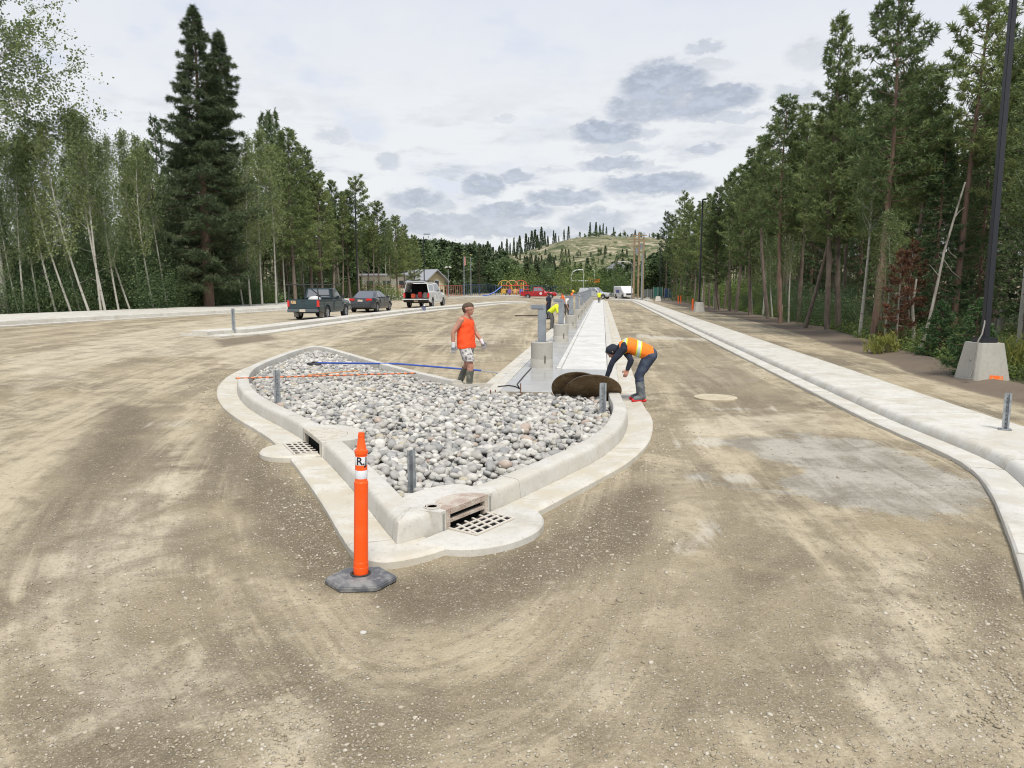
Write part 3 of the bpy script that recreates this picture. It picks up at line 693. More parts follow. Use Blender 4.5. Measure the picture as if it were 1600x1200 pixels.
# pale kerb line of the cross road at the end
for (pts_, w_) in (([(700, 466), (770, 463.5), (850, 462.6), (905, 463.5)], 1.2), ([(905, 466.5), (940, 465.2), (985, 466), (1020, 470)], .8)):
    pl = catmull([g2(*p, .05) for p in pts_], 1.5)
    sweep_sections(pl, None, lw, 30., [('kerb_section', C_SIDE, strip(-w_, 0, .2))])
# manhole cover in the right lane
def manhole(px, py, r, label, name='manhole_cover'):
    p = gp(px, py); m = MB().lathe([(r, -.05), (r, .02), (r - .03, .028), (r - .06, .028), (r - .07, .022), (.001, .024)], 40); o = m.build(name, mat('dusty_cover', (.50, .44, .32), .9, var=[(3, (.42, .36, .25), .4, .6)], bump=(25, .5, .01)), None, True, 30, loc=p); tag(o, label, 'manhole'); return o
manhole(1118, 622, .40, 'round dust-covered manhole lid in the dirt lane right of the island')
manhole(793, 474, .5, 'pale far manhole lid near the end of the narrow island')

# ------------------------------------------------------------------ orange delineator
OR = mat('safety_orange', (.95, .10, .006), .42, spec=.4, coat=.15, var=[(22, (.80, .12, .03), .56, .66), (3, (.92, .14, .03), .5, .7)]); 
def delineator():
    p = gp(564, 910); root = empty('traffic_delineator', p, R(12)); tag(root, 'orange tube delineator with white bands and black letters on a dark rubber base', 'delineator')
    rub = mat('weathered_rubber', (.095, .10, .11), .75, var=[(9, (.22, .22, .215), .42, .62), (30, (.30, .29, .27), .58, .72)], bump=(40, .5, .006))
    hexa = lambda r: [(r * math.cos(R(60 * k)), r * .80 * math.sin(R(60 * k))) for k in range(6)]
    m = MB(); rings = [(hexa(.255), 0), (hexa(.255), .035), (hexa(.225), .055), (hexa(.11), .066), (hexa(.085), .066)]
    vs = [(x, y_, z) for h, z in rings for x, y_ in h]; fs = [(i * 6 + k, i * 6 + (k + 1) % 6, (i + 1) * 6 + (k + 1) % 6, (i + 1) * 6 + k) for i in range(4) for k in range(6)] + [tuple(range(5, -1, -1)), tuple(range(24, 30))]
    m.add(vs, fs); m.build('rubber_base', rub, root, bevel=.006)
    MB().lathe([(.07, .06), (.075, .072), (.06, .075), (.056, .066)], 28).build('base_collar', mat('black_rubber', (.03, .03, .032), .7), root, True, 30)
    tilt = empty('tube_axis', (0, 0, 0)); bpy.data.objects.remove(tilt)
    H = 1.09; k = H / 1.09
    prof = [(.052, .05), (.054, .12), (.0525, .122), (.0525, .16), (.051, .162), (.0485, .70), (.0495, .735), (.044, .745), (.0425, .75), (.0425, .93), (.0425, .935), (.0465, .94), (.0475, .952), (.046, .966), (.037, .97), (.034, .975), (.0215, 1.06), (.024, 1.062), (.024, 1.072), (.021, 1.075), (.02, 1.09), (.001, 1.092)]
    tb = MB().lathe(prof, 36).build('tube', OR, root, True, 28)
    tilt_m = Matrix.Rotation(R(1.6), 4, 'Y') @ Matrix.Rotation(R(-.5), 4, 'X')
    WH = mat('reflective_white', (.74, .76, .80), .35, var=[(25, (.5, .52, .55), .55, .72)])
    for z0, z1 in ((.765, .825), (.862, .922)):
        bnd = MB().lathe([(.0432, z0), (.0438, z0 + .002), (.0438, z1 - .002), (.0432, z1)], 36, cap=False).build('reflective_band', WH, root, True, 60)
        if z0 > .85:
            cu = bpy.data.curves.new('lettering', 'FONT'); cu.body = 'R.J'; cu.size = .076; cu.align_x = 'CENTER'; cu.extrude = .0004; cu.offset = .0016
            to = bpy.data.objects.new('lettering', cu); COL.objects.link(to); dg = bpy.context.evaluated_depsgraph_get()
            me = bpy.data.meshes.new_from_object(to.evaluated_get(dg)); bpy.data.objects.remove(to)
            bm = bmesh.new(); bm.from_mesh(me); bmesh.ops.triangulate(bm, faces=bm.faces)
            for _ in range(3): bmesh.ops.subdivide_edges(bm, edges=[e for e in bm.edges if e.calc_length() > .008], cuts=1)
            a0 = math.atan2(-p.y, -p.x) - R(12)                       # faces the approaching traffic
            for v in bm.verts:
                an = a0 + (v.co.x + .004) / .0445; r_ = .0446 + v.co.z; v.co = Vector((r_ * math.cos(an), r_ * math.sin(an), z0 + .006 + v.co.y))
            bm.to_mesh(me); bm.free(); me.materials.clear(); me.materials.append(mat('black_print', (.012, .012, .014), .5)); lo = link('lettering', me, bnd)
    for ch in root.children:
        if ch.name.split('.')[0] in ('tube', 'reflective_band'): ch.matrix_basis = tilt_m
delineator()

# ------------------------------------------------------------------ galvanised sign stubs
GALV = mat('galvanised_steel', (.36, .385, .40), .45, metal=.45, var=[(12, (.26, .28, .30), .42, .6), (40, (.42, .44, .45), .6, .7)])
def ustub(px, py, dz, h, label, w=.075, yaw=0., plate=False, name='sign_post'):
    p = gp(px, py, dz); p.z -= .04; m = MB(); t = .006
    root = empty(name, p, yaw); tag(root, label, 'sign post')
    for bxs in (((0, 0, h / 2), (w * .5, t, h)), ((-w * .27, -.018, h / 2), (t, .036, h)), ((w * .27, -.018, h / 2), (t, .036, h)), ((-w * .4, -.036, h / 2), (w * .26, t, h)), ((w * .4, -.036, h / 2), (w * .26, t, h))): m.box(*bxs)
    m.build('channel', GALV, root)
    for k in range(8 if h > .4 else 4): MB().lathe([(.006, 0), (.006, .002)], 8).build('bolt_hole', BLACK, root).matrix_basis = Matrix.Translation((0, -.006, h * (.12 + .105 * k))) @ Matrix.Rotation(R(90), 4, 'X')
    if plate: MB().box((0, 0, .045), (w * 1.9, w * 1.5, .012)).build('base_plate', GALV, root, bevel=.002)
    return root
ustub(435, 632, .12, .62, 'galvanised steel post stub among the stones at the far-left end of the island', yaw=R(10), w=.10)
ustub(647, 771, .10, .47, 'galvanised steel post stub in the stones near the rusty drain at the tip', yaw=R(-25), w=.085)
ustub(941, 650, .10, .56, 'galvanised steel post stub in front of the leaning brown discs', yaw=R(8), w=.10)
ustub(1570, 671, .18, .54, 'galvanised post stub bolted to the right-hand walk edge', yaw=R(-20), w=.08, plate=True)
ustub(366, 517, .15, .88, 'lone galvanised post stub on the tip of the narrow left island', yaw=R(5), w=.13)

# ------------------------------------------------------------------ concrete pedestals with steel outlet columns along the footpath
GREYC = mat('grey_painted_steel', (.27, .295, .325), .5, metal=.2, var=[(5, (.22, .24, .265), .4, .65)])
def pedestal():
    root = empty('outlet_pedestal', (0, 0, 0))
    MB().lathe([(.275, 0), (.272, .01), (.268, .20), (.262, .21), (.262, .60), (.25, .617), (.001, .62)], 36).build('concrete_base', C_BASE, root, True, 30)
    MB().box((.10, -.2645, .22), (.03, .008, .17)).build('cable_slot', mat('slot_dark', (.12, .11, .09), .9), root)
    MB().box((0, -.0, .625), (.30, .26, .012)).build('base_plate', GREYC, root)
    MB().box((0, 0, 1.06), (.19, .15, .86)).build('steel_column', GREYC, root, bevel=.012)
    MB().box((-.10, 0, 1.44), (.34, .17, .11)).build('outlet_box', GREYC, root, bevel=.012)
    MB().box((-.10, -.088, 1.44), (.26, .008, .07)).build('outlet_lid', mat('grey_lid', (.20, .22, .25), .5), root, bevel=.003)
    return root
pd = pedestal()
ords = ['nearest', 'second', 'third', 'fourth', 'fifth', 'sixth', 'seventh', 'eighth', 'ninth', 'farthest']
for i in range(10):
    o = pd if i == 0 else copy_tree(pd)
    yy = 1.93 * 1160 / (577 - 447) + .3 + 8.3 * i; o.location = (-1.41, yy, WALK_Z - .004); o.rotation_euler.z = R(rng.uniform(-4, 4))
    tag(o, f'{ords[i]} grey steel column on a round concrete base in the row left of the footpath' if i not in (0, 9) else (f'nearest grey steel column on a tall round concrete base reflected in the wet footpath' if i == 0 else 'farthest grey steel column on a round base at the end of the footpath row'), 'outlet pedestal', 'grey outlet columns on concrete bases along the footpath')

# ------------------------------------------------------------------ light poles, right
PB = mat('black_pole_paint', (.018, .019, .024), .42, spec=.5)
def light_pole(px, py, label, near, h=8.9):
    p = gp(px, py); p.z += .07 if near else 0; root = empty('light_pole', p, R(8)); tag(root, label, 'light pole', 'black light poles along the right verge')
    zb = .12 if near else 0.
    m = MB(); s0, s1, hb = .40, .29, .80
    vs = [];
    for s_, z in ((s0, -.1), (s0, .0), (s1, hb)):
        c = .06
        for (x, y_) in ((s_ - c, -s_), (s_, -s_ + c), (s_, s_ - c), (s_ - c, s_), (-s_ + c, s_), (-s_, s_ - c), (-s_, -s_ + c), (-s_ + c, -s_)): vs.append((x, y_, z))
    fs = [(i * 8 + k, i * 8 + (k + 1) % 8, (i + 1) * 8 + (k + 1) % 8, (i + 1) * 8 + k) for i in range(2) for k in range(8)] + [tuple(range(7, -1, -1)), tuple(range(16, 24))]
    m.add(vs, fs); m.build('concrete_footing', C_BASE if near else C_SIDE, root, bevel=.008)
    MB().box((0, 0, hb + .055), (.36, .36, .11)).build('base_cover', PB, root, bevel=.01)
    MB().box((0, 0, hb + .11 + (h - hb) / 2), (.135, .135, h - hb), taper=.8).build('pole', PB, root, bevel=.01)
    MB().tube([(0, 0, h + .05), (0, -.35, h + .1)], .03, 6).build('arm', PB, root)
    MB().box((0, -.6, h + .1), (.34, .62, .09)).build('lamp_head', PB, root, bevel=.03)
    if near:
        sp = mat('orange_marking_paint', (.85, .16, .02), .7, var=[(14, (.62, .30, .16), .5, .62)])
        MB().add([(-.10, -.407, .0), (.22, -.407, .0), (.20, -.394, .10), (-.08, -.392, .115)], [(0, 1, 2, 3)]).build('paint_mark', sp, root)
        st = mat('frayed_strap', (.22, .21, .19), .9)
        MB().tube([(-.07, -.05, 1.28), (-.14, -.16, 1.22), (-.27, -.3, 1.0), (-.38, -.36, .86), (-.41, -.38, .62), (-.47, -.42, .3), (-.55, -.45, .08), (-.66, -.42, .05), (-.52, -.5, .04)], .016, 6).build('lifting_strap', st, root, True)
        MB().lathe([(.028, 0), (.028, .012)], 10).build('anchor_hole', mat('hole_grey', (.30, .30, .29), .8), root).matrix_basis = Matrix.Translation((-.405 + .055, -.1, .42)) @ Matrix.Rotation(R(-90), 4, 'Y')
    return root
light_pole(1533, 596, 'tall black light pole on a tapered concrete footing marked with orange paint', True)
light_pole(1092, 487, 'distant black light pole on a pale footing beside the orange stake', False)

# ------------------------------------------------------------------ loose gravel
def gravel():
    V0, F0 = ico(1, 3, .3); n = 15000; nV = len(V0)
    # along kerbs, in bands, everywhere
    pts = []
    T = np.gradient(ISL, axis=0); T /= np.linalg.norm(T, axis=1)[:, None]; Nn = -np.stack([T[:, 1], -T[:, 0]], 1)
    vis = np.where(ISL[:, 1] < 17)[0]
    for _ in range(3600):
        i = rng.choice(vis); d = abs(rng.normal(0, .28)) + .015; pts.append((*(ISL[i] + Nn[i] * d), rng.lognormal(0, .4)))
    for (cx, cy, sx, sy, k) in [(1500,920,60,60,900),(1560,1060,40,90,900),(930,850,70,40,900),(480,800,40,60,700),(420,1150,90,40,900),(250,900,90,90,900),(1400,960,80,100,700),(700,1150,300,50,500),(1200,1150,150,50,600),(60,1050,90,110,500),(960,1010,60,60,250),(1180,700,120,30,300),(440,730,60,30,300)]:
        for _ in range(k):
            q = gp(cx + rng.normal(0, sx), max(520, cy + rng.normal(0, sy))); pts.append((q.x, q.y, rng.lognormal(-.1, .45)))
    for _ in range(3500):
        q = gp(rng.uniform(-60, 1660), 1230 - 640 * rng.random() ** 1.3); pts.append((q.x, q.y, rng.lognormal(-.2, .45)))
    for _ in range(1800):
        i = rng.integers(0, len(RKP)); q = RKP[i]
        if q[1] > 30: continue
        pts.append((q[0] - abs(rng.normal(0, .25)) - .02, q[1] + rng.normal(0, .1), rng.lognormal(0, .35)))
    Vs = []; Fs = []; c = 0; pi = ISL[::6]
    for (x, y_, s_) in pts:
        if y_ < 2.5 or inside(x, y_, pi) or y_ > 40: continue
        if -2.5 < x < .8 and y_ > 13: continue
        if x > rk_x(y_) - .01: continue
        r = .0050 * min(s_, 3.2) * (1 + .04 * y_)
        A = Matrix.Rotation(rng.uniform(0, 6.3), 3, 'Z') @ Matrix.Rotation(rng.normal(0, .4), 3, 'X') @ Matrix.Diagonal((r * rng.uniform(.9, 1.6), r, r * rng.uniform(.45, .8)))
        zz = noise.noise(Vector((x * .5, y_ * .5, 0))) * .022 + noise.noise(Vector((x * 2.2, y_ * 2.2, 0))) * .009 - .004 + zt(x)
        Vs.append(V0 @ np.array(A).T + np.array([x, y_, zz + r * .25])); Fs.append(F0 + c); c += nV
    g = mat('crushed_stone', (.45, .41, .33), .85)
    m = bpy.data.materials['crushed_stone']; N = NT(m.node_tree); rp = N.node('ShaderNodeValToRGB', {0: N.node('ShaderNodeNewGeometry').outputs['Random Per Island']})
    rp.color_ramp.elements[0].color = (.25, .215, .155, 1); rp.color_ramp.elements[1].color = (.52, .48, .40, 1); e = rp.color_ramp.elements.new(.45); e.color = (.36, .31, .22, 1)
    N.l.new(rp.outputs[0], N.n['Principled BSDF'].inputs['Base Color'])
    o = mkn('gravel', np.concatenate(Vs), np.concatenate(Fs), g, None, True); tag(o, 'loose crushed gravel scattered over the dirt and along the kerbs', 'gravel', kind='stuff')
    # a few single pale stones lying apart
    for (px, py, s_, lab) in [(568,990,.019,'small pale stone lying alone below the orange delineator'), (1432,489,.16,'white rock at the forest edge beyond the right verge')]:
        q = gp(px, py); V, Fc = ico(2, 5); oo = mkn('stone', V * np.array([s_ * 1.3, s_, s_ * .6]), Fc, C_STONE, None, True); oo.location = (q.x, q.y, q.z + s_ * .3); tag(oo, lab, 'stone')
gravel()
# ------------------------------------------------------------------ trees: prototypes (shared mesh data)
L_PINE = leafmat('pine_needles', (.066, .115, .042), (.28, .34, .13), .32, .24)
L_SPRUCE = leafmat('spruce_needles', (.032, .060, .030), (.135, .17, .082), .15, .1)
L_ASPEN = leafmat('aspen_leaves', (.085, .13, .045), (.29, .35, .15), .42, .2)
L_DARK = leafmat('dark_conifer_needles', (.040, .078, .037), (.165, .23, .095), .15, .25)  # dark evergreen foliage colour, shared by conifers and dense shrubs
L_BUSH = leafmat('bush_leaves', (.07, .12, .03), (.20, .27, .075), .35, .25)
L_DEAD = leafmat('dead_red_needles', (.075, .040, .022), (.185, .095, .052), .15, .15)
L_YEL = leafmat('yellow_green_leaves', (.20, .22, .05), (.42, .40, .10), .4, .1)
def barkmat(name, c1, c2, c3, sc=(6, 6, 1.2), marks=None):
    m = bpy.data.materials.new(name); m.use_nodes = True; N = NT(m.node_tree); b = N.n['Principled BSDF']; O = N.node('ShaderNodeTexCoord').outputs['Object']
    v = N.node('ShaderNodeVectorMath', {0: O, 1: sc}, operation='MULTIPLY').outputs[0]
    n = N.noise(1.6, 6, .7, v); c = N.mix(N.ramp(n, .35, .65), c1, c2); c = N.mix(N.ramp(N.noise(.8, 3, .6, v), .55, .7), c, c3)
    if marks:
        v2 = N.node('ShaderNodeVectorMath', {0: O, 1: (3, 3, 11)}, operation='MULTIPLY').outputs[0]
        c = N.mix(N.ramp(N.noise(1., 4, .6, v2), .60, .66, 0, .9), c, marks)
    N.l.new(c, b.inputs['Base Color']); b.inputs['Roughness'].default_value = .9
    bn = N.node('ShaderNodeBump', {'Height': n, 'Strength': .7, 'Distance': .03}); N.l.new(bn.outputs[0], b.inputs['Normal']); return m
B_PINE = barkmat('pine_bark', (.115, .09, .07), (.22, .175, .14), (.065, .052, .042))
B_RED = barkmat('reddish_bark', (.165, .105, .078), (.27, .18, .135), (.10, .07, .055))
B_ASPEN = barkmat('aspen_bark', (.35, .34, .285), (.47, .455, .395), (.21, .20, .165), marks=(.05, .045, .04))
B_GREY = barkmat('grey_dead_wood', (.21, .19, .16), (.33, .31, .27), (.12, .11, .09))
class Wood:
    def __init__(s): s.m = MB()
    def limb(s, pts, r0, r1, n=5): 
        k = len(pts); s.m.tube(pts, [r0 + (r1 - r0) * (i / (k - 1)) for i in range(k)], n, cap=False)
def unit(n, r): v = r.normal(size=(n, 3)); return v / (np.linalg.norm(v, axis=1)[:, None] + 1e-9)
def needles(C, A, L, w, k, r, spread=.75):
    """C centres, A axes; k thin triangles fanned at every centre"""
    n = len(C); C = np.repeat(C, k, 0); A = np.repeat(A, k, 0); Ls = np.repeat(L, k) if np.ndim(L) else L
    D = A * (1 - spread) + unit(n * k, r) * spread; D /= np.linalg.norm(D, axis=1)[:, None]
    P = np.cross(D, unit(n * k, r)); P /= np.linalg.norm(P, axis=1)[:, None] + 1e-9
    ln = (Ls * r.uniform(.6, 1.15, n * k))[:, None]; ww = w * r.uniform(.7, 1.3, n * k)[:, None]
    B = C + unit(n * k, r) * .03
    V = np.stack([B - P * ww * .5, B + P * ww * .5, B + D * ln], 1).reshape(-1, 3)
    return V, np.arange(n * k * 3).reshape(-1, 3)
def leaves(C, s, r, up=.35):
    n = len(C); N_ = unit(n, r) + np.array([0, 0, up]); N_ /= np.linalg.norm(N_, axis=1)[:, None]
    U = np.cross(N_, unit(n, r)); U /= np.linalg.norm(U, axis=1)[:, None] + 1e-9; Vv = np.cross(N_, U); ss = (s * r.uniform(.6, 1.3, n))[:, None]
    V = np.stack([C - U * ss * .5, C + Vv * ss * .36, C + U * ss * .5, C - Vv * ss * .36], 1).reshape(-1, 3)
    return V, np.arange(n * 4).reshape(-1, 4)
HIDE = []
def proto(wood, V, Fc, bark, leaf, extra=None):
    a = wood.m.build('trunk', bark, None, True); b = mkn('crown', V, Fc, leaf, None); out = [('trunk', a.data), ('crown', b.data)]
    for o in (a, b): bpy.data.objects.remove(o)
    return out
def pine(seed, H=14., crown0=.35, R0=1.9, nb=95, r0=.15, bark=None, leaf=None, tuft=1., top=1.0, kn=9, irregular=.35, droop=0.):
    """lodgepole pine: whorls of up-curved limbs carrying bottle-brush tufts"""
    r = np.random.default_rng(seed); w = Wood(); bend = r.normal(0, .25, 2)
    axis = lambda t: np.array([bend[0] * math.sin(t * 2.2) , bend[1] * math.sin(t * 2.6), H * t])
    w.limb([axis(t) for t in np.linspace(0, 1, 9)], r0, .02, 8)
    C = []; A = []
    for i in range(nb):
        t = crown0 + (1 - crown0) * (i + r.random()) / nb; f = (t - crown0) / (1 - crown0)
        env = (min(1, (f + .12) * 3.2) ** .8) * (1 - f) ** .62 * .95 + .13
        ln = R0 * env * r.uniform(1 - irregular, 1 + irregular * .6); az_ = i * 2.4 + r.normal(0, .4); b0 = axis(t)
        e0 = -.15 - droop + .75 * f + r.normal(0, .12); d = np.array([math.cos(az_), math.sin(az_), 0])
        P = []; m = 6
        for k in range(m):
            q = k / (m - 1); P.append(b0 + d * ln * q + np.array([0, 0, ln * (math.tan(e0) * q * .6 + (.28 + .2 * f) * q * q)]))
        w.limb(P, .035 * (1 - f * .6), .006, 3)
        P = np.array(P); nt = int((8 + ln * 15) * tuft)
        for k in range(nt):
            q = .25 + .75 * math.sqrt(r.random()); s_ = q * (m - 1); a = int(min(m - 2, s_)); p = P[a] + (P[a + 1] - P[a]) * (s_ - a)
            off = np.array([-d[1], d[0], 0]) * r.normal(0, .22 * ln * (.35 + .5 * q)) + np.array([0, 0, abs(r.normal(0, .09)) ]) + r.normal(0, .05, 3)
            c = p + off; ax = d * .5 + off * .8 + np.array([0, 0, .45]); C.append(c); A.append(ax / np.linalg.norm(ax))
    for k in range(16): C.append(axis(1 - .012 * k) + r.normal(0, .05, 3)); A.append(np.array([0, 0, 1.]))
    # a few dead snags below the crown
    for i in range(14):
        t = r.uniform(.04, crown0 + .05); az_ = r.uniform(0, 6.3); l = r.uniform(.3, 1.1); b0 = axis(t); w.limb([b0, b0 + np.array([math.cos(az_) * l, math.sin(az_) * l, -.15 * l])], .014, .004, 3)
    V, Fc = needles(np.array(C), np.array(A), .24, .046, kn, r, .66)
    return proto(w, V, Fc, bark or B_PINE, leaf or L_PINE)
def spruce(seed, H=12., R0=2., nb=150, r0=.17, crown0=.06, twin=False, leaf=None, bark=None, dens=1., L=.24, power=.8):
    r = np.random.default_rng(seed); w = Wood(); C = []; A = []
    tops = [(0, 0, 1.)] + ([(1.9, .2, .93)] if twin else [])
    for ti, (ox, oy, hf) in enumerate(tops):
        ax_ = lambda t: np.array([ox * min(1, max(0, (t - .55) * 4)), oy * min(1, t * 2), H * hf * t])
        w.limb([ax_(t) for t in np.linspace(0, 1, 10)], r0 if ti == 0 else r0 * .6, .02, 9)
        c0 = crown0 if ti == 0 else .55; n = nb if ti == 0 else nb // 2
        for i in range(n):
            t = c0 + (1 - c0) * (i + r.random()) / n; f = 1 - t
            ln = (R0 * min(1, f * 1.55) ** power * r.uniform(.48, 1.2) + .12) * (.9 if ti else 1); 
            if t < .3: ln *= .75 + .8 * t
            a = i * 2.4 + r.normal(0, .35); d = np.array([math.cos(a), math.sin(a), 0]); b0 = ax_(t); m = 6; P = []
            for k in range(m):
                q = k / (m - 1); P.append(b0 + d * ln * q + np.array([0, 0, ln * (-.42 * q + .32 * q * q * q) * (1.1 - .9 * (1 - f) ** 2)]))
            w.limb(P, .04 * (.4 + f), .006, 3); P = np.array(P); nt = int((8 + ln * 15) * dens)
            for k in range(nt):
                q = .12 + .88 * math.sqrt(r.random()); s_ = q * (m - 1); j = int(min(m - 2, s_)); p = P[j] + (P[j + 1] - P[j]) * (s_ - j)
                side = r.normal(0, .16 * ln * (1.15 - q * .6)); c = p + np.array([-d[1], d[0], 0]) * side + np.array([0, 0, -abs(r.normal(0, .11)) - abs(side) * .25])
                ax = d * .8 + np.array([-d[1], d[0], 0]) * np.sign(side) * .5 + np.array([0, 0, -.35]); C.append(c); A.append(ax / np.linalg.norm(ax))
        for k in range(10): C.append(ax_(1 - .01 * k)); A.append(np.array([0, 0, 1.]))
    V, Fc = needles(np.array(C), np.array(A), L, .05, 8, r, .55)
    return proto(w, V, Fc, bark or B_RED, leaf or L_SPRUCE)
def aspen(seed, H=12., crown0=.4, R0=1.3, r0=.10, nl=5200, leaf_s=.13, bark=None, leaf=None, lean=0., fork=False, nb=46, up=1.05, twig=0):
    r = np.random.default_rng(seed); w = Wood(); b1, b2, ph = r.normal(0, .35, 3)
    ax_ = lambda t: np.array([b1 * math.sin(t * 3 + ph) - b1 * math.sin(ph) + lean * t * t * H, b2 * math.sin(t * 2.4), H * t])
    w.limb([ax_(t) for t in np.linspace(0, 1, 12)], r0, .012, 7); tips = []
    for i in range(nb):
        t = crown0 + (1 - crown0) * ((i + r.random()) / nb) ** .9; f = (t - crown0) / (1 - crown0)
        ln = R0 * (math.sin(math.pi * min(1, f * .85 + .18)) ** .7) * r.uniform(.5, 1.15) + .15; a = r.uniform(0, 6.28); d = np.array([math.cos(a), math.sin(a), 0]); b0 = ax_(t)
        e = up + r.normal(0, .2); P = [b0 + (d * math.cos(e * .7) + np.array([0, 0, math.sin(e)])) * ln * q + np.array([0, 0, .1 * ln * q * q]) + (r.normal(0, .05, 3) * ln * (q > 0)) for q in (0, .33, .66, 1)]
        w.limb(P, .028 * (1.2 - f), .005, 3); 
        if twig:
            for j in range(twig):
                q = r.uniform(.3, 1.); s3 = q * 3; jj = min(2, int(s3)); p0 = P[jj] + (P[jj + 1] - P[jj]) * (s3 - jj); v = unit(1, r)[0] * np.array([1, 1, .8]) + np.array([0, 0, .35]) + d * .5; v *= ln * r.uniform(.12, .3)
                w.limb([p0, p0 + v * .5 + np.array([0, 0, .03]), p0 + v], .014, .004, 3); tips += [(p0 + v, .14 + .03 * ln), (p0 + v * .6, .12 + .02 * ln)]
        else: tips += [(p, .2 + .22 * ln) for p in P[1:]]
    for i in range(9):
        t = r.uniform(.15, crown0 + .1); a = r.uniform(0, 6.3); l = r.uniform(.3, 1.); b0 = ax_(t); w.limb([b0, b0 + np.array([math.cos(a) * l, math.sin(a) * l, .35 * l])], .012, .003, 3)
    if fork:
        for s_ in (-1, 1):
            b0 = ax_(.38 + .05 * s_); w.limb([b0, b0 + np.array([.5 * s_, .1, .9]), b0 + np.array([.9 * s_, .1, 2.2]), b0 + np.array([1.0 * s_, 0, 4.2])], r0 * .6, .02, 6)
    T = np.array([p for p, s_ in tips]); Sg = np.array([s_ for p, s_ in tips]); k = r.integers(0, len(T), nl)
    cc = T[k] + r.normal(0, 1, (nl, 3)) * Sg[k][:, None] * np.array([.8, .8, .75])
    V, Fc = leaves(cc, leaf_s, r); return proto(w, V, Fc, bark or B_ASPEN, leaf or L_ASPEN)
def bush(seed, h=1.6, rr=1.3, n=1600, s=.13, leaf=None, spiky=False):
    r = np.random.default_rng(seed); w = Wood(); K = 16; cs = []
    for i in range(K):
        a = r.uniform(0, 6.28); q = math.sqrt(r.random()); z = h * r.uniform(.25, .95) * (1 - .4 * q); c = np.array([math.cos(a) * q * rr, math.sin(a) * q * rr, z]); cs.append(c)
        w.limb([np.array([0, 0, 0]) + c * .05 * np.array([1, 1, 0]), c * np.array([.5, .5, .6]), c], .018, .005, 3)
    cs = np.array(cs); k = r.integers(0, K, n); P = cs[k] + r.normal(0, 1, (n, 3)) * np.array([.30 * rr, .30 * rr, .24 * h]); P[:, 2] = np.abs(P[:, 2])
    if spiky: V, Fc = needles(P, np.tile([0, 0, 1.], (n, 1)), .4, .04, 4, r, .45)
    else: V, Fc = leaves(P, s, r)
    out = proto(w, V, Fc, B_GREY, leaf or L_BUSH); return [('stem', out[0][1]), ('foliage', out[1][1])]
PR = {
 'pine': [pine(11), pine(12, crown0=.25, R0=2.0, nb=110), pine(13, crown0=.5, R0=1.6, nb=70, irregular=.5), pine(14, crown0=.3, R0=1.5, nb=85, irregular=.45), pine(15, crown0=.42, R0=2.1, nb=60, irregular=.55, tuft=1.3), pine(16, crown0=.62, R0=1.3, nb=48, irregular=.5), pine(17, crown0=.55, R0=1.1, nb=50, irregular=.5, r0=.11)],
 'redpine': [pine(21, crown0=.4, R0=1.9, nb=85, bark=B_RED), pine(22, crown0=.5, R0=1.5, nb=70, bark=B_RED, irregular=.5)],
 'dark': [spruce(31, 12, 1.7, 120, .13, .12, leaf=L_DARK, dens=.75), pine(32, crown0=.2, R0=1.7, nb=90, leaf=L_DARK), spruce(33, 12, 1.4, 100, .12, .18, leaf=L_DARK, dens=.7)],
 'young': [spruce(41, 3.2, 1.05, 70, .05, .03, leaf=leafmat('young_spruce_needles', (.045, .10, .035), (.14, .22, .085), .2, .1), dens=1.3, L=.12)],
 'aspen': [aspen(51), aspen(52, crown0=.3, R0=1.1, nl=5200), aspen(53, crown0=.5, R0=1.5, nl=4200), aspen(54, crown0=.22, R0=1.35, nl=6200, leaf_s=.12)],
 'airy': [aspen(61, crown0=.25, R0=1.0, nl=2500, leaf_s=.15, nb=34), aspen(62, crown0=.3, R0=1.15, nl=2700, leaf_s=.15, nb=32)],
 'big_spruce': [spruce(71, 26., 4.2, 270, .5, .10, twin=True, dens=1.3, L=.42, power=.72)],
 'near_aspen': [aspen(81, H=20., crown0=.36, R0=5.6, r0=.26, nl=26000, leaf_s=.17, nb=60, up=.6, twig=18)],
 'birch': [aspen(91, H=12., crown0=.55, R0=1.8, r0=.13, nl=1600, leaf_s=.12, fork=True, nb=22)],
 'dead': [pine(95, H=6, crown0=.05, R0=1.1, nb=34, irregular=.7, r0=.07, leaf=L_DEAD, bark=B_GREY, droop=.3)],
 'bush': [bush(101, n=3200, s=.075), bush(102, h=1.1, rr=1.6, n=3200, s=.075), bush(103, h=2.2, rr=1.2, n=4000, s=.08)],
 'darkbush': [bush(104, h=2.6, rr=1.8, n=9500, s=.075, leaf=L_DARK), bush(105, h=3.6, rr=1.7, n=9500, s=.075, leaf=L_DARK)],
 'grass': [bush(106, h=.9, rr=.7, n=260, leaf=L_YEL, spiky=True)],
}
BASEH = {'pine': 14., 'redpine': 14., 'dark': 12., 'young': 3.2, 'aspen': 12., 'airy': 12., 'big_spruce': 26., 'near_aspen': 20., 'birch': 12., 'dead': 6., 'bush': 1.6, 'darkbush': 3.2, 'grass': .9}
NAME = {'pine': 'pine_tree', 'redpine': 'pine_tree', 'dark': 'spruce_tree', 'young': 'spruce_sapling', 'aspen': 'aspen_tree', 'airy': 'aspen_tree', 'big_spruce': 'spruce_tree', 'near_aspen': 'aspen_tree', 'birch': 'birch_tree', 'dead': 'dead_tree', 'bush': 'shrub', 'darkbush': 'shrub', 'grass': 'grass_tuft'}
CATS = {'spruce_sapling': 'tree', 'shrub': 'shrub', 'grass_tuft': 'grass'}
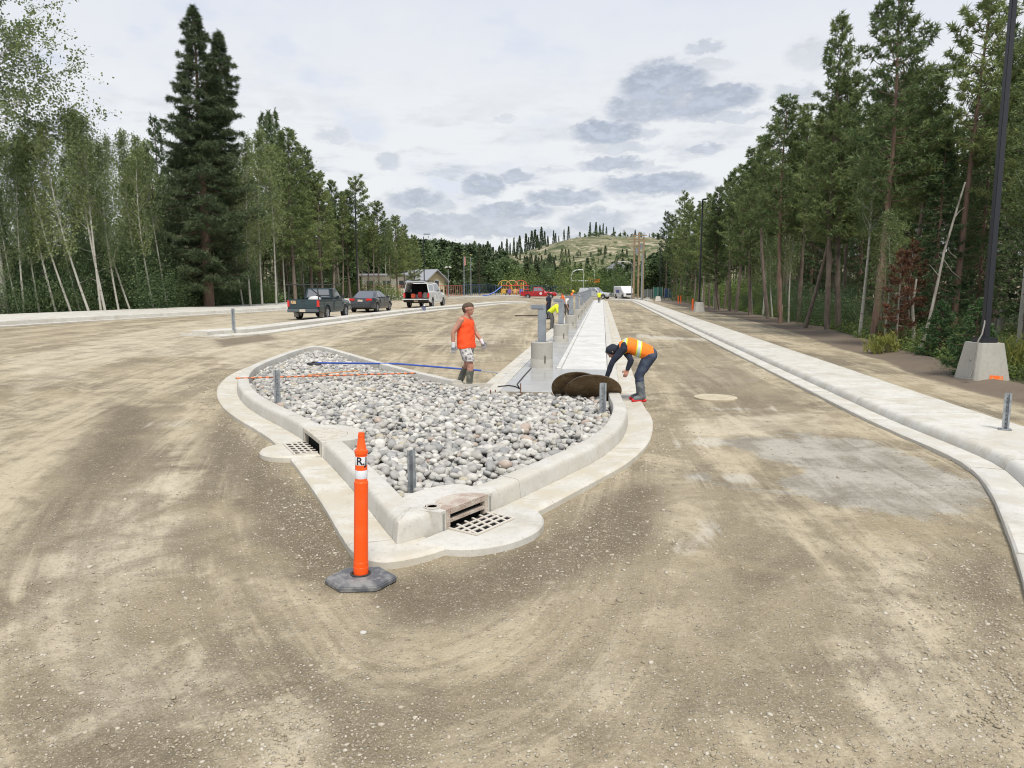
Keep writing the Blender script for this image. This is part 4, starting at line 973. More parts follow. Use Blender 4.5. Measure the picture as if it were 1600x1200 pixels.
def plant(kind, x, y, h, label, group=None, v=None, lean=(0, 0), wid=1., z=None):
    vs = PR[kind]; v = int(rng.integers(0, len(vs))) if v is None else v % len(vs); s = h / BASEH[kind]
    zz = zt(x, y) + (.25 if x < -20 else .1) if z is None else z
    root = empty(NAME[kind], (x, y, zz - .08), rng.uniform(0, 6.28)); root.rotation_euler = (R(lean[0]), R(lean[1]), root.rotation_euler.z if lean == (0, 0) else 0); root.scale = (s * wid, s * wid, s)
    for nm, me in vs[v]: o = bpy.data.objects.new(nm, me); COL.objects.link(o); o.parent = root
    tag(root, label, CATS.get(NAME[kind], 'tree'), group); return root
def proj(x, y, z=0.):
    v = Vector((x, y, z - CAM_H)); return 800 + F * v.dot(CR) / v.dot(CF), 600 - F * v.dot(CU) / v.dot(CF)
def h_for(x, y, top):
    lo, hi = .5, 60.
    for _ in range(40):
        m = (lo + hi) / 2
        if proj(x, y, m)[1] > top: lo = m
        else: hi = m
    return lo
def at_px(px, by, top, dz=0.):
    p = gp(px, by, dz); return p.x, p.y, h_for(p.x, p.y, top) - p.z
# --- right wood: front trees seen one by one: (px, base y, top y, kind, variant, lean, label)
FR = [
 (1062,470,305,'pine',4,(0,0),'pine with sparse ragged crown standing apart at the far end of the right wood'),
 (1118,484,318,'pine',1,(0,0),'bushy pine just behind the distant black light pole'),
 (1150,488,262,'pine',0,(0,0),'pine with dense dark crown right of the distant light pole'),
 (1172,492,236,'pine',3,(0,0),'tall narrow pine two right of the distant light pole'),
 (1200,498,214,'pine',2,(0,0),'pine with open top left of the reddish survey-staked trunk'),
 (1219,504,158,'redpine',0,(0,0),'pine with reddish bare trunk behind the white and orange survey stake'),
 (1258,512,232,'pine',2,(0,6),'slim pine trunk leaning right beyond the survey stake'),
 (1247,504,175,'pine',4,(0,0),'pine with bright bushy crown above the leaning trunk'),
 (1292,516,36,'pine',3,(0,0),'very tall pine whose knobbly pointed top rises over the middle of the right wood'),
 (1343,525,215,'aspen',2,(0,1),'aspen with straight white trunk marked black near its foot'),
 (1364,530,-12,'redpine',0,(0,0),'thick brown-trunked pine beside the white aspen, reaching out of the frame'),
 (1310,516,120,'pine',0,(0,0),'dense pine between the tallest pine and the white aspen'),
 (1400,528,115,'pine',2,(0,1),'thin pine rising behind the red dead spruce'),
 (1487,533,-40,'redpine',1,(0,3),'tall reddish pine with high bare trunk leaning slightly right before the black pole'),
 (1560,525,60,'birch',0,(0,4),'forked white birch rising just right of the black light pole'),
 (1596,540,-20,'pine',0,(0,0),'dark pine cut by the right edge of the picture'),
 (1175,491,330,'aspen',1,(0,0),'pale slender aspen among pines near the distant light pole'),
 (1192,493,300,'aspen',3,(0,0),'light green aspen left of the staked reddish trunk'),
 (1207,497,350,'aspen',1,(0,-2),'short light green aspen before the staked reddish trunk'),
 (1232,504,330,'aspen',0,(0,1),'small aspen with thin white stem right of the staked trunk'),
 (1380,540,330,'aspen',3,(0,0),'young leafy aspen right of the thick brown pine'),
]
for (px, by, top, kd, v, lean, lab) in FR:
    x, y, h = at_px(px, by, top, .05); plant(kd, x, y, h, lab, None, v, lean, wid=min(1.15, max(.75, 13 / h)) if kd != 'birch' else 1)
for (px, by, top, kd, lab) in [(1400,545,395,'dead','dead spruce with rusty red needles among green trunks'), (1418,538,380,'dead','second rusty red dead spruce just right of the first'), (1520,590,468,'young','fresh green spruce sapling left of the pole footing'),
    (1466,560,470,'young','small spruce sapling behind the leaning dead stem'), (1384,553,527,'grass','yellow-green grass tuft at the wood edge below the red dead spruce'), (1592,585,540,'grass','yellowing fern clump right of the pole footing')]:
    x, y, h = at_px(px, by, top); plant(kd, x, y, h, lab, None, 0)
for k_, (px, by, top, kd, v) in enumerate([(1048,467,338,'pine',0),(1056,469,352,'pine',3),(1074,471,322,'pine',1),(1084,474,330,'pine',0),(1090,476,318,'redpine',0),(1100,478,322,'pine',4),(1108,480,305,'pine',3),(1124,484,296,'pine',2),(1132,483,284,'pine',0),(1140,486,268,'pine',5),(1068,470,372,'aspen',1),(1096,477,365,'aspen',0),(1115,481,372,'aspen',3),(1080,472,366,'dark',0),(1040,466,352,'dark',1),(1052,468,380,'dark',2)]):
    x, y, h = at_px(px, by, top, .05); plant(kd, x, y, h, {'pine': 'pine in the far end row of the right wood', 'redpine': 'reddish-trunked pine in the far end row of the right wood', 'aspen': 'low pale aspen in the far end row of the right wood', 'dark': 'dark spruce in the far end row of the right wood'}[kd], 'trees closing the far end of the right wood, ' + kd, v)
for k_ in range(14):
    px = rng.uniform(1045, 1150); x, y, h = at_px(px, 467 + (px - 1040) * .14, 440); plant('bush', x + 1.5, y, 2.4, 'shrub under the far end row of the right wood', 'shrubs at the far end of the right wood', None, z=.05)
# leaning dead stem and broken trunk
def stick(px, by, tx, ty, r, label, name, br=()):
    p = gp(px, by); d = ray(tx, ty); k = (p.y + .6) / d.y; q = Vector((0, 0, CAM_H)) + d * k - p; root = empty(name, p); tag(root, label, 'tree'); w = Wood(); P = [Vector((0, 0, -.1))] + [q * t + Vector((.06 * math.sin(t * 7) * (t < 1), .05 * math.sin(5 * t), 0)) for t in (.2, .4, .6, .8, 1.)]
    w.limb(P, r, r * .45, 7); w.m.build('trunk', B_GREY, root, True)
    for (t, dx, dz) in br:
        b = q * t; w = Wood(); w.limb([b, b + Vector((dx * .5, .1, dz * .6)), b + Vector((dx, .1, dz))], r * .3, r * .1, 5); w.m.build('branch', B_GREY, root, True)
stick(1436, 552, 1507, 285, .055, 'bare grey dead stem leaning right across the wood edge', 'dead_tree', [(.62, .35, -.3), (.45, -.3, .4), (.55, .6, -.6), (.8, .3, .3)])
stick(1424, 545, 1431, 436, .075, 'short broken-off trunk beside the leaning dead stem', 'tree_stump', [(.95, .06, .12)])
stick(1546, 520, 1586, 430, .03, 'thin bare dead pole leaning right behind the light pole', 'dead_tree')
# --- fill of the right wood
prof_r = np.array([(1040,330),(1062,318),(1100,322),(1140,275),(1172,250),(1200,228),(1230,190),(1262,185),(1290,150),(1330,140),(1380,110),(1425,100),(1450,160),(1475,185),(1505,160),(1540,90),(1600,50),(1700,20),(2000,0)], float)
GR = 'trees standing inside the right-hand wood'
n = 0; tries = 0; placed = []
while n < 104 and tries < 6000:
    tries += 1; y = 10 + 110 * rng.random() ** 1.5; x = berm_x(y) + 1.2 + 15 * rng.random() ** 1.3 + .04 * y
    if y > 100 and x > 34: continue
    px, py = proj(x, y, 0)
    if px > 1760 or px < 1060: continue
    if any((x - a) ** 2 + (y - b_) ** 2 < 1.6 for a, b_ in placed): continue
    front = x < berm_x(y) + 2.5
    top = np.interp(px, prof_r[:, 0], prof_r[:, 1]) + abs(rng.normal(0, 55)) + (70 if front else 18)
    h = min(19, max(3.5, h_for(x, y, top)))
    kd = rng.choice(['pine', 'dark', 'aspen', 'redpine'], p=[.46, .22, .22, .10]) if not front else rng.choice(['pine', 'dark', 'aspen'], p=[.35, .05, .6])
    if h < 6: kd = 'dark' if rng.random() < .6 else 'aspen'
    placed.append((x, y)); n += 1
    plant(kd, x, y, h, {'pine': 'lodgepole pine standing inside the crowded right-hand wood', 'redpine': 'reddish-barked pine inside the crowded right-hand wood', 'dark': 'dark spruce in the shade of the right-hand wood', 'aspen': 'pale-stemmed aspen among the conifers of the right-hand wood'}[kd], GR + ', ' + NAME[kd].replace('_tree', ''), None, (0, 0) if rng.random() < .7 else (rng.normal(0, 2), rng.normal(0, 3)), wid=rng.uniform(.85, 1.1))
for i in range(60):
    y = 10 + 75 * rng.random() ** 1.6; x = berm_x(y) + .5 + abs(rng.normal(0, 1.2)) + .2
    if math.hypot(x - 8.4, y - 16.2) < 1.7: continue
    kd = rng.choice(['bush', 'bush', 'darkbush']); plant(kd, x, y, rng.uniform(.5, 1.3) if kd == 'bush' else (rng.uniform(1.2, 2.4) if y > 26 else .8), 'leafy green shrub along the foot of the right-hand wood' if kd == 'bush' else 'dark shrub in the shade of the right-hand wood', 'shrubs along the right wood, ' + kd, None, z=.05)
for i in range(18):
    y = 26 + 80 * rng.random() ** 1.3; x = berm_x(y) + 5 + 9 * rng.random(); plant('darkbush', x, y, rng.uniform(2.5, 5.), 'dark shrub in the shade of the right-hand wood', 'shrubs along the right wood, darkbush', None, z=.05)
# --- left wood
FL = [
 (8,489,-60,'near_aspen',0,(0,0),'large white-trunked aspen at the left picture edge, its crown filling the corner'),
 (88,488,205,'airy',0,(0,-7),'aspen with thin pale trunk leaning left, second from the left edge'),
 (140,488,190,'airy',1,(0,-9),'pale aspen leaning left, left of the twin-stemmed aspen'),
 (165,487,172,'aspen',0,(0,-5),'thick pale aspen leaning left with twin stems'),
 (158,487,185,'aspen',2,(0,-1),'straight pale stem close behind the thick leaning aspen'),
 (222,483,205,'aspen',1,(0,-3),'slender white aspen left of the giant spruce'),
 (327,480,6,'big_spruce',0,(0,0),'giant dark twin-topped spruce with reddish trunk towering over the left wood'),
 (392,479,215,'aspen',3,(0,1),'pale green aspen right beside the giant spruce'),
 (410,478,205,'aspen',1,(0,2),'bright aspen with two thin white stems right of the giant spruce'),
 (432,477,228,'aspen',0,(0,0),'aspen between the giant spruce and the broad yellow-green pine'),
 (462,473,205,'pine',1,(0,0),'broad yellow-green pine behind the dark green pickup'),
 (487,471,232,'pine',2,(0,0),'ragged one-sided pine right of the broad yellow-green pine'),
 (522,468,282,'pine',3,(0,0),'pointed pine above the grey sedan'),
 (548,467,300,'pine',2,(0,0),'thin pine immediately left of the tallest pine by the yellow house'),
 (562,467,278,'pine',4,(0,0),'pine with high whorled crown in front of the yellow house'),
 (592,466,316,'pine',0,(0,0),'pine left of the white pickup, over the house'),
 (604,466,350,'aspen',2,(0,0),'small pale-stemmed aspen in front of the long house wall'),
 (622,464.5,338,'pine',1,(0,0),'brownish pine just left of the white pickup roof'),
]
for (px, by, top, kd, v, lean, lab) in FL:
    x, y, h = at_px(px, by, top, .25); q_ = plant(kd, x, y, h, lab, None, v, lean, wid=1. if kd in ('big_spruce', 'near_aspen') else (1.15 if kd == 'pine' else .85), z=zt(x) + .2)
    if kd == 'big_spruce': q_.rotation_euler.z = R(25)
prof_l = np.array([(-200,190),(0,200),(60,215),(110,195),(150,205),(180,222),(220,225),(250,235),(380,235),(420,225),(460,225),(500,270),(520,300),(545,325),(580,325),(610,350),(640,372),(700,380)], float)
GL = 'trees standing inside the left-hand wood'
AL = ['just right of the big white aspen at the left edge', 'left of the first left-leaning trunk', 'between the two left-leaning aspens', 'just right of the thick leaning twin-stemmed aspen', 'midway between the twin-stemmed aspen and the slender white one', 'immediately right of the slender white aspen', 'in the shade left of the giant spruce', 'low beside the large aspen at the left edge', 'low and leafy left of the twin-stemmed aspen', 'close against the right side of the giant spruce', 'behind the tailgate of the dark green pickup']
for i, (px, by, top) in enumerate([(38,489,215),(62,488,230),(112,488,200),(186,486,222),(204,485,232),(240,483,212),(262,482,240),(30,489,300),(126,487,280),(380,478,240),(446,473,235)]):
    x, y, h = at_px(px, by, top, .25); plant('airy' if i % 3 else 'aspen', x, y, h, 'thin pale-stemmed aspen ' + AL[i], 'aspens in the front row of the left wood', None, (0, float(rng.normal(-1, 5))), wid=.8, z=zt(x) + .2)
for (px, by, top, v) in [(545,467,330,3),(575,466,325,2),(612,465,345,6),(634,464,352,0),(584,467,345,5),(505,471,270,1),(536,468,300,6),(648,463,368,1)]:
    x, y, h = at_px(px, by, top, .25); plant('pine', x, y, h, 'pine before the pale buildings, ' + ['above the gap left of the sedan', 'over the sedan boot', 'just left of the white pickup', 'tallest beside the cream house', 'thin one behind the sedan roof', 'behind the green pickup bonnet', 'behind the green pickup windscreen', 'partly covering the left roof of the cream house'][{545: 0, 575: 1, 612: 2, 634: 3, 584: 4, 505: 5, 536: 6, 648: 7}[px]], 'pines in front of the pale buildings', v, wid=1.05, z=zt(x) + .2)
for px in (532, 540, 551, 560, 570, 583, 596, 610, 640):
    x, y, h = at_px(px, 466, 448, .25); plant('bush', x, y, float(rng.uniform(1.2, 2.4)), 'leafy shrub under the pines in front of the pale buildings', 'shrubs in front of the pale buildings', None, z=zt(x) + .1)
n = 0; tries = 0
while n < 125 and tries < 6000:
    tries += 1; px = rng.uniform(-120, 585); by = 487 - (px / 100) * 2.2 - 14 * rng.random() ** .8; p = gp(px, by, .3); x, y = p.x, p.y
    x = min(x, float(LEFT_X(y)) - 6.6 - 3 * rng.random())
    if any((x - a) ** 2 + (y - b_) ** 2 < 2.2 for a, b_ in placed): continue
    px = proj(x, y)[0]; top = np.interp(px, prof_l[:, 0], prof_l[:, 1]) + abs(rng.normal(0, 40)) + (0 if rng.random() < .6 else 90); h = min(24, max(4, h_for(x, y, top)))
    kd = rng.choice(['airy', 'aspen', 'dark', 'pine'], p=[.36, .12, .42, .10]) if px < 380 else rng.choice(['aspen', 'pine', 'dark'], p=[.3, .35, .35])
    if kd == 'dark' and px < 260: h = min(h, 9 * y / 60)
    placed.append((x, y)); n += 1
    plant(kd, x, y, h, {'airy': 'thin-leaved aspen in the left-hand wood with sky showing through', 'aspen': 'leafy aspen in the left-hand wood', 'dark': 'dark understorey spruce in the left-hand wood', 'pine': 'pine inside the left-hand wood'}[kd], GL + ', ' + kd, None, (0, 0) if rng.random() < .5 else (rng.normal(0, 3), rng.normal(-1, 5)), wid=rng.uniform(.75, 1.0))
for i in range(110):
    px = rng.uniform(-60, 470 if i > 20 else 560); by = 488 - (px / 100) * 2.4 - 9 * rng.random(); p = gp(px, by, .3); x, y = p.x, p.y
    x = min(x, float(LEFT_X(y)) - 6.3 - 2 * rng.random())
    kd = 'darkbush' if rng.random() < .8 else 'bush'; h = rng.uniform(2., 4.6) if kd == 'darkbush' and px < 380 else rng.uniform(1.2, 2.8)
    plant(kd, x, y, h, 'dark dense shrub under the trees of the left-hand wood' if kd == 'darkbush' else 'leafy shrub at the foot of the left-hand wood', 'shrubs under the left wood, ' + kd, None)
# undergrowth carpets
def carpet(name, label, fn, n, s, leaf):
    r = np.random.default_rng(5); P = np.array([fn(r) for _ in range(n)]); V, Fc = leaves(P, s, r, .8); o = mkn(name, V, Fc, leaf); tag(o, label, 'undergrowth', kind='stuff')
PF = gp(1533, 596)
def fr(r):
    while True:
        y = 9 + 80 * r.random() ** 1.8; x = berm_x(y) + .35 + r.random() ** 1.5 * 9
        if math.hypot(x - PF.x, y - PF.y) > .9 and not (abs(x - PF.x) < .7 and y < PF.y): return (x, y, .05 + abs(r.normal(0, .16)))
def fl_(r): px = r.uniform(-80, 640); p = gp(px, 488 - (px / 100) * 2.2 - 8 * r.random(), .3); x = min(p.x, float(LEFT_X(p.y)) - 5.9); return (x - r.random(), p.y, .55 + abs(r.normal(0, .35)))
carpet('undergrowth', 'low green undergrowth and weeds along the right wood edge', fr, 26000, .11, L_BUSH)
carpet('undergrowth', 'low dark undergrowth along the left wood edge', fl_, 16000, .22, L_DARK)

# ------------------------------------------------------------------ hills and far forest
def hill(name, label, f, x0, x1, y0, y1, nx, ny, mt):
    xs = np.linspace(x0, x1, nx); ys = np.linspace(y0, y1, ny); X, Y = np.meshgrid(xs, ys); Z = np.vectorize(f)(X, Y); idx = np.arange(nx * ny).reshape(ny, nx)
    Fc = np.stack([idx[:-1, :-1], idx[:-1, 1:], idx[1:, 1:], idx[1:, :-1]], -1).reshape(-1, 4); o = mkn(name, np.stack([X, Y, Z], -1).reshape(-1, 3), Fc, mt, None, True); tag(o, label, 'hill', kind='structure'); return o
def hillmat():
    m = bpy.data.materials.new('dry_hillside'); m.use_nodes = True; N = NT(m.node_tree); b = N.n['Principled BSDF']; P = N.node('ShaderNodeNewGeometry').outputs['Position']
    sv = N.node('ShaderNodeVectorMath', {0: P, 1: (1, .6, 3.4)}, operation='MULTIPLY').outputs[0]
    c = N.mix(N.ramp(N.noise(.05, 6, .65, sv, 1.), .42, .56), (.13, .14, .075), (.23, .21, .135)); c = N.mix(N.ramp(N.noise(.10, 6, .7, sv, 1.2), .53, .60), c, (.37, .325, .235)); c = N.mix(N.ramp(N.noise(.13, 6, .75, sv, .6), .53, .58), c, (.065, .085, .04))
    N.l.new(c, b.inputs['Base Color']); b.inputs['Roughness'].default_value = 1; b.inputs['Specular IOR Level'].default_value = .1; return m
HM = hillmat()
def pz(py, d): return CAM_H + (447 - py) / 1150. * d
HP = np.array([(560,420),(640,408),(700,400),(780,402),(820,398),(850,388),(875,380),(900,374),(940,371),(985,374),(1030,380),(1080,384),(1150,392),(1300,405)], float)
def fh(x, y):
    D0 = 430.; px = 941 + 1160 * x / D0; t = np.interp(px, HP[:, 0], HP[:, 1]); top = pz(t, D0); q = (y - D0) / 150.; s_ = math.exp(-q * q * 2.2) if q < 0 else math.exp(-q * q * .5)
    return -2 + (top + 2) * s_ + 1.3 * noise.noise(Vector((x * .05, y * .04, 0))) * min(1, s_ * 2) + .7 * noise.noise(Vector((x * .16, y * .11, 3)))
HQ = np.array([(300,380),(560,378),(640,382),(700,388),(760,392),(800,402),(840,425),(865,440),(900,452)], float)
def fh2(x, y):
    D0 = 310.; px = 941 + 1160 * x / D0; t = np.interp(px, HQ[:, 0], HQ[:, 1]); top = pz(t, D0); q = (y - D0) / 90.; s_ = math.exp(-q * q * 2.) if q < 0 else math.exp(-q * q * .6)
    return -2 + (top + 2) * s_ + .8 * noise.noise(Vector((x * .06, y * .05, 7))) * min(1, s_ * 2)
hill('hill', 'dry eroded hill with sandy scars beyond the road end', fh, -260, 260, 230, 760, 130, 90, HM)
hill('hill', 'lower grassy ridge sloping down to the right behind the playground', fh2, -260, -5, 190, 480, 90, 60, HM)
def far_tree(kind, seed):
    r = np.random.default_rng(seed); n = 420
    if kind == 'c':
        t = r.random(n) ** .8; rad = (1 - t) * .17 * r.uniform(.5, 1.1, n) + .01; a = r.uniform(0, 6.28, n); C = np.stack([np.cos(a) * rad, np.sin(a) * rad, .04 + .93 * t], 1)
        D = np.stack([np.cos(a), np.sin(a), -.35 * np.ones(n)], 1); V, Fc = needles(C, D, .075, .045, 2, r, .5)
    else:
        n = 950; K_ = unit(14, r) * r.uniform(.08, .26, (14, 1)) * np.array([.8, .8, 1.35]) + np.array([0, 0, .56]); C = K_[r.integers(0, 14, n)] + r.normal(0, .055, (n, 3)); V, Fc = leaves(C, .05, r); 
        Fc = np.concatenate([Fc[:, :3], Fc[:, [0, 2, 3]]])
    tv = np.array([[-.012, 0, 0], [.012, 0, 0], [0, 0, .5], [0, -.012, 0], [0, .012, 0], [0, 0, .5]]); k = len(V)
    return np.concatenate([V, tv]), np.concatenate([Fc, [[k, k + 1, k + 2], [k + 3, k + 4, k + 5]]])
FT = {'c': [far_tree('c', s) for s in range(4)], 'b': [far_tree('b', s + 9) for s in range(3)]}
L_FAR = leafmat('far_conifer_needles', (.035, .062, .034), (.10, .14, .065), .15, .15); L_FARB = leafmat('far_broadleaf_leaves', (.09, .14, .055), (.21, .27, .11), .35, .15)
def far_mass(name, label, lst, leaf):
    Vs = []; Fs = []; c = 0
    for (kd, x, y, z, h, wd) in lst:
        V, Fc = FT[kd][int(rng.integers(0, len(FT[kd])))]; a = rng.uniform(0, 6.28); ca, sa = math.cos(a), math.sin(a); X = (V[:, 0] * ca - V[:, 1] * sa) * h * wd + x; Y_ = (V[:, 0] * sa + V[:, 1] * ca) * h * wd + y
        Vs.append(np.stack([X, Y_, V[:, 2] * h + z], 1)); Fs.append(Fc + c); c += len(V)
    o = mkn(name, np.concatenate(Vs), np.concatenate(Fs), leaf); tag(o, label, 'forest', kind='stuff'); return o
con, bro = [], []
def rowf(px0, px1, d0, d1, t0, t1, n, pc, wd=1., hfn=None):
    for _ in range(n):
        px = rng.uniform(px0, px1); d = rng.uniform(d0, d1); x = (px - 941) / 1160 * d; z = 0. if hfn is None else max(0., hfn(x, d)) - .4
        f = (px - px0) / (px1 - px0); top = pz(t0 + (t1 - t0) * f + abs(rng.normal(0, 13)) - 3, d); h = top - z
        if h < 2.5: h = rng.uniform(2.5, 4.5)
        h = min(h, 16 if hfn is None else 7); (con if rng.random() < pc else bro).append(('c' if rng.random() < pc else 'b', x, d, z, h, wd * rng.uniform(.8, 1.3)))
rowf(560, 720, 150, 200, 372, 376, 80, .55, 1.1); rowf(640, 790, 170, 240, 372, 392, 90, .6, 1.1); rowf(780, 900, 200, 240, 405, 424, 70, .45, 1.2); rowf(880, 1060, 190, 240, 418, 412, 90, .45, 1.3); rowf(1000, 1090, 130, 190, 402, 380, 60, .5, 1.2); rowf(430, 600, 140, 180, 355, 365, 60, .6, 1.1)
rowf(700, 860, 300, 420, 392, 396, 120, .8, .8, lambda x, d: max(fh(x, d), fh2(x, d))); rowf(850, 1080, 290, 360, 402, 404, 120, .6, .9, fh); rowf(900, 1060, 410, 470, 372, 372, 70, .2, 1., fh); rowf(560, 800, 290, 340, 372, 392, 120, .6, .9, fh2); rowf(1050, 1300, 300, 420, 380, 380, 90, .7, .9, fh)
con = [('c',) + t[1:] for t in con]; bro = [('b',) + t[1:] for t in bro]
far_mass('distant_forest', 'distant dark conifers massed below the hill and on its flank', con, L_FAR); far_mass('distant_forest', 'distant broadleaf woodland massed at the foot of the hill', bro, L_FARB)
# ridge spruces that stand out one by one
rm = []
for k, (V, Fc) in enumerate(FT['c']):
    o = mkn('ridge_spruce', V, Fc, L_FAR); rm.append(o.data); bpy.data.objects.remove(o)
RS = [(784,378),(792,374),(803,372),(812,369),(822,366),(831,362),(836,360),(846,356),(851,363),(865,362),(868,366),(881,360),(888,356),(921,350),(930,350),(936,354),(941,352),(946,357),(957,358),(975,366),(986,368),(995,367),(1003,366),(1011,368),(1018,367),(1030,378),(1036,379),(797,380),(808,378),(826,372),(840,368),(856,370),(873,370)]
for i, (px, top) in enumerate(RS):
    d = 436.; x = (px - 941) / 1160 * d; z = fh(x, d) - .5; h = max(3.5, pz(top, d) - z); o = bpy.data.objects.new('ridge_spruce', rm[i % 4]); COL.objects.link(o); w_ = h * rng.uniform(.45, .75); o.scale = (w_, w_, h); o.location = (x, d, z); tag(o, 'thin dark spruce silhouetted on the crest of the far hill', 'tree', 'spruces along the hill crest')
for (px, by, top, lab) in [(748,462,380,'tall dark narrow spruce behind the blue playground fence'), (878,462,388,'dark pointed spruce behind the traffic signal at the road end'), (962,455,400,'dark spruce between the signal mast and the power poles'), (727,464,392,'dark spruce beside the flagpoles')]:
    d = 170.; x = (px - 941) / 1160 * d; h = pz(top, d); plant('dark', x, d, h, lab, None, 0, wid=.9, z=0)
for (px, d, h, w_, lab) in [(905,150,5.6,1.5,'rounded green bush left of the signal mast at the road end'), (955,150,4.6,1.6,'broad light green bush right of the silver pickup'), (815,165,5.,1.4,'green bush behind the red pickup'), (1005,140,3.5,1.3,'low bush behind the wooden power poles')]:
    plant('bush', (px - 941) / 1160 * d, d, h, lab, None, 2, wid=w_ * .7, z=0)
# ------------------------------------------------------------------ vehicles (local: x forward, y left, z up)
GLASS = mat('tinted_car_glass', (.03, .038, .042), .06, spec=.9, coat=.5)
bpy.data.materials['tinted_car_glass'].node_tree.nodes['Principled BSDF'].inputs['IOR'].default_value = 2.3
TYRE = mat('tyre_rubber', (.022, .022, .023), .85); CHROME = mat('bright_trim', (.55, .56, .57), .25, metal=.9); DARKP = mat('black_plastic', (.03, .031, .034), .6)
RED = mat('red_lamp_lens', (.62, .02, .015), .25, coat=.5); WHL = mat('clear_lamp_lens', (.7, .7, .68), .25, coat=.5); PLATE = mat('licence_plate', (.62, .58, .50), .5, var=[(30, (.35, .22, .12), .5, .6)]); RIM = mat('alloy_rim', (.42, .43, .44), .35, metal=.7)
def loft(stations, parent, name, mt, sharp=32):
    """stations (x, halfwidth, zb, zt, round)"""
    V = []; k = 12
    for (x, w, zb, zt_, rr) in stations:
        h = zt_ - zb; r_ = min(rr, h * .45)
        half = [(w * .96, zb), (w, zb + h * .18), (w * 1.005, zb + h * .5), (w * .985, zt_ - r_ * 1.3), (w * .955, zt_ - r_ * .45), (w - r_ * 1.1, zt_)]
        V += [(x, -y, z) for y, z in half] + [(x, y, z) for y, z in reversed(half)]
    n = len(stations); fs = [(i * k + j, i * k + (j + 1) % k, (i + 1) * k + (j + 1) % k, (i + 1) * k + j) for i in range(n - 1) for j in range(k)] + [tuple(range(k - 1, -1, -1)), tuple(range((n - 1) * k, n * k))]
    m = MB(); m.add(V, fs); return m.build(name, mt, parent, True, sharp)
def arch_stations(base, wheels, r):
    """base: list (x,w,zb,zt,round) sorted; add stations so that the lower edge follows the wheel arches"""
    xs = sorted(set([b[0] for b in base] + [wx + r * c for wx in wheels for c in (-1.001, -1, -.92, -.78, -.55, -.28, 0, .28, .55, .78, .92, 1, 1.001)])); B = np.array(base, float); out = []
    for x in xs:
        v = [float(np.interp(x, B[:, 0], B[:, j])) for j in range(1, 5)]
        for wx in wheels:
            if abs(x - wx) <= r: v[1] = max(v[1], .33 + math.sqrt(max(0, r * r - (x - wx) ** 2)))
        out.append((x, *v))
    return out
def wheel(parent, x, y, r=.34, w=.23):
    s_ = 1 if y > 0 else -1; o = empty('wheel', (x, y, r)); o.parent = parent
    t = MB().lathe([(r * .62, -w / 2), (r * .94, -w / 2), (r, -w / 2 + .03), (r, w / 2 - .03), (r * .94, w / 2), (r * .62, w / 2)], 26, cap=False).build('tyre', TYRE, o, True, 35); t.rotation_euler = (R(90), 0, 0)
    m = MB().lathe([(r * .62, -w * .42), (r * .64, w * .42), (r * .60, w * .45), (r * .5, w * .30), (r * .2, w * .26), (.001, w * .34)], 26)
    for k in range(6): a = k * math.pi / 3; m.box((math.cos(a) * r * .38, math.sin(a) * r * .38, w * .33), (r * .48, r * .13, .03), rz=a)
    rm_ = m.build('rim', RIM, o, True, 30); rm_.rotation_euler = (R(-90 if s_ > 0 else 90), 0, 0)
def hexa_cab(b, t, parent, name, mt, bev=.05):
    """b, t: (x0, x1, halfwidth, z)"""
    v = [(x, y, q[3]) for q in (b, t) for x, y in ((q[0], -q[2]), (q[1], -q[2]), (q[1], q[2]), (q[0], q[2]))]
    m = MB(); m.add(v, [(3, 2, 1, 0), (4, 5, 6, 7), (0, 1, 5, 4), (1, 2, 6, 5), (2, 3, 7, 6), (3, 0, 4, 7)]); m.build(name, mt, parent, True, 30, bevel=bev, seg=3)
    V = [Vector(p) for p in v]; return {'right': (V[0], V[1], V[5], V[4]), 'front': (V[1], V[2], V[6], V[5]), 'left': (V[3], V[2], V[6], V[7]), 'rear': (V[0], V[3], V[7], V[4])}
def pane(face, u0, u1, v0, v1, parent, name='window', mt=None, out=.012, centre=(0, 0, 1.2), slope=None):
    a, b, c, d = face; P = lambda u, v: (a * (1 - u) + b * u) * (1 - v) + (d * (1 - u) + c * u) * v
    us = [(u0, v0), (u1, v0), (u1 if slope is None else slope, v1), (u0, v1)]; q = [P(*k) for k in us]; n = (q[1] - q[0]).cross(q[3] - q[0]).normalized()
    if n.dot(q[0] - Vector(centre)) < 0: n = -n
    m = MB(); m.add([p + n * out for p in q] + [p - n * .02 for p in q], [(0, 1, 2, 3), (7, 6, 5, 4), (0, 4, 5, 1), (1, 5, 6, 2), (2, 6, 7, 3), (3, 7, 4, 0)]); return m.build(name, mt or GLASS, parent)
def bxx(parent, name, c, d, mt, bev=.01, **k): return MB().box(c, d, **k).build(name, mt, parent, bevel=bev)
def paint(name, c, met=.2): return mat(name, c, .32, metal=met, coat=.6, var=[(3, tuple(x * .8 for x in c), .45, .65)])
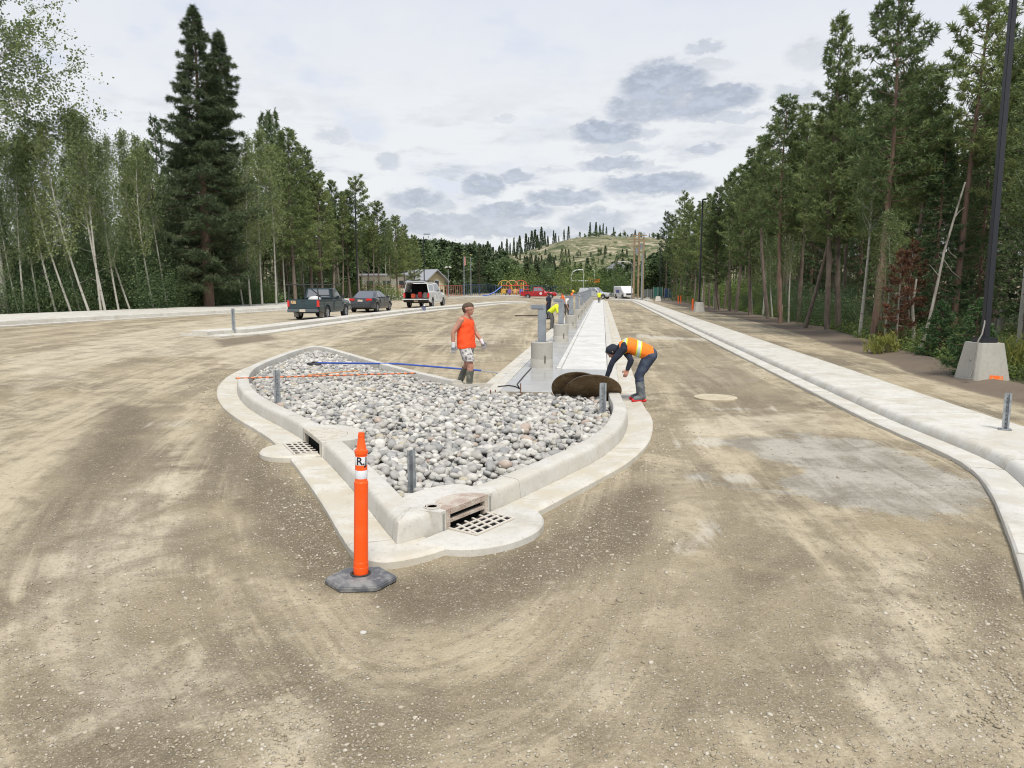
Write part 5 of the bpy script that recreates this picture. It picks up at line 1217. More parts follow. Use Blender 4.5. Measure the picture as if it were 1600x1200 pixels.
def pickup(loc, yaw, L, W, H, belt, col, label, bedL, cabL, canopy=False, rack=False, group=None, s=1., crew=False, roofc=None):
    root = empty('pickup_truck', loc, yaw); root.scale = (s, s, s); tag(root, label, 'pickup truck', group); w = W / 2; r = .36; xr, xf = -L / 2 + 1.15, L / 2 - .95
    hood0 = -L / 2 + bedL + cabL; cab0 = -L / 2 + bedL
    st = arch_stations([(cab0 + .02, w, .36, belt, .06), (hood0 - .3, w, .36, belt, .06), (hood0, w * .985, .36, belt, .10), (L / 2 - .25, w * .95, .38, belt - .12, .12), (L / 2, w * .88, .42, belt - .22, .12)], [xf], r + .07); loft(st, root, 'body', col)
    # bed: two sides, floor, front wall, tailgate
    for s_ in (-1, 1):
        y0, y1 = s_ * (w - .06), s_ * w; bst = []
        poly_ = [(-L / 2 + .04, .50)]; 
        for q in range(0, 181, 15): poly_.append((xr - math.cos(R(q)) * (r + .08), .36 + math.sin(R(q)) * (r + .08)))
        poly_ += [(cab0, .40), (cab0, belt), (-L / 2 + .04, belt)]; MB().extrude_xz(poly_, min(y0, y1), max(y0, y1)).build('bed_side', col, root, bevel=.012)
    bxx(root, 'bed_floor', (-L / 2 + bedL / 2, 0, .62), (bedL - .06, W - .13, .05), DARKP); bxx(root, 'underbody', (0, 0, .42), (L * .86, W * .62, .16), DARKP)
    if not canopy:
        tg = bxx(root, 'tailgate', (-L / 2 + .03, 0, (belt + .58) / 2), (.07, W - .1, belt - .58), col, .02); bxx(tg, 'handle', (-L / 2 - .012, 0, belt - .10), (.02, .2, .05), DARKP, .004)
    for s_ in (-1, 1): bxx(root, 'taillight', (-L / 2 + .03, s_ * (w - .065), belt - .22), (.09, .13, .34), RED, .01)
    bp = bxx(root, 'bumper', (-L / 2 - .04, 0, .50), (.16, W * .98, .17), DARKP if canopy else mat('dull_bumper', (.10, .12, .13), .5), .03); bxx(bp, 'licence_plate', (-L / 2 - .125, 0, .50), (.01, .32, .14), PLATE, 0)
    bxx(root, 'front_bumper', (L / 2 + .02, 0, .50), (.16, W * .92, .2), CHROME, .03); bxx(root, 'grille', (L / 2 + .005, 0, .82), (.05, W * .5, .22), DARKP, .01)
    for s_ in (-1, 1): bxx(root, 'headlight', (L / 2 - .03, s_ * w * .72, .82), (.1, .3, .18), WHL, .02)
    fc = hexa_cab((cab0 + .02, hood0 + .12, w * .955, belt - .03), (cab0 + .12, hood0 - .62, w * .80, H), root, 'cab', roofc or col, .06)
    pane(fc['rear'], .1, .9, .2, .86, root, 'rear_window'); pane(fc['front'], .06, .94, .12, .9, root, 'windshield')
    for sd_ in ('left', 'right'):
        if crew: pane(fc[sd_], .08, .40, .18, .86, root, 'window'); pane(fc[sd_], .44, .86, .18, .86, root, 'window', slope=.80)
        else: pane(fc[sd_], .12, .86, .18, .86, root, 'window', slope=.84)
    for s_ in (-1, 1):
        bxx(root, 'mirror', (hood0 - .28, s_ * (w + .10), belt + .10), (.1, .2, .20), DARKP, .02)
        dx0, dx1 = cab0 + .10, hood0 - .12; n_ = 2 if crew else 1
        for k in range(n_):
            a = dx0 + (dx1 - dx0) * k / n_ + .02; b_ = dx0 + (dx1 - dx0) * (k + 1) / n_ - .02; dr = bxx(root, 'door', ((a + b_) / 2, s_ * (w + .003), (belt + .44) / 2), (b_ - a, .02, belt - .50), col, .006); bxx(dr, 'handle', (a + .14, s_ * (w + .022), belt - .13), (.14, .02, .03), DARKP, .003)
    for x in (xr, xf):
        for s_ in (-1, 1): wheel(root, x, s_ * (w - .12), r)
    return root, fc, dict(w=w, cab0=cab0, hood0=hood0, L=L, belt=belt, H=H)
GREENB = paint('dark_green_blue_paint', (.022, .050, .062)); 
p1 = gp(503, 497); t1, f1, d1 = pickup((p1.x, p1.y, p1.z), R(89), 4.9, 1.76, 1.68, 1.08, GREENB, 'dark green open-bed pickup with black overhead rack, nearest of the parked vehicles', 2.0, 1.45)
rk_ = MB(); w = d1['w']
for x in (-2.35, -.35):
    for s_ in (-1, 1): rk_.tube([(x, s_ * (w - .05), 1.05), (x, s_ * (w - .12), 1.86)], .032, 6)
    rk_.tube([(x, -w - .1, 1.86), (x, w + .1, 1.86)], .032, 6)
for s_ in (-1, 1): rk_.tube([(-2.5, s_ * (w - .12), 1.86), (1.0, s_ * (w - .12), 1.86)], .032, 6)
rk_.tube([(1.0, -w + .12, 1.86), (1.0, w - .12, 1.86)], .032, 6); rk_.build('ladder_rack', DARKP, t1)
tg = [c for c in t1.children if c.name.startswith('tailgate')][0]; bxx(tg, 'decal', (-2.49, .52, .93), (.006, .30, .17), mat('worn_gold_decal', (.50, .42, .24), .6, var=[(25, (.30, .12, .06), .48, .56)]), 0)
for s_ in (-1, 1): bxx(t1, 'mud_flap', (-1.75, s_ * .72, .28), (.02, .26, .30), mat('pale_mudflap', (.35, .34, .31), .7), 0)
V0, F0 = ico(2, 4); bag = mkn('cargo_sack', V0 * np.array([.35, .4, .22]), F0, mat('white_sack', (.6, .6, .58), .8), None, True); bag.parent = None; bag.location = (p1.x + .25, p1.y - 1.5, p1.z + 1.0 + .02); tag(bag, 'pale sack lying in the bed of the dark green pickup', 'sack')
# white pickup with canopy, tailgate and hatch open
p2 = gp(672, 479.5); WHITE = paint('white_car_paint', (.72, .73, .73), 0.); t2, f2, d2 = pickup((p2.x - .35, p2.y, p2.z), R(89), 5.7, 1.98, 1.86, 1.16, WHITE, 'white crew-cab pickup with its rear canopy hatch and tailgate open, tools inside', 1.75, 2.15, canopy=True, crew=True, s=1.1)
w = d2['w']; L = 5.7; x0, x1 = -L / 2 + .03, d2['cab0']
for s_ in (-1, 1):
    MB().add([(x0, s_ * w * .97, 1.15), (x1, s_ * w * .97, 1.15), (x1, s_ * w * .82, 1.84), (x0 + .12, s_ * w * .82, 1.84), (x0, s_ * (w * .97 - .05), 1.15), (x1, s_ * (w * .97 - .05), 1.15), (x1, s_ * (w * .82 - .05), 1.84), (x0 + .12, s_ * (w * .82 - .05), 1.84)], [(0, 1, 2, 3), (7, 6, 5, 4), (0, 4, 5, 1), (1, 5, 6, 2), (2, 6, 7, 3), (3, 7, 4, 0)]).build('canopy_side', WHITE, t2, bevel=.008)
    pane((Vector((x0, s_ * w * .97, 1.15)), Vector((x1, s_ * w * .97, 1.15)), Vector((x1, s_ * w * .82, 1.84)), Vector((x0 + .12, s_ * w * .82, 1.84))), .14, .9, .2, .82, t2, 'canopy_window')
bxx(t2, 'canopy_roof', ((x0 + x1) / 2 + .06, 0, 1.87), (x1 - x0 - .1, w * 1.70, .07), WHITE, .025); bxx(t2, 'rear_hatch', (x0 - .25, 0, 1.93), (.62, w * 1.5, .03), GLASS, .008, ry=R(-8))
bxx(t2, 'open_tailgate', (x0 - .32, 0, .64), (.66, W_ if False else w * 1.86, .07), WHITE, .015); bxx(t2, 'bed_bulkhead', (x1 - .04, 0, 1.4), (.03, w * 1.7, .8), mat('dark_liner', (.012, .012, .014), .9), 0)
for s_ in (-1, 1): bxx(t2, 'bed_liner', ((x0 + x1) / 2, s_ * (w - .10), .9), (x1 - x0 - .2, .03, .5), MATS['dark_liner'], 0)
for x in (-1.9, -.4, .7): 
    rr = MB().tube([(x, -w * .85, 2.02), (x, w * .85, 2.02)], .025, 6); [rr.tube([(x, s_ * w * .7, 1.88), (x, s_ * w * .7, 2.02)], .02, 6) for s_ in (-1, 1)]; rr.build('roof_rack', DARKP, t2)
def at_local(root, p): return Matrix.LocRotScale(root.location, root.rotation_euler, root.scale) @ Vector(p)
for (nm, p, d, c, lab) in [('water_jug', (-2.5, .32, .88), (.3, .34, .36), (.85, .12, .05), 'orange jug on the open tailgate of the white pickup'), ('fuel_can', (-2.2, -.12, .95), (.2, .34, .48), (.7, .03, .03), 'red fuel can inside the bed of the white pickup'),
    ('tool_crate', (-2.0, -.55, .92), (.5, .42, .5), (.30, .29, .25), 'grey tool crate inside the bed of the white pickup')]:
    q = at_local(t2, p); e = empty(nm, q, R(91)); tag(e, lab, nm.replace('_', ' ')); MB().box((0, 0, 0), d).build('body', mat(nm + '_plastic', c, .5), e, bevel=.04); MB().box((0, 0, d[2] / 2 + .03), (d[0] * .3, d[1] * .5, .06)).build('handle' if nm != 'tool_crate' else 'lid', DARKP, e, bevel=.01)
# grey sedan
def sedan(loc, yaw, col, label, s=1.):
    root = empty('sedan', loc, yaw); root.scale = (s, s, s); tag(root, label, 'car'); w = .92; xr, xf, r = -1.42, 1.36, .33
    st = arch_stations([(-2.36, .70, .38, .86, .10), (-2.28, .80, .30, .98, .10), (-2.0, .89, .26, 1.04, .10), (-1.5, .92, .24, 1.06, .12), (-.9, .93, .22, 1.0, .12), (.9, .93, .22, .97, .12), (1.5, .91, .24, .92, .16), (2.1, .84, .28, .78, .16), (2.35, .66, .34, .66, .12)], [xr, xf], r + .06); loft(st, root, 'body', col)
    fc = hexa_cab((-1.75, 1.15, .84, .96), (-.95, .25, .60, 1.46), root, 'cabin', col, .09)
    pane(fc['rear'], .08, .92, .10, .9, root, 'rear_window', out=.014); pane(fc['front'], .07, .93, .08, .92, root, 'windshield', out=.014)
    for sd_ in ('left', 'right'): pane(fc[sd_], .20, .50, .14, .84, root, 'window', out=.014); pane(fc[sd_], .53, .86, .14, .84, root, 'window', slope=.80, out=.014)
    for s_ in (-1, 1):
        bxx(root, 'taillight', (-2.33, s_ * .60, .86), (.10, .40, .16), RED, .03, rz=R(-12 * s_)); bxx(root, 'mirror', (.62, s_ * 1.0, 1.02), (.12, .2, .14), col, .03); bxx(root, 'headlight', (2.16, s_ * .62, .66), (.2, .34, .12), WHL, .03)
        for k in (0, 1): dr = bxx(root, 'door', (-.38 + .95 * k, s_ * .932, .66), (.92, .012, .56), col, .005); bxx(dr, 'handle', (-.7 + .95 * k, s_ * .945, .86), (.16, .02, .03), CHROME, .004)
    bp = bxx(root, 'rear_bumper', (-2.36, 0, .46), (.12, 1.46, .22), col, .05); bxx(bp, 'licence_plate', (-2.385, 0, .80), (.02, .34, .13), PLATE, 0); bxx(root, 'underbody', (0, 0, .24), (3.9, 1.3, .08), DARKP)
    for x in (xr, xf):
        for s_ in (-1, 1): wheel(root, x, s_ * .80, r, .22)
    return root
p3 = gp(581, 486.5); sedan((p3.x, p3.y, p3.z), R(89), paint('dark_grey_car_paint', (.045, .052, .062)), 'dark grey sedan parked between the green pickup and the white one')
# far vehicles crossing the road end
p4 = gp(842, 466.5); t4, f4, d4 = pickup((p4.x, p4.y, p4.z), R(2), 5.9, 1.98, 1.9, 1.16, paint('red_car_paint', (.42, .012, .02)), 'red pickup truck parked side-on at the far end of the lot', 2.0, 2.0, crew=True)
dcl = mat('white_decal', (.7, .6, .6), .5); MB().lathe([(.22, 0), (.22, .01)], 14).build('door_decal', dcl, t4).matrix_basis = Matrix.Translation((.35, -1.01, .85)) @ Matrix.Rotation(R(90), 4, 'X')
p5 = gp(930, 467.); t5, f5, d5 = pickup((p5.x, p5.y, p5.z), R(-22), 5.4, 1.95, 1.85, 1.12, paint('silver_car_paint', (.55, .57, .58)), 'silver pickup with canopy at the far end of the footpath', 1.7, 1.95, crew=True)
hexa_cab((-2.65, -1.0, .92, 1.12), (-2.45, -.98, .78, 1.82), t5, 'canopy', MATS['silver_car_paint'], .05)
def van(px, py, label):
    p = gp(px, py); root = empty('van', p, R(-70)); tag(root, label, 'van'); w = 1.0; loft(arch_stations([(-2.4, w * .96, .35, 2.1, .14), (.9, w, .33, 2.1, .14), (1.5, w, .35, 1.5, .12), (2.3, w * .92, .38, 1.0, .12)], [-1.5, 1.6], .42), root, 'body', WHITE)
    bxx(root, 'windshield', (1.28, 0, 1.55), (.04, 1.6, .6), GLASS, .01, ry=R(-38)); bxx(root, 'grille', (2.3, 0, .75), (.05, 1.1, .3), DARKP, .01); bxx(root, 'side_stripe', (-.4, -1.012, 1.2), (1.5, .01, .5), mat('blue_stripe', (.10, .13, .35), .5), 0)
    for x in (-1.5, 1.6):
        for s_ in (-1, 1): wheel(root, x, s_ * .88, .36)
van(975, 466.6, 'small white van at the road end left of the wooden power poles')
# ------------------------------------------------------------------ people
def blob(name, caps, mt, parent, voxel=.012, smooth_it=2, cut=None, noise_amp=0.):
    """union of tapered capsules -> one continuous skin"""
    Vs = []; Fs = []; c = 0
    for (a, ra, b, rb) in caps:
        a, b = Vector(a), Vector(b); d = b - a; n = max(1, int(d.length / max(.012, min(ra, rb) * .4)) + 1); BV, BF = BALL if max(ra, rb) > .03 else BALL1
        for i in range(n + 1):
            t = i / n; Vs.append(BV * (ra + (rb - ra) * t) + np.array(a + d * t)); Fs.append(BF + c); c += len(BV)
    o = mkn(name, np.concatenate(Vs), np.concatenate(Fs), None); me = o.data
    m = o.modifiers.new('r', 'REMESH'); m.mode = 'VOXEL'; m.voxel_size = voxel; s_ = o.modifiers.new('s', 'SMOOTH'); s_.iterations = smooth_it; s_.factor = .5
    dg = bpy.context.evaluated_depsgraph_get(); me2 = bpy.data.meshes.new_from_object(o.evaluated_get(dg)); bpy.data.objects.remove(o); bpy.data.meshes.remove(me)
    if cut or noise_amp:
        bm = bmesh.new(); bm.from_mesh(me2)
        for (co, no) in (cut or []): bmesh.ops.bisect_plane(bm, geom=bm.verts[:] + bm.edges[:] + bm.faces[:], plane_co=co, plane_no=no, clear_outer=True)
        if noise_amp:
            bm.normal_update()
            for v in bm.verts: v.co += v.normal * noise.noise(v.co * 9 + Vector((3, 1, 2))) * noise_amp
        bm.to_mesh(me2); bm.free()
    me2.materials.clear(); me2.materials.append(mt); me2.name = name; me2.polygons.foreach_set('use_smooth', [True] * len(me2.polygons))
    o = bpy.data.objects.new(name, me2); COL.objects.link(o); o.parent = parent; return o
def _ball(s):
    bm = bmesh.new(); bmesh.ops.create_icosphere(bm, subdivisions=s, radius=1.03); V = np.array([v.co[:] for v in bm.verts]); Fc = np.array([[v.index for v in f.verts] for f in bm.faces]); bm.free(); return V, Fc
BALL, BALL1 = _ball(3), _ball(2)
SKIN = mat('skin', (.42, .215, .145), .55, var=[(9, (.50, .25, .18), .45, .6)], objvar=.02); EYE = mat('eye_dark', (.02, .015, .012), .3)
def V3(*a): return Vector(a)
def head_caps(h, f, up=Vector((0, 0, 1)), s=1.):
    """h: head centre, f: facing dir; returns capsules of skull, jaw, nose, ears"""
    f = f.normalized(); l = up.cross(f).normalized(); u = f.cross(l).normalized()
    P = lambda x, y, z: h + f * x * s + l * y * s + u * z * s
    return [(P(-.02, 0, .025), .088 * s, P(.015, 0, .03), .084 * s), (P(.03, 0, -.03), .062 * s, P(.045, 0, -.075), .042 * s), (P(.085, 0, .005), .012 * s, P(.103, 0, -.022), .015 * s),
            (P(.083, 0, -.052), .014 * s, P(.083, 0, -.056), .016 * s), (P(0, .085, 0), .013 * s, P(-.008, .090, .022), .014 * s), (P(0, -.085, 0), .013 * s, P(-.008, -.090, .022), .014 * s),
            (P(.075, .03, .03), .014 * s, P(.075, -.03, .03), .014 * s)], P
def eyes(P, parent, s=1.):
    for y in (-.031, .031):
        m = MB().lathe([(.001, -.008), (.008, -.004), (.009, 0), (.008, .004), (.001, .008)], 8); o = m.build('eye', EYE, parent, True); o.location = P(.086, y, .008)
def hand_caps(wr, d, side, curl=.6, s=1.):
    """palm + five fingers; d = direction of the hand, side = thumb direction"""
    d = d.normalized(); sd_ = (side - d * side.dot(d)).normalized(); n = d.cross(sd_).normalized(); k = []
    pc = wr + d * .05 * s
    for o in (-.028, -.009, .010, .028): k.append((wr + sd_ * o * .7 * s, .016 * s, wr + d * .085 * s + sd_ * o * s, .0135 * s))
    for o, ln in ((.028, .072), (.010, .08), (-.009, .074), (-.027, .058)):
        a = wr + d * .088 * s + sd_ * o * s; b = a + (d + n * curl * .6).normalized() * ln * .45 * s; c = b + (d * (1 - curl * .5) + n * curl * 1.6).normalized() * ln * .35 * s; e = c + (d * (.7 - curl) + n * curl * 2).normalized() * ln * .25 * s
        k += [(a, .010 * s, b, .0095 * s), (b, .0095 * s, c, .009 * s), (c, .009 * s, e, .008 * s)]
    a = wr + d * .025 * s + sd_ * .032 * s; b = a + (d * .6 + sd_ * .8).normalized() * .038 * s; c = b + (d + sd_ * .1 + n * .3).normalized() * .035 * s; k += [(a, .014 * s, b, .0115 * s), (b, .0115 * s, c, .0095 * s)]
    return k
# --- man in orange tank top, walking to the right (local x = right / his facing, y = away from the camera)
def man():
    p = gp(729, 607.5, .04); sc = .97; root = empty('person', p, R(-14)); root.scale = (sc * 1.1, sc * 1.12, sc); tag(root, 'man in orange sleeveless shirt, patterned grey shorts, gloves and tall rubber boots, walking right', 'person')
    pel, ch, nk, hd = V3(0, 0, .95), V3(-.01, 0, 1.33), V3(.01, 0, 1.50), V3(.055, 0, 1.645)
    shL, shR = V3(-.01, .19, 1.44), V3(-.01, -.19, 1.44); elL, elR = V3(.07, .265, 1.17), V3(-.14, -.27, 1.18); wrL, wrR = V3(.22, .25, .97), V3(-.13, -.28, .93)
    hpL, hpR = V3(0, .095, .93), V3(0, -.095, .93); knL, knR = V3(-.03, .10, .50), V3(.13, -.10, .49); anL, anR = V3(-.20, .10, .10), V3(.10, -.10, .07)
    hc, P = head_caps(hd, V3(1, -.12, -.08))
    torso = lambda g: [(pel + V3(0, y, 0), .115 + g, pel + V3(0, y * 1.05, .2), .105 + g) for y in (-.06, .06)] + [(pel + V3(0, y, .2), .105 + g, ch + V3(0, y * 1.5, .02), .115 + g) for y in (-.06, .06)]
    arm = lambda a, b, c: [(a, .062, a + (b - a) * .5, .052), (a + (b - a) * .5, .052, b, .04), (b, .041, b + (c - b) * .35, .042), (b + (c - b) * .35, .042, c, .027)]
    body = torso(-.012) + [(ch + V3(0, 0, .08), .085, nk, .06), (nk, .057, hd + V3(-.02, 0, -.05), .055), (ch + V3(0, -.12, .09), .075, ch + V3(0, .12, .09), .075)] + hc + arm(shL, elL, wrL) + arm(shR, elR, wrR)
    for h_, k_, a_ in ((hpL, knL, anL), (hpR, knR, anR)): body += [(h_, .095, k_, .058), (k_, .057, k_ + (a_ - k_) * .3, .058), (k_ + (a_ - k_) * .3, .058, a_, .038)]
    blob('body', body, SKIN, root, .011); eyes(P, root)
    HAIR = mat('short_brown_hair', (.085, .055, .035), .8, bump=(90, .6, .006), objvar=.02)
    blob('hair', [(hd + V3(-.035, 0, .045), .088, hd + V3(.010, 0, .064), .085), (hd + V3(-.052, 0, -.01), .068, hd + V3(-.045, 0, .03), .086)], HAIR, root, .009, 1, noise_amp=.008)
    TANK = mat('orange_shirt_cloth', (.95, .085, .012), .75, bump=(14, .5, .02), objvar=.01)
    sh = torso(.012) + [(ch + V3(0, -.115, .07), .085, ch + V3(0, .115, .07), .085), (pel + V3(0, -.085, -.06), .142, ch + V3(0, -.075, 0), .128), (pel + V3(0, .085, -.06), .142, ch + V3(0, .075, 0), .128), (pel + V3(0, 0, -.06), .146, ch + V3(0, 0, 0), .138), (pel + V3(0, -.04, -.06), .144, ch + V3(0, -.04, 0), .134), (pel + V3(0, .04, -.06), .144, ch + V3(0, .04, 0), .134), (ch + V3(0, -.13, .05), .07, shR + V3(.0, .045, .035), .045), (ch + V3(0, .13, .05), .07, shL + V3(0, -.045, .035), .045)]
    blob('tank_top', sh, TANK, root, .011, 9, cut=[(V3(0, 0, .855), V3(0, 0, -1)), (V3(.05, 0, 1.485), V3(.35, 0, 1))], noise_amp=.012)
    SHORTS = mat('patterned_shorts_cloth', (.50, .49, .47), .85, var=[(22, (.16, .15, .15), .50, .56), (12, (.68, .66, .62), .56, .62)], objvar=.01)
    shr = [(pel + V3(0, -.055, -.03), .125, pel + V3(0, .055, -.03), .125)] + [(h_, .120, h_ + (k_ - h_) * .82, .106) for h_, k_ in ((hpL, knL), (hpR, knR))]
    blob('shorts', shr, SHORTS, root, .011, 7, cut=[(V3(0, 0, .60), V3(0, 0, -1))], noise_amp=.012)
    BOOT = mat('muddy_rubber_boot', (.10, .105, .085), .6, var=[(8, (.21, .20, .16), .45, .6)], objvar=.01)
    for k_, a_, toe in ((knL, anL, V3(.13, .01, -.05)), (knR, anR, V3(.17, -.02, -.025))):
        blob('boot', [(k_ + (a_ - k_) * .22, .071, k_ + (a_ - k_) * .6, .064), (k_ + (a_ - k_) * .6, .064, a_, .054), (a_ + V3(-.02, 0, -.02), .050, a_ + V3(.02, 0, -.02), .048), (a_ + V3(-.01, 0, -.03), .045, a_ + toe, .040)], BOOT, root, .011, 2, cut=[(k_ + (a_ - k_) * .2, (k_ - a_).normalized())])
    GL = mat('grey_work_glove', (.22, .225, .24), .8, objvar=.01); CUFF = mat('white_glove_cuff', (.60, .60, .62), .8, objvar=.01)
    for el_, wr_ in ((elL, wrL), (elR, wrR)):
        d = (wr_ - el_).normalized(); d2 = (d + V3(0, 0, -.8)).normalized(); g = blob('glove', hand_caps(wr_, d2, V3(1, 0, .1), .75, 1.12), GL, root, .0065, 1); blob('cuff', [(wr_ - d * .045, .036, wr_ + d2 * .035, .037)], CUFF, root, .008, 1)
man()
# --- worker bending over the discs (local x = his facing, towards the left of the picture)
def bender():
    p = gp(996, 626, .055); root = empty('person', p, R(180)); root.scale = (1.0, 1.05, .97); tag(root, 'worker in orange safety vest and dark cap bending down to a brown disc', 'person')
    pel, ch, nk, hd = V3(-.20, 0, .86), V3(.17, 0, 1.02), V3(.33, 0, .98), V3(.455, 0, .90)
    shL, shR = V3(.27, -.17, .98), V3(.27, .17, .98)                # R = far hand on the disc, L = near side (towards the camera = +y in local after turn)
    elR, wrR = V3(.46, .20, .74), V3(.56, .20, .46); elL, wrL = V3(.14, .25, .78), V3(.20, .24, .60)
    hips = [(V3(-.20, -.09, .84), V3(-.03, -.11, .47), V3(-.05, -.12, .09)), (V3(-.20, .09, .84), V3(.0, .11, .48), V3(-.08, .12, .09))]
    NAVY = mat('navy_work_cloth', (.012, .016, .032), .85, bump=(12, .5, .02), objvar=.01); JEAN = mat('dark_blue_trousers', (.028, .040, .075), .85, var=[(7, (.05, .065, .10), .45, .6)], bump=(12, .5, .02), objvar=.01)
    f = V3(.75, 0, -.75); hc, P = head_caps(hd, f, V3(.7, 0, .7))
    tor = lambda g: [(pel + V3(.02, y, .03), .12 + g, ch + V3(-.02, y * 1.3, 0), .125 + g) for y in (-.055, .055)] + [(ch + V3(0, y * 1.4, 0), .12 + g, V3(.29, y * 1.2, .985), .09 + g) for y in (-.06, .06)]
    body = [(nk, .058, hd + V3(-.04, 0, .03), .06)] + hc + tor(-.02) + hand_caps(wrR, V3(.25, 0, -1), V3(0, -1, 0), .3, 1.05) + hand_caps(wrL, V3(.3, 0, -.9), V3(1, 0, 0), .7, 1.05)
    for a, b, c in ((shR, elR, wrR), (shL + V3(0, 0, 0), elL, wrL)): body += [(a, .05, b, .036), (b, .036, c, .026)]
    for h_, k_, a_ in hips: body += [(h_, .10, k_, .062), (k_, .06, a_, .045)]
    blob('body', body, SKIN, root, .010); eyes(P, root)
    slv = []
    for y, a, b, c in ((1, shR, elR, wrR), (-1, shL, elL, wrL)): slv += [(a, .072, b, .052), (b, .052, c + (b - c) * .12, .042)]
    # near arm crosses in front of the chest
    blob('sweatshirt', tor(-.004) + slv + [(nk + V3(-.06, 0, 0), .08, nk + V3(.01, 0, 0), .068), (ch + V3(.08, -.15, 0), .08, ch + V3(.08, .15, 0), .08)], NAVY, root, .011, 2, noise_amp=.01)
    VEST = mat('orange_vest_cloth', (.92, .20, .01), .75, bump=(12, .5, .02), objvar=.01); YEL = mat('lime_tape', (.62, .78, .05), .6, objvar=.01); SIL = mat('silver_tape', (.50, .55, .55), .4, objvar=.01)
    blob('vest', tor(.016), VEST, root, .011, 3, cut=[(V3(.345, 0, 1), V3(1, 0, 0)), (pel + V3(-.06, 0, .05), V3(-1, 0, .15))], noise_amp=.008)
    for nm, x, hw, mt, g in (('tape', -.0, .045, YEL, .020), ('tape', -.0, .024, SIL, .023), ('tape', .26, .040, YEL, .020), ('tape', .26, .020, SIL, .023)):
        blob(nm, tor(g), mt, root, .011, 3, cut=[(V3(x + hw, 0, 1), V3(1, 0, .12)), (V3(x - hw, 0, 1), V3(-1, 0, -.12))])
    tr = [(pel + V3(0, -.06, 0), .128, pel + V3(0, .06, 0), .128)]
    for h_, k_, a_ in hips: tr += [(h_, .115, k_, .078), (k_, .078, k_ + (a_ - k_) * .35, .07)]
    blob('trousers', tr, JEAN, root, .011, 2, noise_amp=.012)
    BT = mat('grey_rubber_boot', (.085, .10, .115), .5, var=[(9, (.17, .18, .19), .45, .6)], objvar=.01); SOLE = mat('red_boot_sole', (.65, .02, .03), .6, objvar=.01)
    for h_, k_, a_ in hips:
        blob('boot', [(k_ + (a_ - k_) * .28, .082, a_, .06), (a_, .055, a_ + V3(.13, 0, -.035), .042)], BT, root, .011, 2, cut=[(k_ + (a_ - k_) * .27, (k_ - a_).normalized())])
        blob('boot_sole', [(a_ + V3(-.04, 0, -.062), .033, a_ + V3(.16, 0, -.062), .036)], SOLE, root, .009, 1)
    blob('cap', [(hd + V3(-.01, 0, .045), .098, hd + V3(.03, 0, .03), .098), (hd + V3(-.06, 0, .02), .08, hd + V3(0, 0, .06), .09), (hd + V3(.05, 0, -.01), .085, hd + V3(.02, 0, .03), .095)], mat('navy_cap', (.012, .016, .028), .8, objvar=.01), root, .010, 2, cut=[(hd + V3(.03, 0, -.035), V3(.25, 0, -1))])
bender()
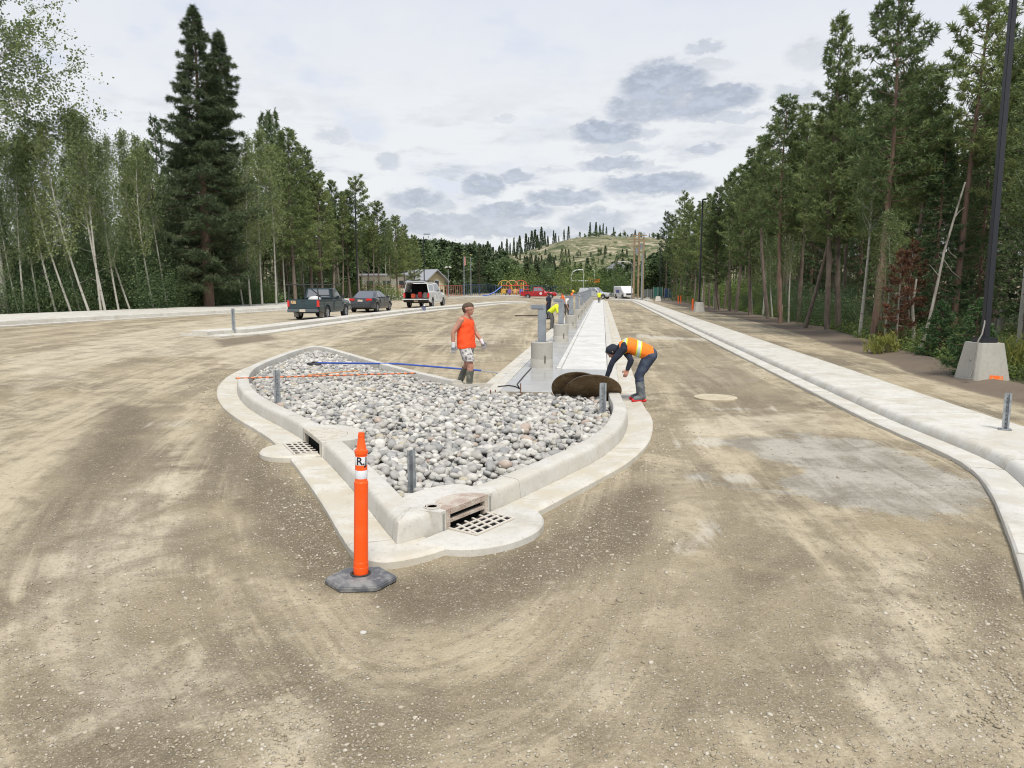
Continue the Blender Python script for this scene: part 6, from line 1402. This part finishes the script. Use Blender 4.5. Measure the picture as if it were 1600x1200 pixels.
# --- far workers
def worker(x, y, yaw, pose, top, legs, label, hat=None, sc=.95, hair=(.03, .02, .015)):
    root = empty('person', (x, y, zt(x)), yaw); root.scale = (sc,) * 3; tag(root, label, 'person')
    if pose == 'bend': pel, ch, nk, hd = V3(-.15, 0, .85), V3(.16, 0, 1.10), V3(.30, 0, 1.10), V3(.42, 0, 1.06); hands = [(V3(.22, y_ * .19, 1.05), V3(.30, y_ * .2, .78), V3(.42, y_ * .14, .55)) for y_ in (-1, 1)]; hz = V3(1, 0, -.7)
    elif pose == 'reach': pel, ch, nk, hd = V3(0, 0, .95), V3(.05, 0, 1.34), V3(.08, 0, 1.50), V3(.13, 0, 1.63); hands = [(V3(.04, y_ * .19, 1.42), V3(.22, y_ * .23, 1.22), V3(.42, y_ * .14, 1.2)) for y_ in (-1, 1)]; hz = V3(1, 0, -.3)
    else: pel, ch, nk, hd = V3(0, 0, .95), V3(0, 0, 1.34), V3(0, 0, 1.50), V3(.03, 0, 1.64); hands = [(V3(0, y_ * .19, 1.42), V3(-.03, y_ * .25, 1.16), V3(.06, y_ * .24, .93)) for y_ in (-1, 1)]; hz = V3(1, 0, -.1)
    up = V3(.6, 0, .7) if pose == 'bend' else V3(0, 0, 1); hc, P = head_caps(hd, hz, up); tor = lambda g: [(pel + V3(0, y_ * .055, 0), .11 + g, ch + V3(0, y_ * .09, 0), .11 + g) for y_ in (-1, 1)] + [(ch, .10 + g, nk, .07 + g)]
    lg = [(pel + V3(0, y_ * .09, -.02), pel * .5 + V3(.05, y_ * .10, .06), V3(-.02 if y_ > 0 else -.06, y_ * .11, .08)) for y_ in (-1, 1)]
    body = tor(-.02) + [(nk, .055, hd, .06)] + hc
    for a, b, c in hands: body += [(a, .05, b, .037), (b, .037, c, .027)] + hand_caps(c, (c - b), V3(0, 0, 1), .5, 1.)
    for a, b, c in lg: body += [(a, .09, b, .06), (b, .055, c, .04)]
    blob('body', body, SKIN, root, .016); c_ = mat('cloth_' + top[0], top[1], .8, bump=(12, .4, .02), objvar=.01); blob('shirt', tor(.012) + [(a, .068, a + (b - a) * .7, .056) for a, b, c in hands], c_, root, .016, 2, noise_amp=.01)
    t_ = mat('cloth_' + legs[0], legs[1], .85, objvar=.01); blob('trousers', [(pel + V3(0, -.05, 0), .12, pel + V3(0, .05, 0), .12)] + sum([[(a, .105, b, .075), (b, .075, c, .06)] for a, b, c in lg], []), t_, root, .016, 2, noise_amp=.01)
    for a, b, c in lg: blob('boot', [(c, .055, c + V3(.12, 0, -.035), .042)], DARKP, root, .016, 1)
    if hat: blob('hard_hat', [(hd + up * .05, .105, hd + up * .055, .1), (hd + up * .03 + hz * .03, .10, hd + up * .03 + hz * .04, .1)], mat('hat_' + hat[0], hat[1], .4, objvar=.01), root, .013, 1)
    else: blob('hair', [(hd + up * .03 - hz * .03, .09, hd + up * .05, .088)], mat('dark_hair', hair, .8), root, .014, 1)
def gx(px, py): q = gp(px, py); return q.x, q.y
NV = ('navy', (.012, .017, .035)); YL = ('hi_vis_yellow', (.72, .82, .03)); WT = ('white_shirt', (.62, .62, .62)); GY = ('grey_work', (.10, .10, .10)); ORR = ('hi_vis_orange', (.80, .16, .03))
worker(*gx(864, 515), R(-10), 'bend', YL, GY, 'worker in bright yellow shirt bending beside the second grey column', sc=1.)
worker(*gx(857, 499), R(150), 'stand', NV, NV, 'person in dark navy clothes standing behind the yellow-shirted worker', sc=.95)
worker(*gx(886, 493), R(-60), 'bend', WT, GY, 'worker in white shirt crouching by the third grey column', sc=1.)
worker(*gx(880, 489), R(200), 'reach', ORR, GY, 'bare-headed worker in orange top beyond the white-shirted worker', sc=.9)
worker(*gx(893, 484), R(-20), 'reach', ORR, GY, 'worker in orange with yellow hard hat among the far columns', hat=('yellow', (.85, .50, .02)), sc=.98)
worker(*gx(936, 475), R(-90), 'stand', YL, GY, 'tiny worker in yellow vest at the far end of the footpath', sc=.85)

# ------------------------------------------------------------------ tools and leaning discs
def disc(c, r, tilt, yaw, label, z):
    root = empty('plywood_disc', (c.x, c.y, z), yaw); tag(root, label, 'disc'); pl = mat('weathered_brown_plywood', (.14, .088, .040), .75, var=[(5, (.19, .135, .07), .45, .65), (16, (.09, .056, .026), .5, .65)], bump=(18, .3, .01))
    m = MB().lathe([(r - .004, 0), (r, .003), (r, .016), (r - .004, .019)], 48); m.build('board', pl, root, True, 30).matrix_basis = Matrix.Rotation(tilt, 4, 'X')
    MB().lathe([(r * 1.001, .004), (r * 1.004, .006), (r * 1.004, .014), (r * 1.001, .016)], 48, cap=False).build('edge_band', mat('dark_edge', (.10, .09, .07), .7), root, True, 30).matrix_basis = Matrix.Rotation(tilt, 4, 'X')
q = g2(930, 640, .05); disc(Vector((-.13, 13.02)), .50, R(-42), R(2), 'front brown plywood disc leaning on the footpath end behind the post stub', .245)
disc(Vector((-.38, 13.13)), .50, R(-46), R(-4), 'rear brown plywood disc, mostly hidden behind the front one', .25)
def line(name, label, cat, pts, r, mt, extra=None):
    root = empty(name, pts[0]); tag(root, label, cat); P = [Vector(p) - Vector(pts[0]) for p in pts]; MB().tube(P, r, 8).build('pole' if name != 'survey_string' else 'line', mt, root, True, 40); return root
a = gp(495, 567, .22); b = gp(752, 579, .10)
bp = mat('blue_painted_pole', (.02, .07, .36), .4, coat=.3); root = empty('float_handle', a); tag(root, 'long blue float pole lying across the far side of the stones', 'tool'); MB().tube([(0, 0, 0), (b - a) * .5 + Vector((0, 0, .07)), b - a], .022, 8).build('pole', bp, root, True, 40)
MB().tube([(b - a) + Vector((-.02, 0, 0)), (b - a) + Vector((.42, -.1, -.04))], .016, 6).build('metal_tip', CHROME, root); MB().box((b - a) + Vector((.52, -.1, -.05)), (.3, .16, .012)).build('blade', CHROME, root, bevel=.004)
mm = MB(); mm.tube([(.02, 0, 0), (-.12, .05, .0), (-.2, -.05, -.02), (-.05, -.12, -.03), (.15, -.1, -.03)], .035, 8); mm.build('rubber_grip', DARKP, root, True)
a = gp(368, 591, .24); b = gp(650, 583, .24); root = empty('marking_rod', a); tag(root, 'orange and dark banded rod lying over the far corner of the stones', 'rod'); n = 26; d = b - a
MB().tube([(0, 0, 0), d], .014, 6).build('rod', mat('rusty_rod', (.28, .10, .05), .8, var=[(6, (.15, .08, .05), .45, .6)]), root)
for k in range(n): MB().tube([d * ((k + .15) / n), d * ((k + .62) / n)], .018, 6).build('orange_band', mat('orange_band_paint', (.80, .20, .06), .6), root)
a = gp(480, 586, .26); b = gp(560, 579, .26); root = empty('wooden_lath', a); tag(root, 'short orange-tipped lath lying above the banded rod', 'lath'); MB().tube([(0, 0, 0), b - a], .012, 5).build('lath', mat('orange_lath', (.62, .28, .10), .7), root)
root = empty('hand_trowel', gp(808, 612, WALK_Z)); tag(root, 'curved cable lying on the wet front edge of the footpath', 'cable'); root.name = 'cable'; q0 = root.location
cb = [Vector(gp(x_, y_, WALK_Z + .012)) - q0 for x_, y_ in ((778, 604), (795, 602), (806, 604), (812, 607), (808, 600), (818, 588), (830, 575))]; MB().tube(cb, .012, 6).build('sheath', DARKP, root, True)
a = gp(820, 493.5, .04); root = empty('plank', a); tag(root, 'dark plank lying on the dirt left of the columns', 'plank'); MB().box((.3, 0, .03), (2.0, .22, .06)).build('board', mat('dark_plank', (.07, .05, .04), .8), root, bevel=.01)
# ------------------------------------------------------------------ far structures and street furniture
def far(px, d): return (px - 941) / 1160 * d
def zpx(py, d): return CAM_H + (447 - py) / 1150. * d
YWALL = mat('cream_render', (.52, .47, .30), .85); ROOFM = mat('grey_roof_metal', (.30, .31, .33), .6); TRIM = mat('white_trim', (.6, .6, .58), .6); DW = mat('dark_window', (.03, .035, .04), .15, spec=.8)
def house():
    d = 128.; x0, x1 = far(655, d), far(682, d); w = x1 - x0; zb = 0; ze = zpx(437, d); zr = zpx(422, d); w = 4.1; root = empty('house', (far(661, d), d, 0), R(48)); tag(root, 'cream gabled house end with grey roof behind the white pickup', 'house')
    dp = 9.; m = MB(); m.add([(0, 0, zb), (w, 0, zb), (w, 0, ze), (w / 2 - .0, 0, zr - .15), (0, 0, ze), (0, dp, zb), (w, dp, zb), (w, dp, ze), (w / 2, dp, zr - .15), (0, dp, ze)], [(0, 1, 2, 3, 4), (9, 8, 7, 6, 5), (0, 5, 6, 1), (1, 6, 7, 2), (4, 9, 5, 0)]); m.build('wall', YWALL, root)
    t = .18
    for s_, (xa, xb) in ((0, (-.5, w / 2)), (1, (w + .6, w / 2))):
        za = ze - (zr - ze) / (w / 2) * (abs(xa - (0 if s_ == 0 else w))); MB().add([(xa, -.9, za), (xb, -.9, zr), (xb, dp + .6, zr), (xa, dp + .6, za), (xa, -.9, za + t), (xb, -.9, zr + t), (xb, dp + .6, zr + t), (xa, dp + .6, za + t)], [(3, 2, 1, 0), (4, 5, 6, 7), (0, 1, 5, 4), (1, 2, 6, 5), (2, 3, 7, 6), (3, 0, 4, 7)]).build('roof', ROOFM, root)
    wn = MB().box((w * .58, -.03, ze - .9), (.9, .06, 1.5)).build('window', DW, root); MB().box((w * .58, -.02, ze - .9), (1.1, .05, 1.7)).build('frame', TRIM, wn)
    # long wing to the left
    x2 = far(545, d); L = x0 - x2; r2 = empty('building', (x2, d + 4, 0)); tag(r2, 'long pale building wing glimpsed through the trees left of the cream house', 'building')
    zt_ = zpx(431, d); MB().box((L / 2, 5, zt_ / 2), (L, 10, zt_)).build('wall', mat('pale_wall', (.60, .575, .48), .85), r2); MB().box((L / 2, 4.5, zt_ + .25), (L + .6, 11.5, .4)).build('roof', ROOFM, r2, bevel=.1)
    for k in range(4): f = MB().box((1.5 + k * (L - 3) / 3, -.03, 2.4), (1.3, .06, 1.3)).build('window', DW, r2)
house()
def fence(name, label, px0, px1, d0, d1, top, mt, mesh_mt, spacing=3., h=None, rail=True):
    a = Vector((far(px0, d0), d0, zt(far(px0, d0)))); b = Vector((far(px1, d1), d1, zt(far(px1, d1)))); h = h or zpx(top, d0); L = (b - a).length; n = max(2, int(L / spacing)); root = empty(name, a); tag(root, label, 'fence'); u = (b - a).normalized()
    for k in range(n + 1): p = (b - a) * (k / n); MB().tube([p, p + Vector((0, 0, h))], .045, 6).build('post', mt, root)
    rl = MB(); rl.tube([Vector((0, 0, h - .03)), b - a + Vector((0, 0, h - .03))], .03, 5); rl.tube([Vector((0, 0, .12)), b - a + Vector((0, 0, .12))], .03, 5); rl.build('rail', mt, root)
    wv = MB(); m = int(L / .42)
    for k in range(m): 
        p = (b - a) * ((k + .5) / m); wv.add([p + Vector((-.04, 0, .15)), p + Vector((.04, 0, .15)), p + Vector((.04, 0, h - .06)), p + Vector((-.04, 0, h - .06))], [(0, 1, 2, 3)])
    wv.build('mesh_panel', mesh_mt, root)
BLUEF = mat('blue_fence_paint', (.035, .08, .19), .5); BLUED = mat('blue_fence_mesh', (.03, .055, .11), .7); GRF = mat('green_fence_screen', (.015, .10, .075), .7); REDF = mat('red_rail_paint', (.38, .09, .07), .6)
fence('school_fence', 'blue chain-link fence behind the playground', 722, 870, 140, 150, 447, BLUEF, BLUED)
fence('school_fence', 'low reddish railing in front of the house and beside the playground', 560, 720, 112, 128, 449, REDF, mat('faded_red_mesh', (.30, .14, .11), .7))
fence('school_fence', 'dark blue fence left of the silver pickup at the road end', 866, 905, 150, 150, 448, BLUEF, BLUED)
fence('school_fence', 'dark blue fence right of the silver pickup', 945, 975, 150, 150, 448, BLUEF, BLUED)
def screen(px0, px1, d, top, mt, label):
    x0, x1 = far(px0, d), far(px1, d); h = zpx(top, d); root = empty('fence_screen', (x0, d, 0)); tag(root, label, 'fence'); MB().box(((x1 - x0) / 2, 0, h / 2 + .15), (x1 - x0, .05, h - .3)).build('screen', mt, root)
    for x in (0, (x1 - x0) / 2, x1 - x0): MB().tube([(x, -.05, 0), (x, -.05, h + .1)], .05, 6).build('post', GALV, root)
screen(1019, 1033, 118, 449, GRF, 'teal green fence screen left of the right wood'); screen(1036, 1048, 118, 451, mat('blue_tarp', (.035, .09, .24), .6), 'blue fence screen right of the teal one'); screen(1004, 1017, 125, 452, mat('grey_mesh', (.10, .12, .11), .7), 'grey mesh fence panel beside the power poles')
# playground
def playground():
    d = 132.; X = lambda px: far(px, d) - far(800, d); Zp = lambda py: zpx(py, d); root = empty('playground', (far(800, d), d, 0)); tag(root, 'colourful playground frame with blue slide and yellow and red posts', 'playground')
    PY = mat('yellow_play_paint', (.58, .36, .07), .5); PR_ = mat('red_play_paint', (.60, .08, .05), .5); BL_ = mat('blue_play_plastic', (.03, .12, .48), .4); PT = mat('tan_play_paint', (.62, .40, .20), .6); PU = mat('purple_play_paint', (.20, .10, .30), .5)
    sl = MB(); a, b = Vector((X(784), 0, Zp(449))), Vector((X(763), -1.5, .35))
    for s_ in (-.4, .4): sl.tube([a + Vector((0, s_, .15)), (a + b) / 2 + Vector((0, s_, -.1)), b + Vector((0, s_, .1)), b + Vector((-.8, s_, .05))], .1, 6)
    sl.add([a + Vector((0, -.4, 0)), a + Vector((0, .4, 0)), b + Vector((0, .4, 0)), b + Vector((0, -.4, 0)), b + Vector((-.8, .4, -.05)), b + Vector((-.8, -.4, -.05))], [(0, 1, 2, 3), (3, 2, 4, 5)]); sl.build('slide', BL_, root)
    i = 0
    for px in (783, 789, 794, 799, 806, 812, 818, 824): MB().tube([(X(px), (i % 3) * 1.2, 0), (X(px), (i % 3) * 1.2, Zp(441 + (i * 5) % 6))], .10, 6).build('post', (PY, PT, PR_, PY, PR_, PY, PT, PR_)[i], root); i += 1
    for (p0, p1, py, mt) in ((784, 800, 452, PY), (796, 812, 454, PT), (808, 826, 452, PR_), (784, 826, 446, PR_), (812, 826, 456, PU)): MB().box(((X(p0) + X(p1)) / 2, .8, Zp(py)), (X(p1) - X(p0), 1.8, .14)).build('deck', mt, root, bevel=.02)
    for (px, mt) in ((788, PY), (800, PT), (814, PR_)):
        MB().tube([(X(px) + 1.1 * math.cos(q * math.pi / 8), 0, Zp(446) + .9 * math.sin(q * math.pi / 8)) for q in range(9)], .06, 5).build('climbing_arch', mt, root)
    for k in range(9): MB().tube([(X(786) + k * .55, .2, Zp(453)), (X(786) + k * .55, .2, Zp(448))], .05, 5).build('railing_bar', (PY, PT, PR_)[k % 3], root)
    for k in range(7): MB().tube([(X(802) + k * .3, -.4, .2), (X(802) + k * .3, -.4, Zp(452))], .04, 5).build('rung', PY if k % 2 else PR_, root)
    for k in range(4): MB().box((X(787) + k * 1.05, -.1, Zp(455)), (.7, .06, .8)).build('side_panel', (PY, PU, PT, BL_)[k], root, bevel=.02)
playground()
WP = mat('weathered_pole_wood', (.26, .19, .125), .9, var=[(2, (.36, .25, .15), .45, .6)])
def pole(name, px, base_py, top_py, d, r, mt, label, cat, extra=None, group=None):
    x = far(px, d); h = zpx(top_py, d); root = empty(name, (x, d, zt(x))); tag(root, label, cat, group); MB().tube([(0, 0, -.1), (0, 0, h - zt(x))], [r, r * .75], 10).build('pole', mt, root, True, 40)
    if extra: extra(root, h)
    return root
def xarm(root, h):
    for k in (0, .9): MB().box((0, 0, h - .5 - k), (2.4, .12, .12)).build('crossarm', WP, root)
    for x in (-1.0, -.4, .4, 1.0): MB().tube([(x, 0, h - .44), (x, 0, h - .2)], .05, 6).build('insulator', mat('porcelain', (.35, .36, .36), .4), root)
    MB().tube([(.35, -.1, h - 2.6), (.35, -.1, h - 1.7)], .22, 10).build('transformer', GALV, root)
pole('power_pole', 989, 466, 372, 112, .17, WP, 'left wooden power pole with crossarms at the road end', 'power pole', xarm)
pole('power_pole', 996, 466, 366, 116, .17, WP, 'middle wooden power pole with double crossarm at the road end', 'power pole', xarm)
pole('power_pole', 1003, 466, 374, 110, .16, WP, 'right wooden power pole beside the galvanised steel one', 'power pole', None)
pole('steel_pole', 1001.5, 466, 398, 104, .14, GALV, 'galvanised steel pole in front of the wooden power poles', 'pole')
def arm_l(root, h): MB().tube([(0, 0, h), (-.6, 0, h + .25), (-1.6, 0, h + .3)], .05, 6).build('arm', GALV, root); MB().box((-1.9, 0, h + .28), (.7, .25, .12)).build('lamp_head', TRIM, root, bevel=.03)
pole('street_lamp', 986, 466, 413, 118, .07, GALV, 'street lamp with curved arm left of the wooden power poles', 'street lamp', arm_l)
def lamps2(root, h):
    for s_ in (-1, 1): MB().box((s_ * .32, 0, h + .02), (.45, .3, .22), ry=R(25 * s_)).build('lamp_head', TRIM, root, bevel=.04)
pole('floodlight', 698, 460, 421, 118, .07, GALV, 'twin-headed floodlight pole right of the cream house', 'street lamp', lamps2)
def flag(root, h):
    MB().lathe([(.001, 0), (.12, .08), (.12, .12), (.001, .2)], 8, (0, 0, h)).build('finial', mat('gold', (.6, .42, .1), .4), root)
def flag2(root, h): flag(root, h); MB().add([(0, 0, h - .4), (.25, .1, h - .6), (.35, .05, h - 1.9), (.02, 0, h - 2.1), (0, .02, h - 2.1), (.33, .07, h - 1.9), (.23, .12, h - .6), (.0, .03, h - .4)], [(0, 1, 2, 3), (4, 5, 6, 7)]).build('limp_flag', mat('faded_flag', (.42, .20, .17), .8), root)
pole('flagpole', 723.5, 461, 400, 128, .08, GALV, 'flagpole with a limp reddish flag, left of the pair', 'flagpole', flag2); pole('flagpole', 734.5, 461, 402, 128, .08, GALV, 'bare pale flagpole, right of the pair', 'flagpole', flag)
# black lamp posts by the far left wood
BLP = 'black lamp posts along the left wood'
for px, top, d, lab in ((659, 370, 100, 'black lamp post in front of the cream house roof'), (549, 302, 76, 'tall black lamp post rising beside the sedan'), (1029, 388, 105, 'thin black lamp post at the far end of the right wood')):
    pole('lamp_post', px, 466, top, d, .075, PB, lab, 'lamp post', lambda root, h: MB().box((.45, 0, h), (.9, .22, .1)).build('lamp_head', PB, root, bevel=.03))
# traffic signals and sign mast
def signal():
    d = 150.; LG = mat('pale_mast_paint', (.60, .62, .62), .5); root = empty('traffic_signal', (far(893, d), d, 0)); tag(root, 'grey traffic signal mast with curved arm and horizontal bar over the road end', 'traffic signal'); X = lambda px: far(px, d) - far(893, d); Zp = lambda py: zpx(py, d)
    MB().tube([(0, 0, 0), (0, 0, Zp(431)), (X(896), 0, Zp(425)), (X(901), 0, Zp(422.5)), (X(911), 0, Zp(422))], .13, 8).build('curved_mast', LG, root, True); MB().tube([(0, 0, Zp(439)), (X(928), 0, Zp(439))], .11, 8).build('crossbar', LG, root)
    sg = MB().box((X(933), -.1, Zp(439)), (1.1, .15, .8)).build('orange_sign', mat('orange_sign_face', (.85, .25, .03), .6), root, bevel=.03)
    SG = mat('signal_yellow', (.55, .45, .12), .5)
    for px in (921, 925): s_ = MB().box((X(px), 0, Zp(438.6)), (.5, .35, 1.2)).build('signal_head', SG, root, bevel=.04); [MB().lathe([(.13, 0), (.13, .02)], 10).build('lens', DARKP, s_).__setattr__('matrix_basis', Matrix.Translation((X(px), -.19, Zp(438.6) + .35 * k)) @ Matrix.Rotation(R(90), 4, 'X')) for k in (-1, 0, 1)]
signal()
def signal_post(px, d, lab): pole('sign_mast', px, 462, 423, d, .09, MATS['pale_mast_paint'], lab, 'mast', lambda r_, h: MB().tube([(0, 0, h), (-.5, 0, h + .2)], .05, 6).build('arm', GALV, r_))
signal_post(912, 148, 'straight grey mast inside the signal arm'); signal_post(929, 152, 'grey mast just left of the orange sign')
# house beyond the trees at the road end
root = empty('house', (far(963, 240), 240, 0)); tag(root, 'small white house showing between bushes below the hill', 'house'); MB().box((0, 0, 3.8), (6, 6, 7.6)).build('wall', TRIM, root); MB().add([(-3.6, -3.4, 7.6), (3.6, -3.4, 7.6), (3.6, 3.4, 7.6), (-3.6, 3.4, 7.6), (0, -3.4, 10.), (0, 3.4, 10.)], [(0, 1, 4), (1, 2, 5, 4), (2, 3, 5), (3, 0, 4, 5), (3, 2, 1, 0)]).build('roof', ROOFM, root); MB().box((0, -3.02, 5), (1.6, .08, 1.8)).build('window', DW, root)
# stakes, cones, blocks on the right verge
def stake(px, py, h, label, mt, w=.05, name='survey_stake', tip=None):
    p = gp(px, py); root = empty(name, p, R(rng.uniform(-20, 20))); tag(root, label, 'stake'); MB().box((0, 0, h / 2), (w, .02 if w < .1 else w, h)).build('lath', mt, root)
    if tip: MB().box((0, -.004, h * .8), (w * 1.1, .03 if w < .1 else w * 1.05, h * .35)).build('painted_tip', tip, root)
OST = mat('orange_stake_paint', (.85, .13, .02), .6); LATH = mat('raw_lath_wood', (.52, .40, .22), .8); WTIP = mat('white_pink_tip', (.62, .48, .46), .7)
stake(1082, 485, 1.0, 'orange tube marker left of the distant pole footing', OST, .14, 'marker_post'); stake(1059.5, 474, .95, 'pair-left orange stake at the far verge', OST, .12, 'marker_post'); stake(1063.5, 474, .95, 'pair-right orange stake at the far verge', OST, .12, 'marker_post')
stake(1216, 499, 1.1, 'survey lath leaning beside the reddish pine trunk', LATH, .08); stake(1221, 498, .9, 'pinkish-white topped survey lath on the reddish pine trunk', LATH, .10, tip=WTIP)
p = gp(1028, 471); root = empty('concrete_block', p); tag(root, 'small pale concrete block on the far verge', 'block'); MB().box((0, 0, .35), (.8, .8, .7), taper=.75).build('block', C_SIDE, root, bevel=.03)
p = gp(1012, 469); root = empty('concrete_block', p); tag(root, 'low pale concrete block beside the power poles', 'block'); MB().box((0, 0, .2), (.7, .5, .4), taper=.9).build('block', C_SIDE, root, bevel=.03)
p = gp(662, 486.5); root = empty('blue_bucket', (p.x, p.y, p.z), 0); root.name = 'bucket'; tag(root, 'grey-blue bucket on the narrow island behind the white pickup', 'bucket'); MB().lathe([(.13, 0), (.17, .34), (.175, .35), (.165, .35), (.13, .03)], 16).build('shell', mat('bucket_plastic', (.16, .18, .30), .5), root, True, 30); MB().tube([(-.17, 0, .33), (-.1, 0, .44), (0, 0, .48), (.1, 0, .44), (.17, 0, .33)], .008, 5).build('handle', CHROME, root)
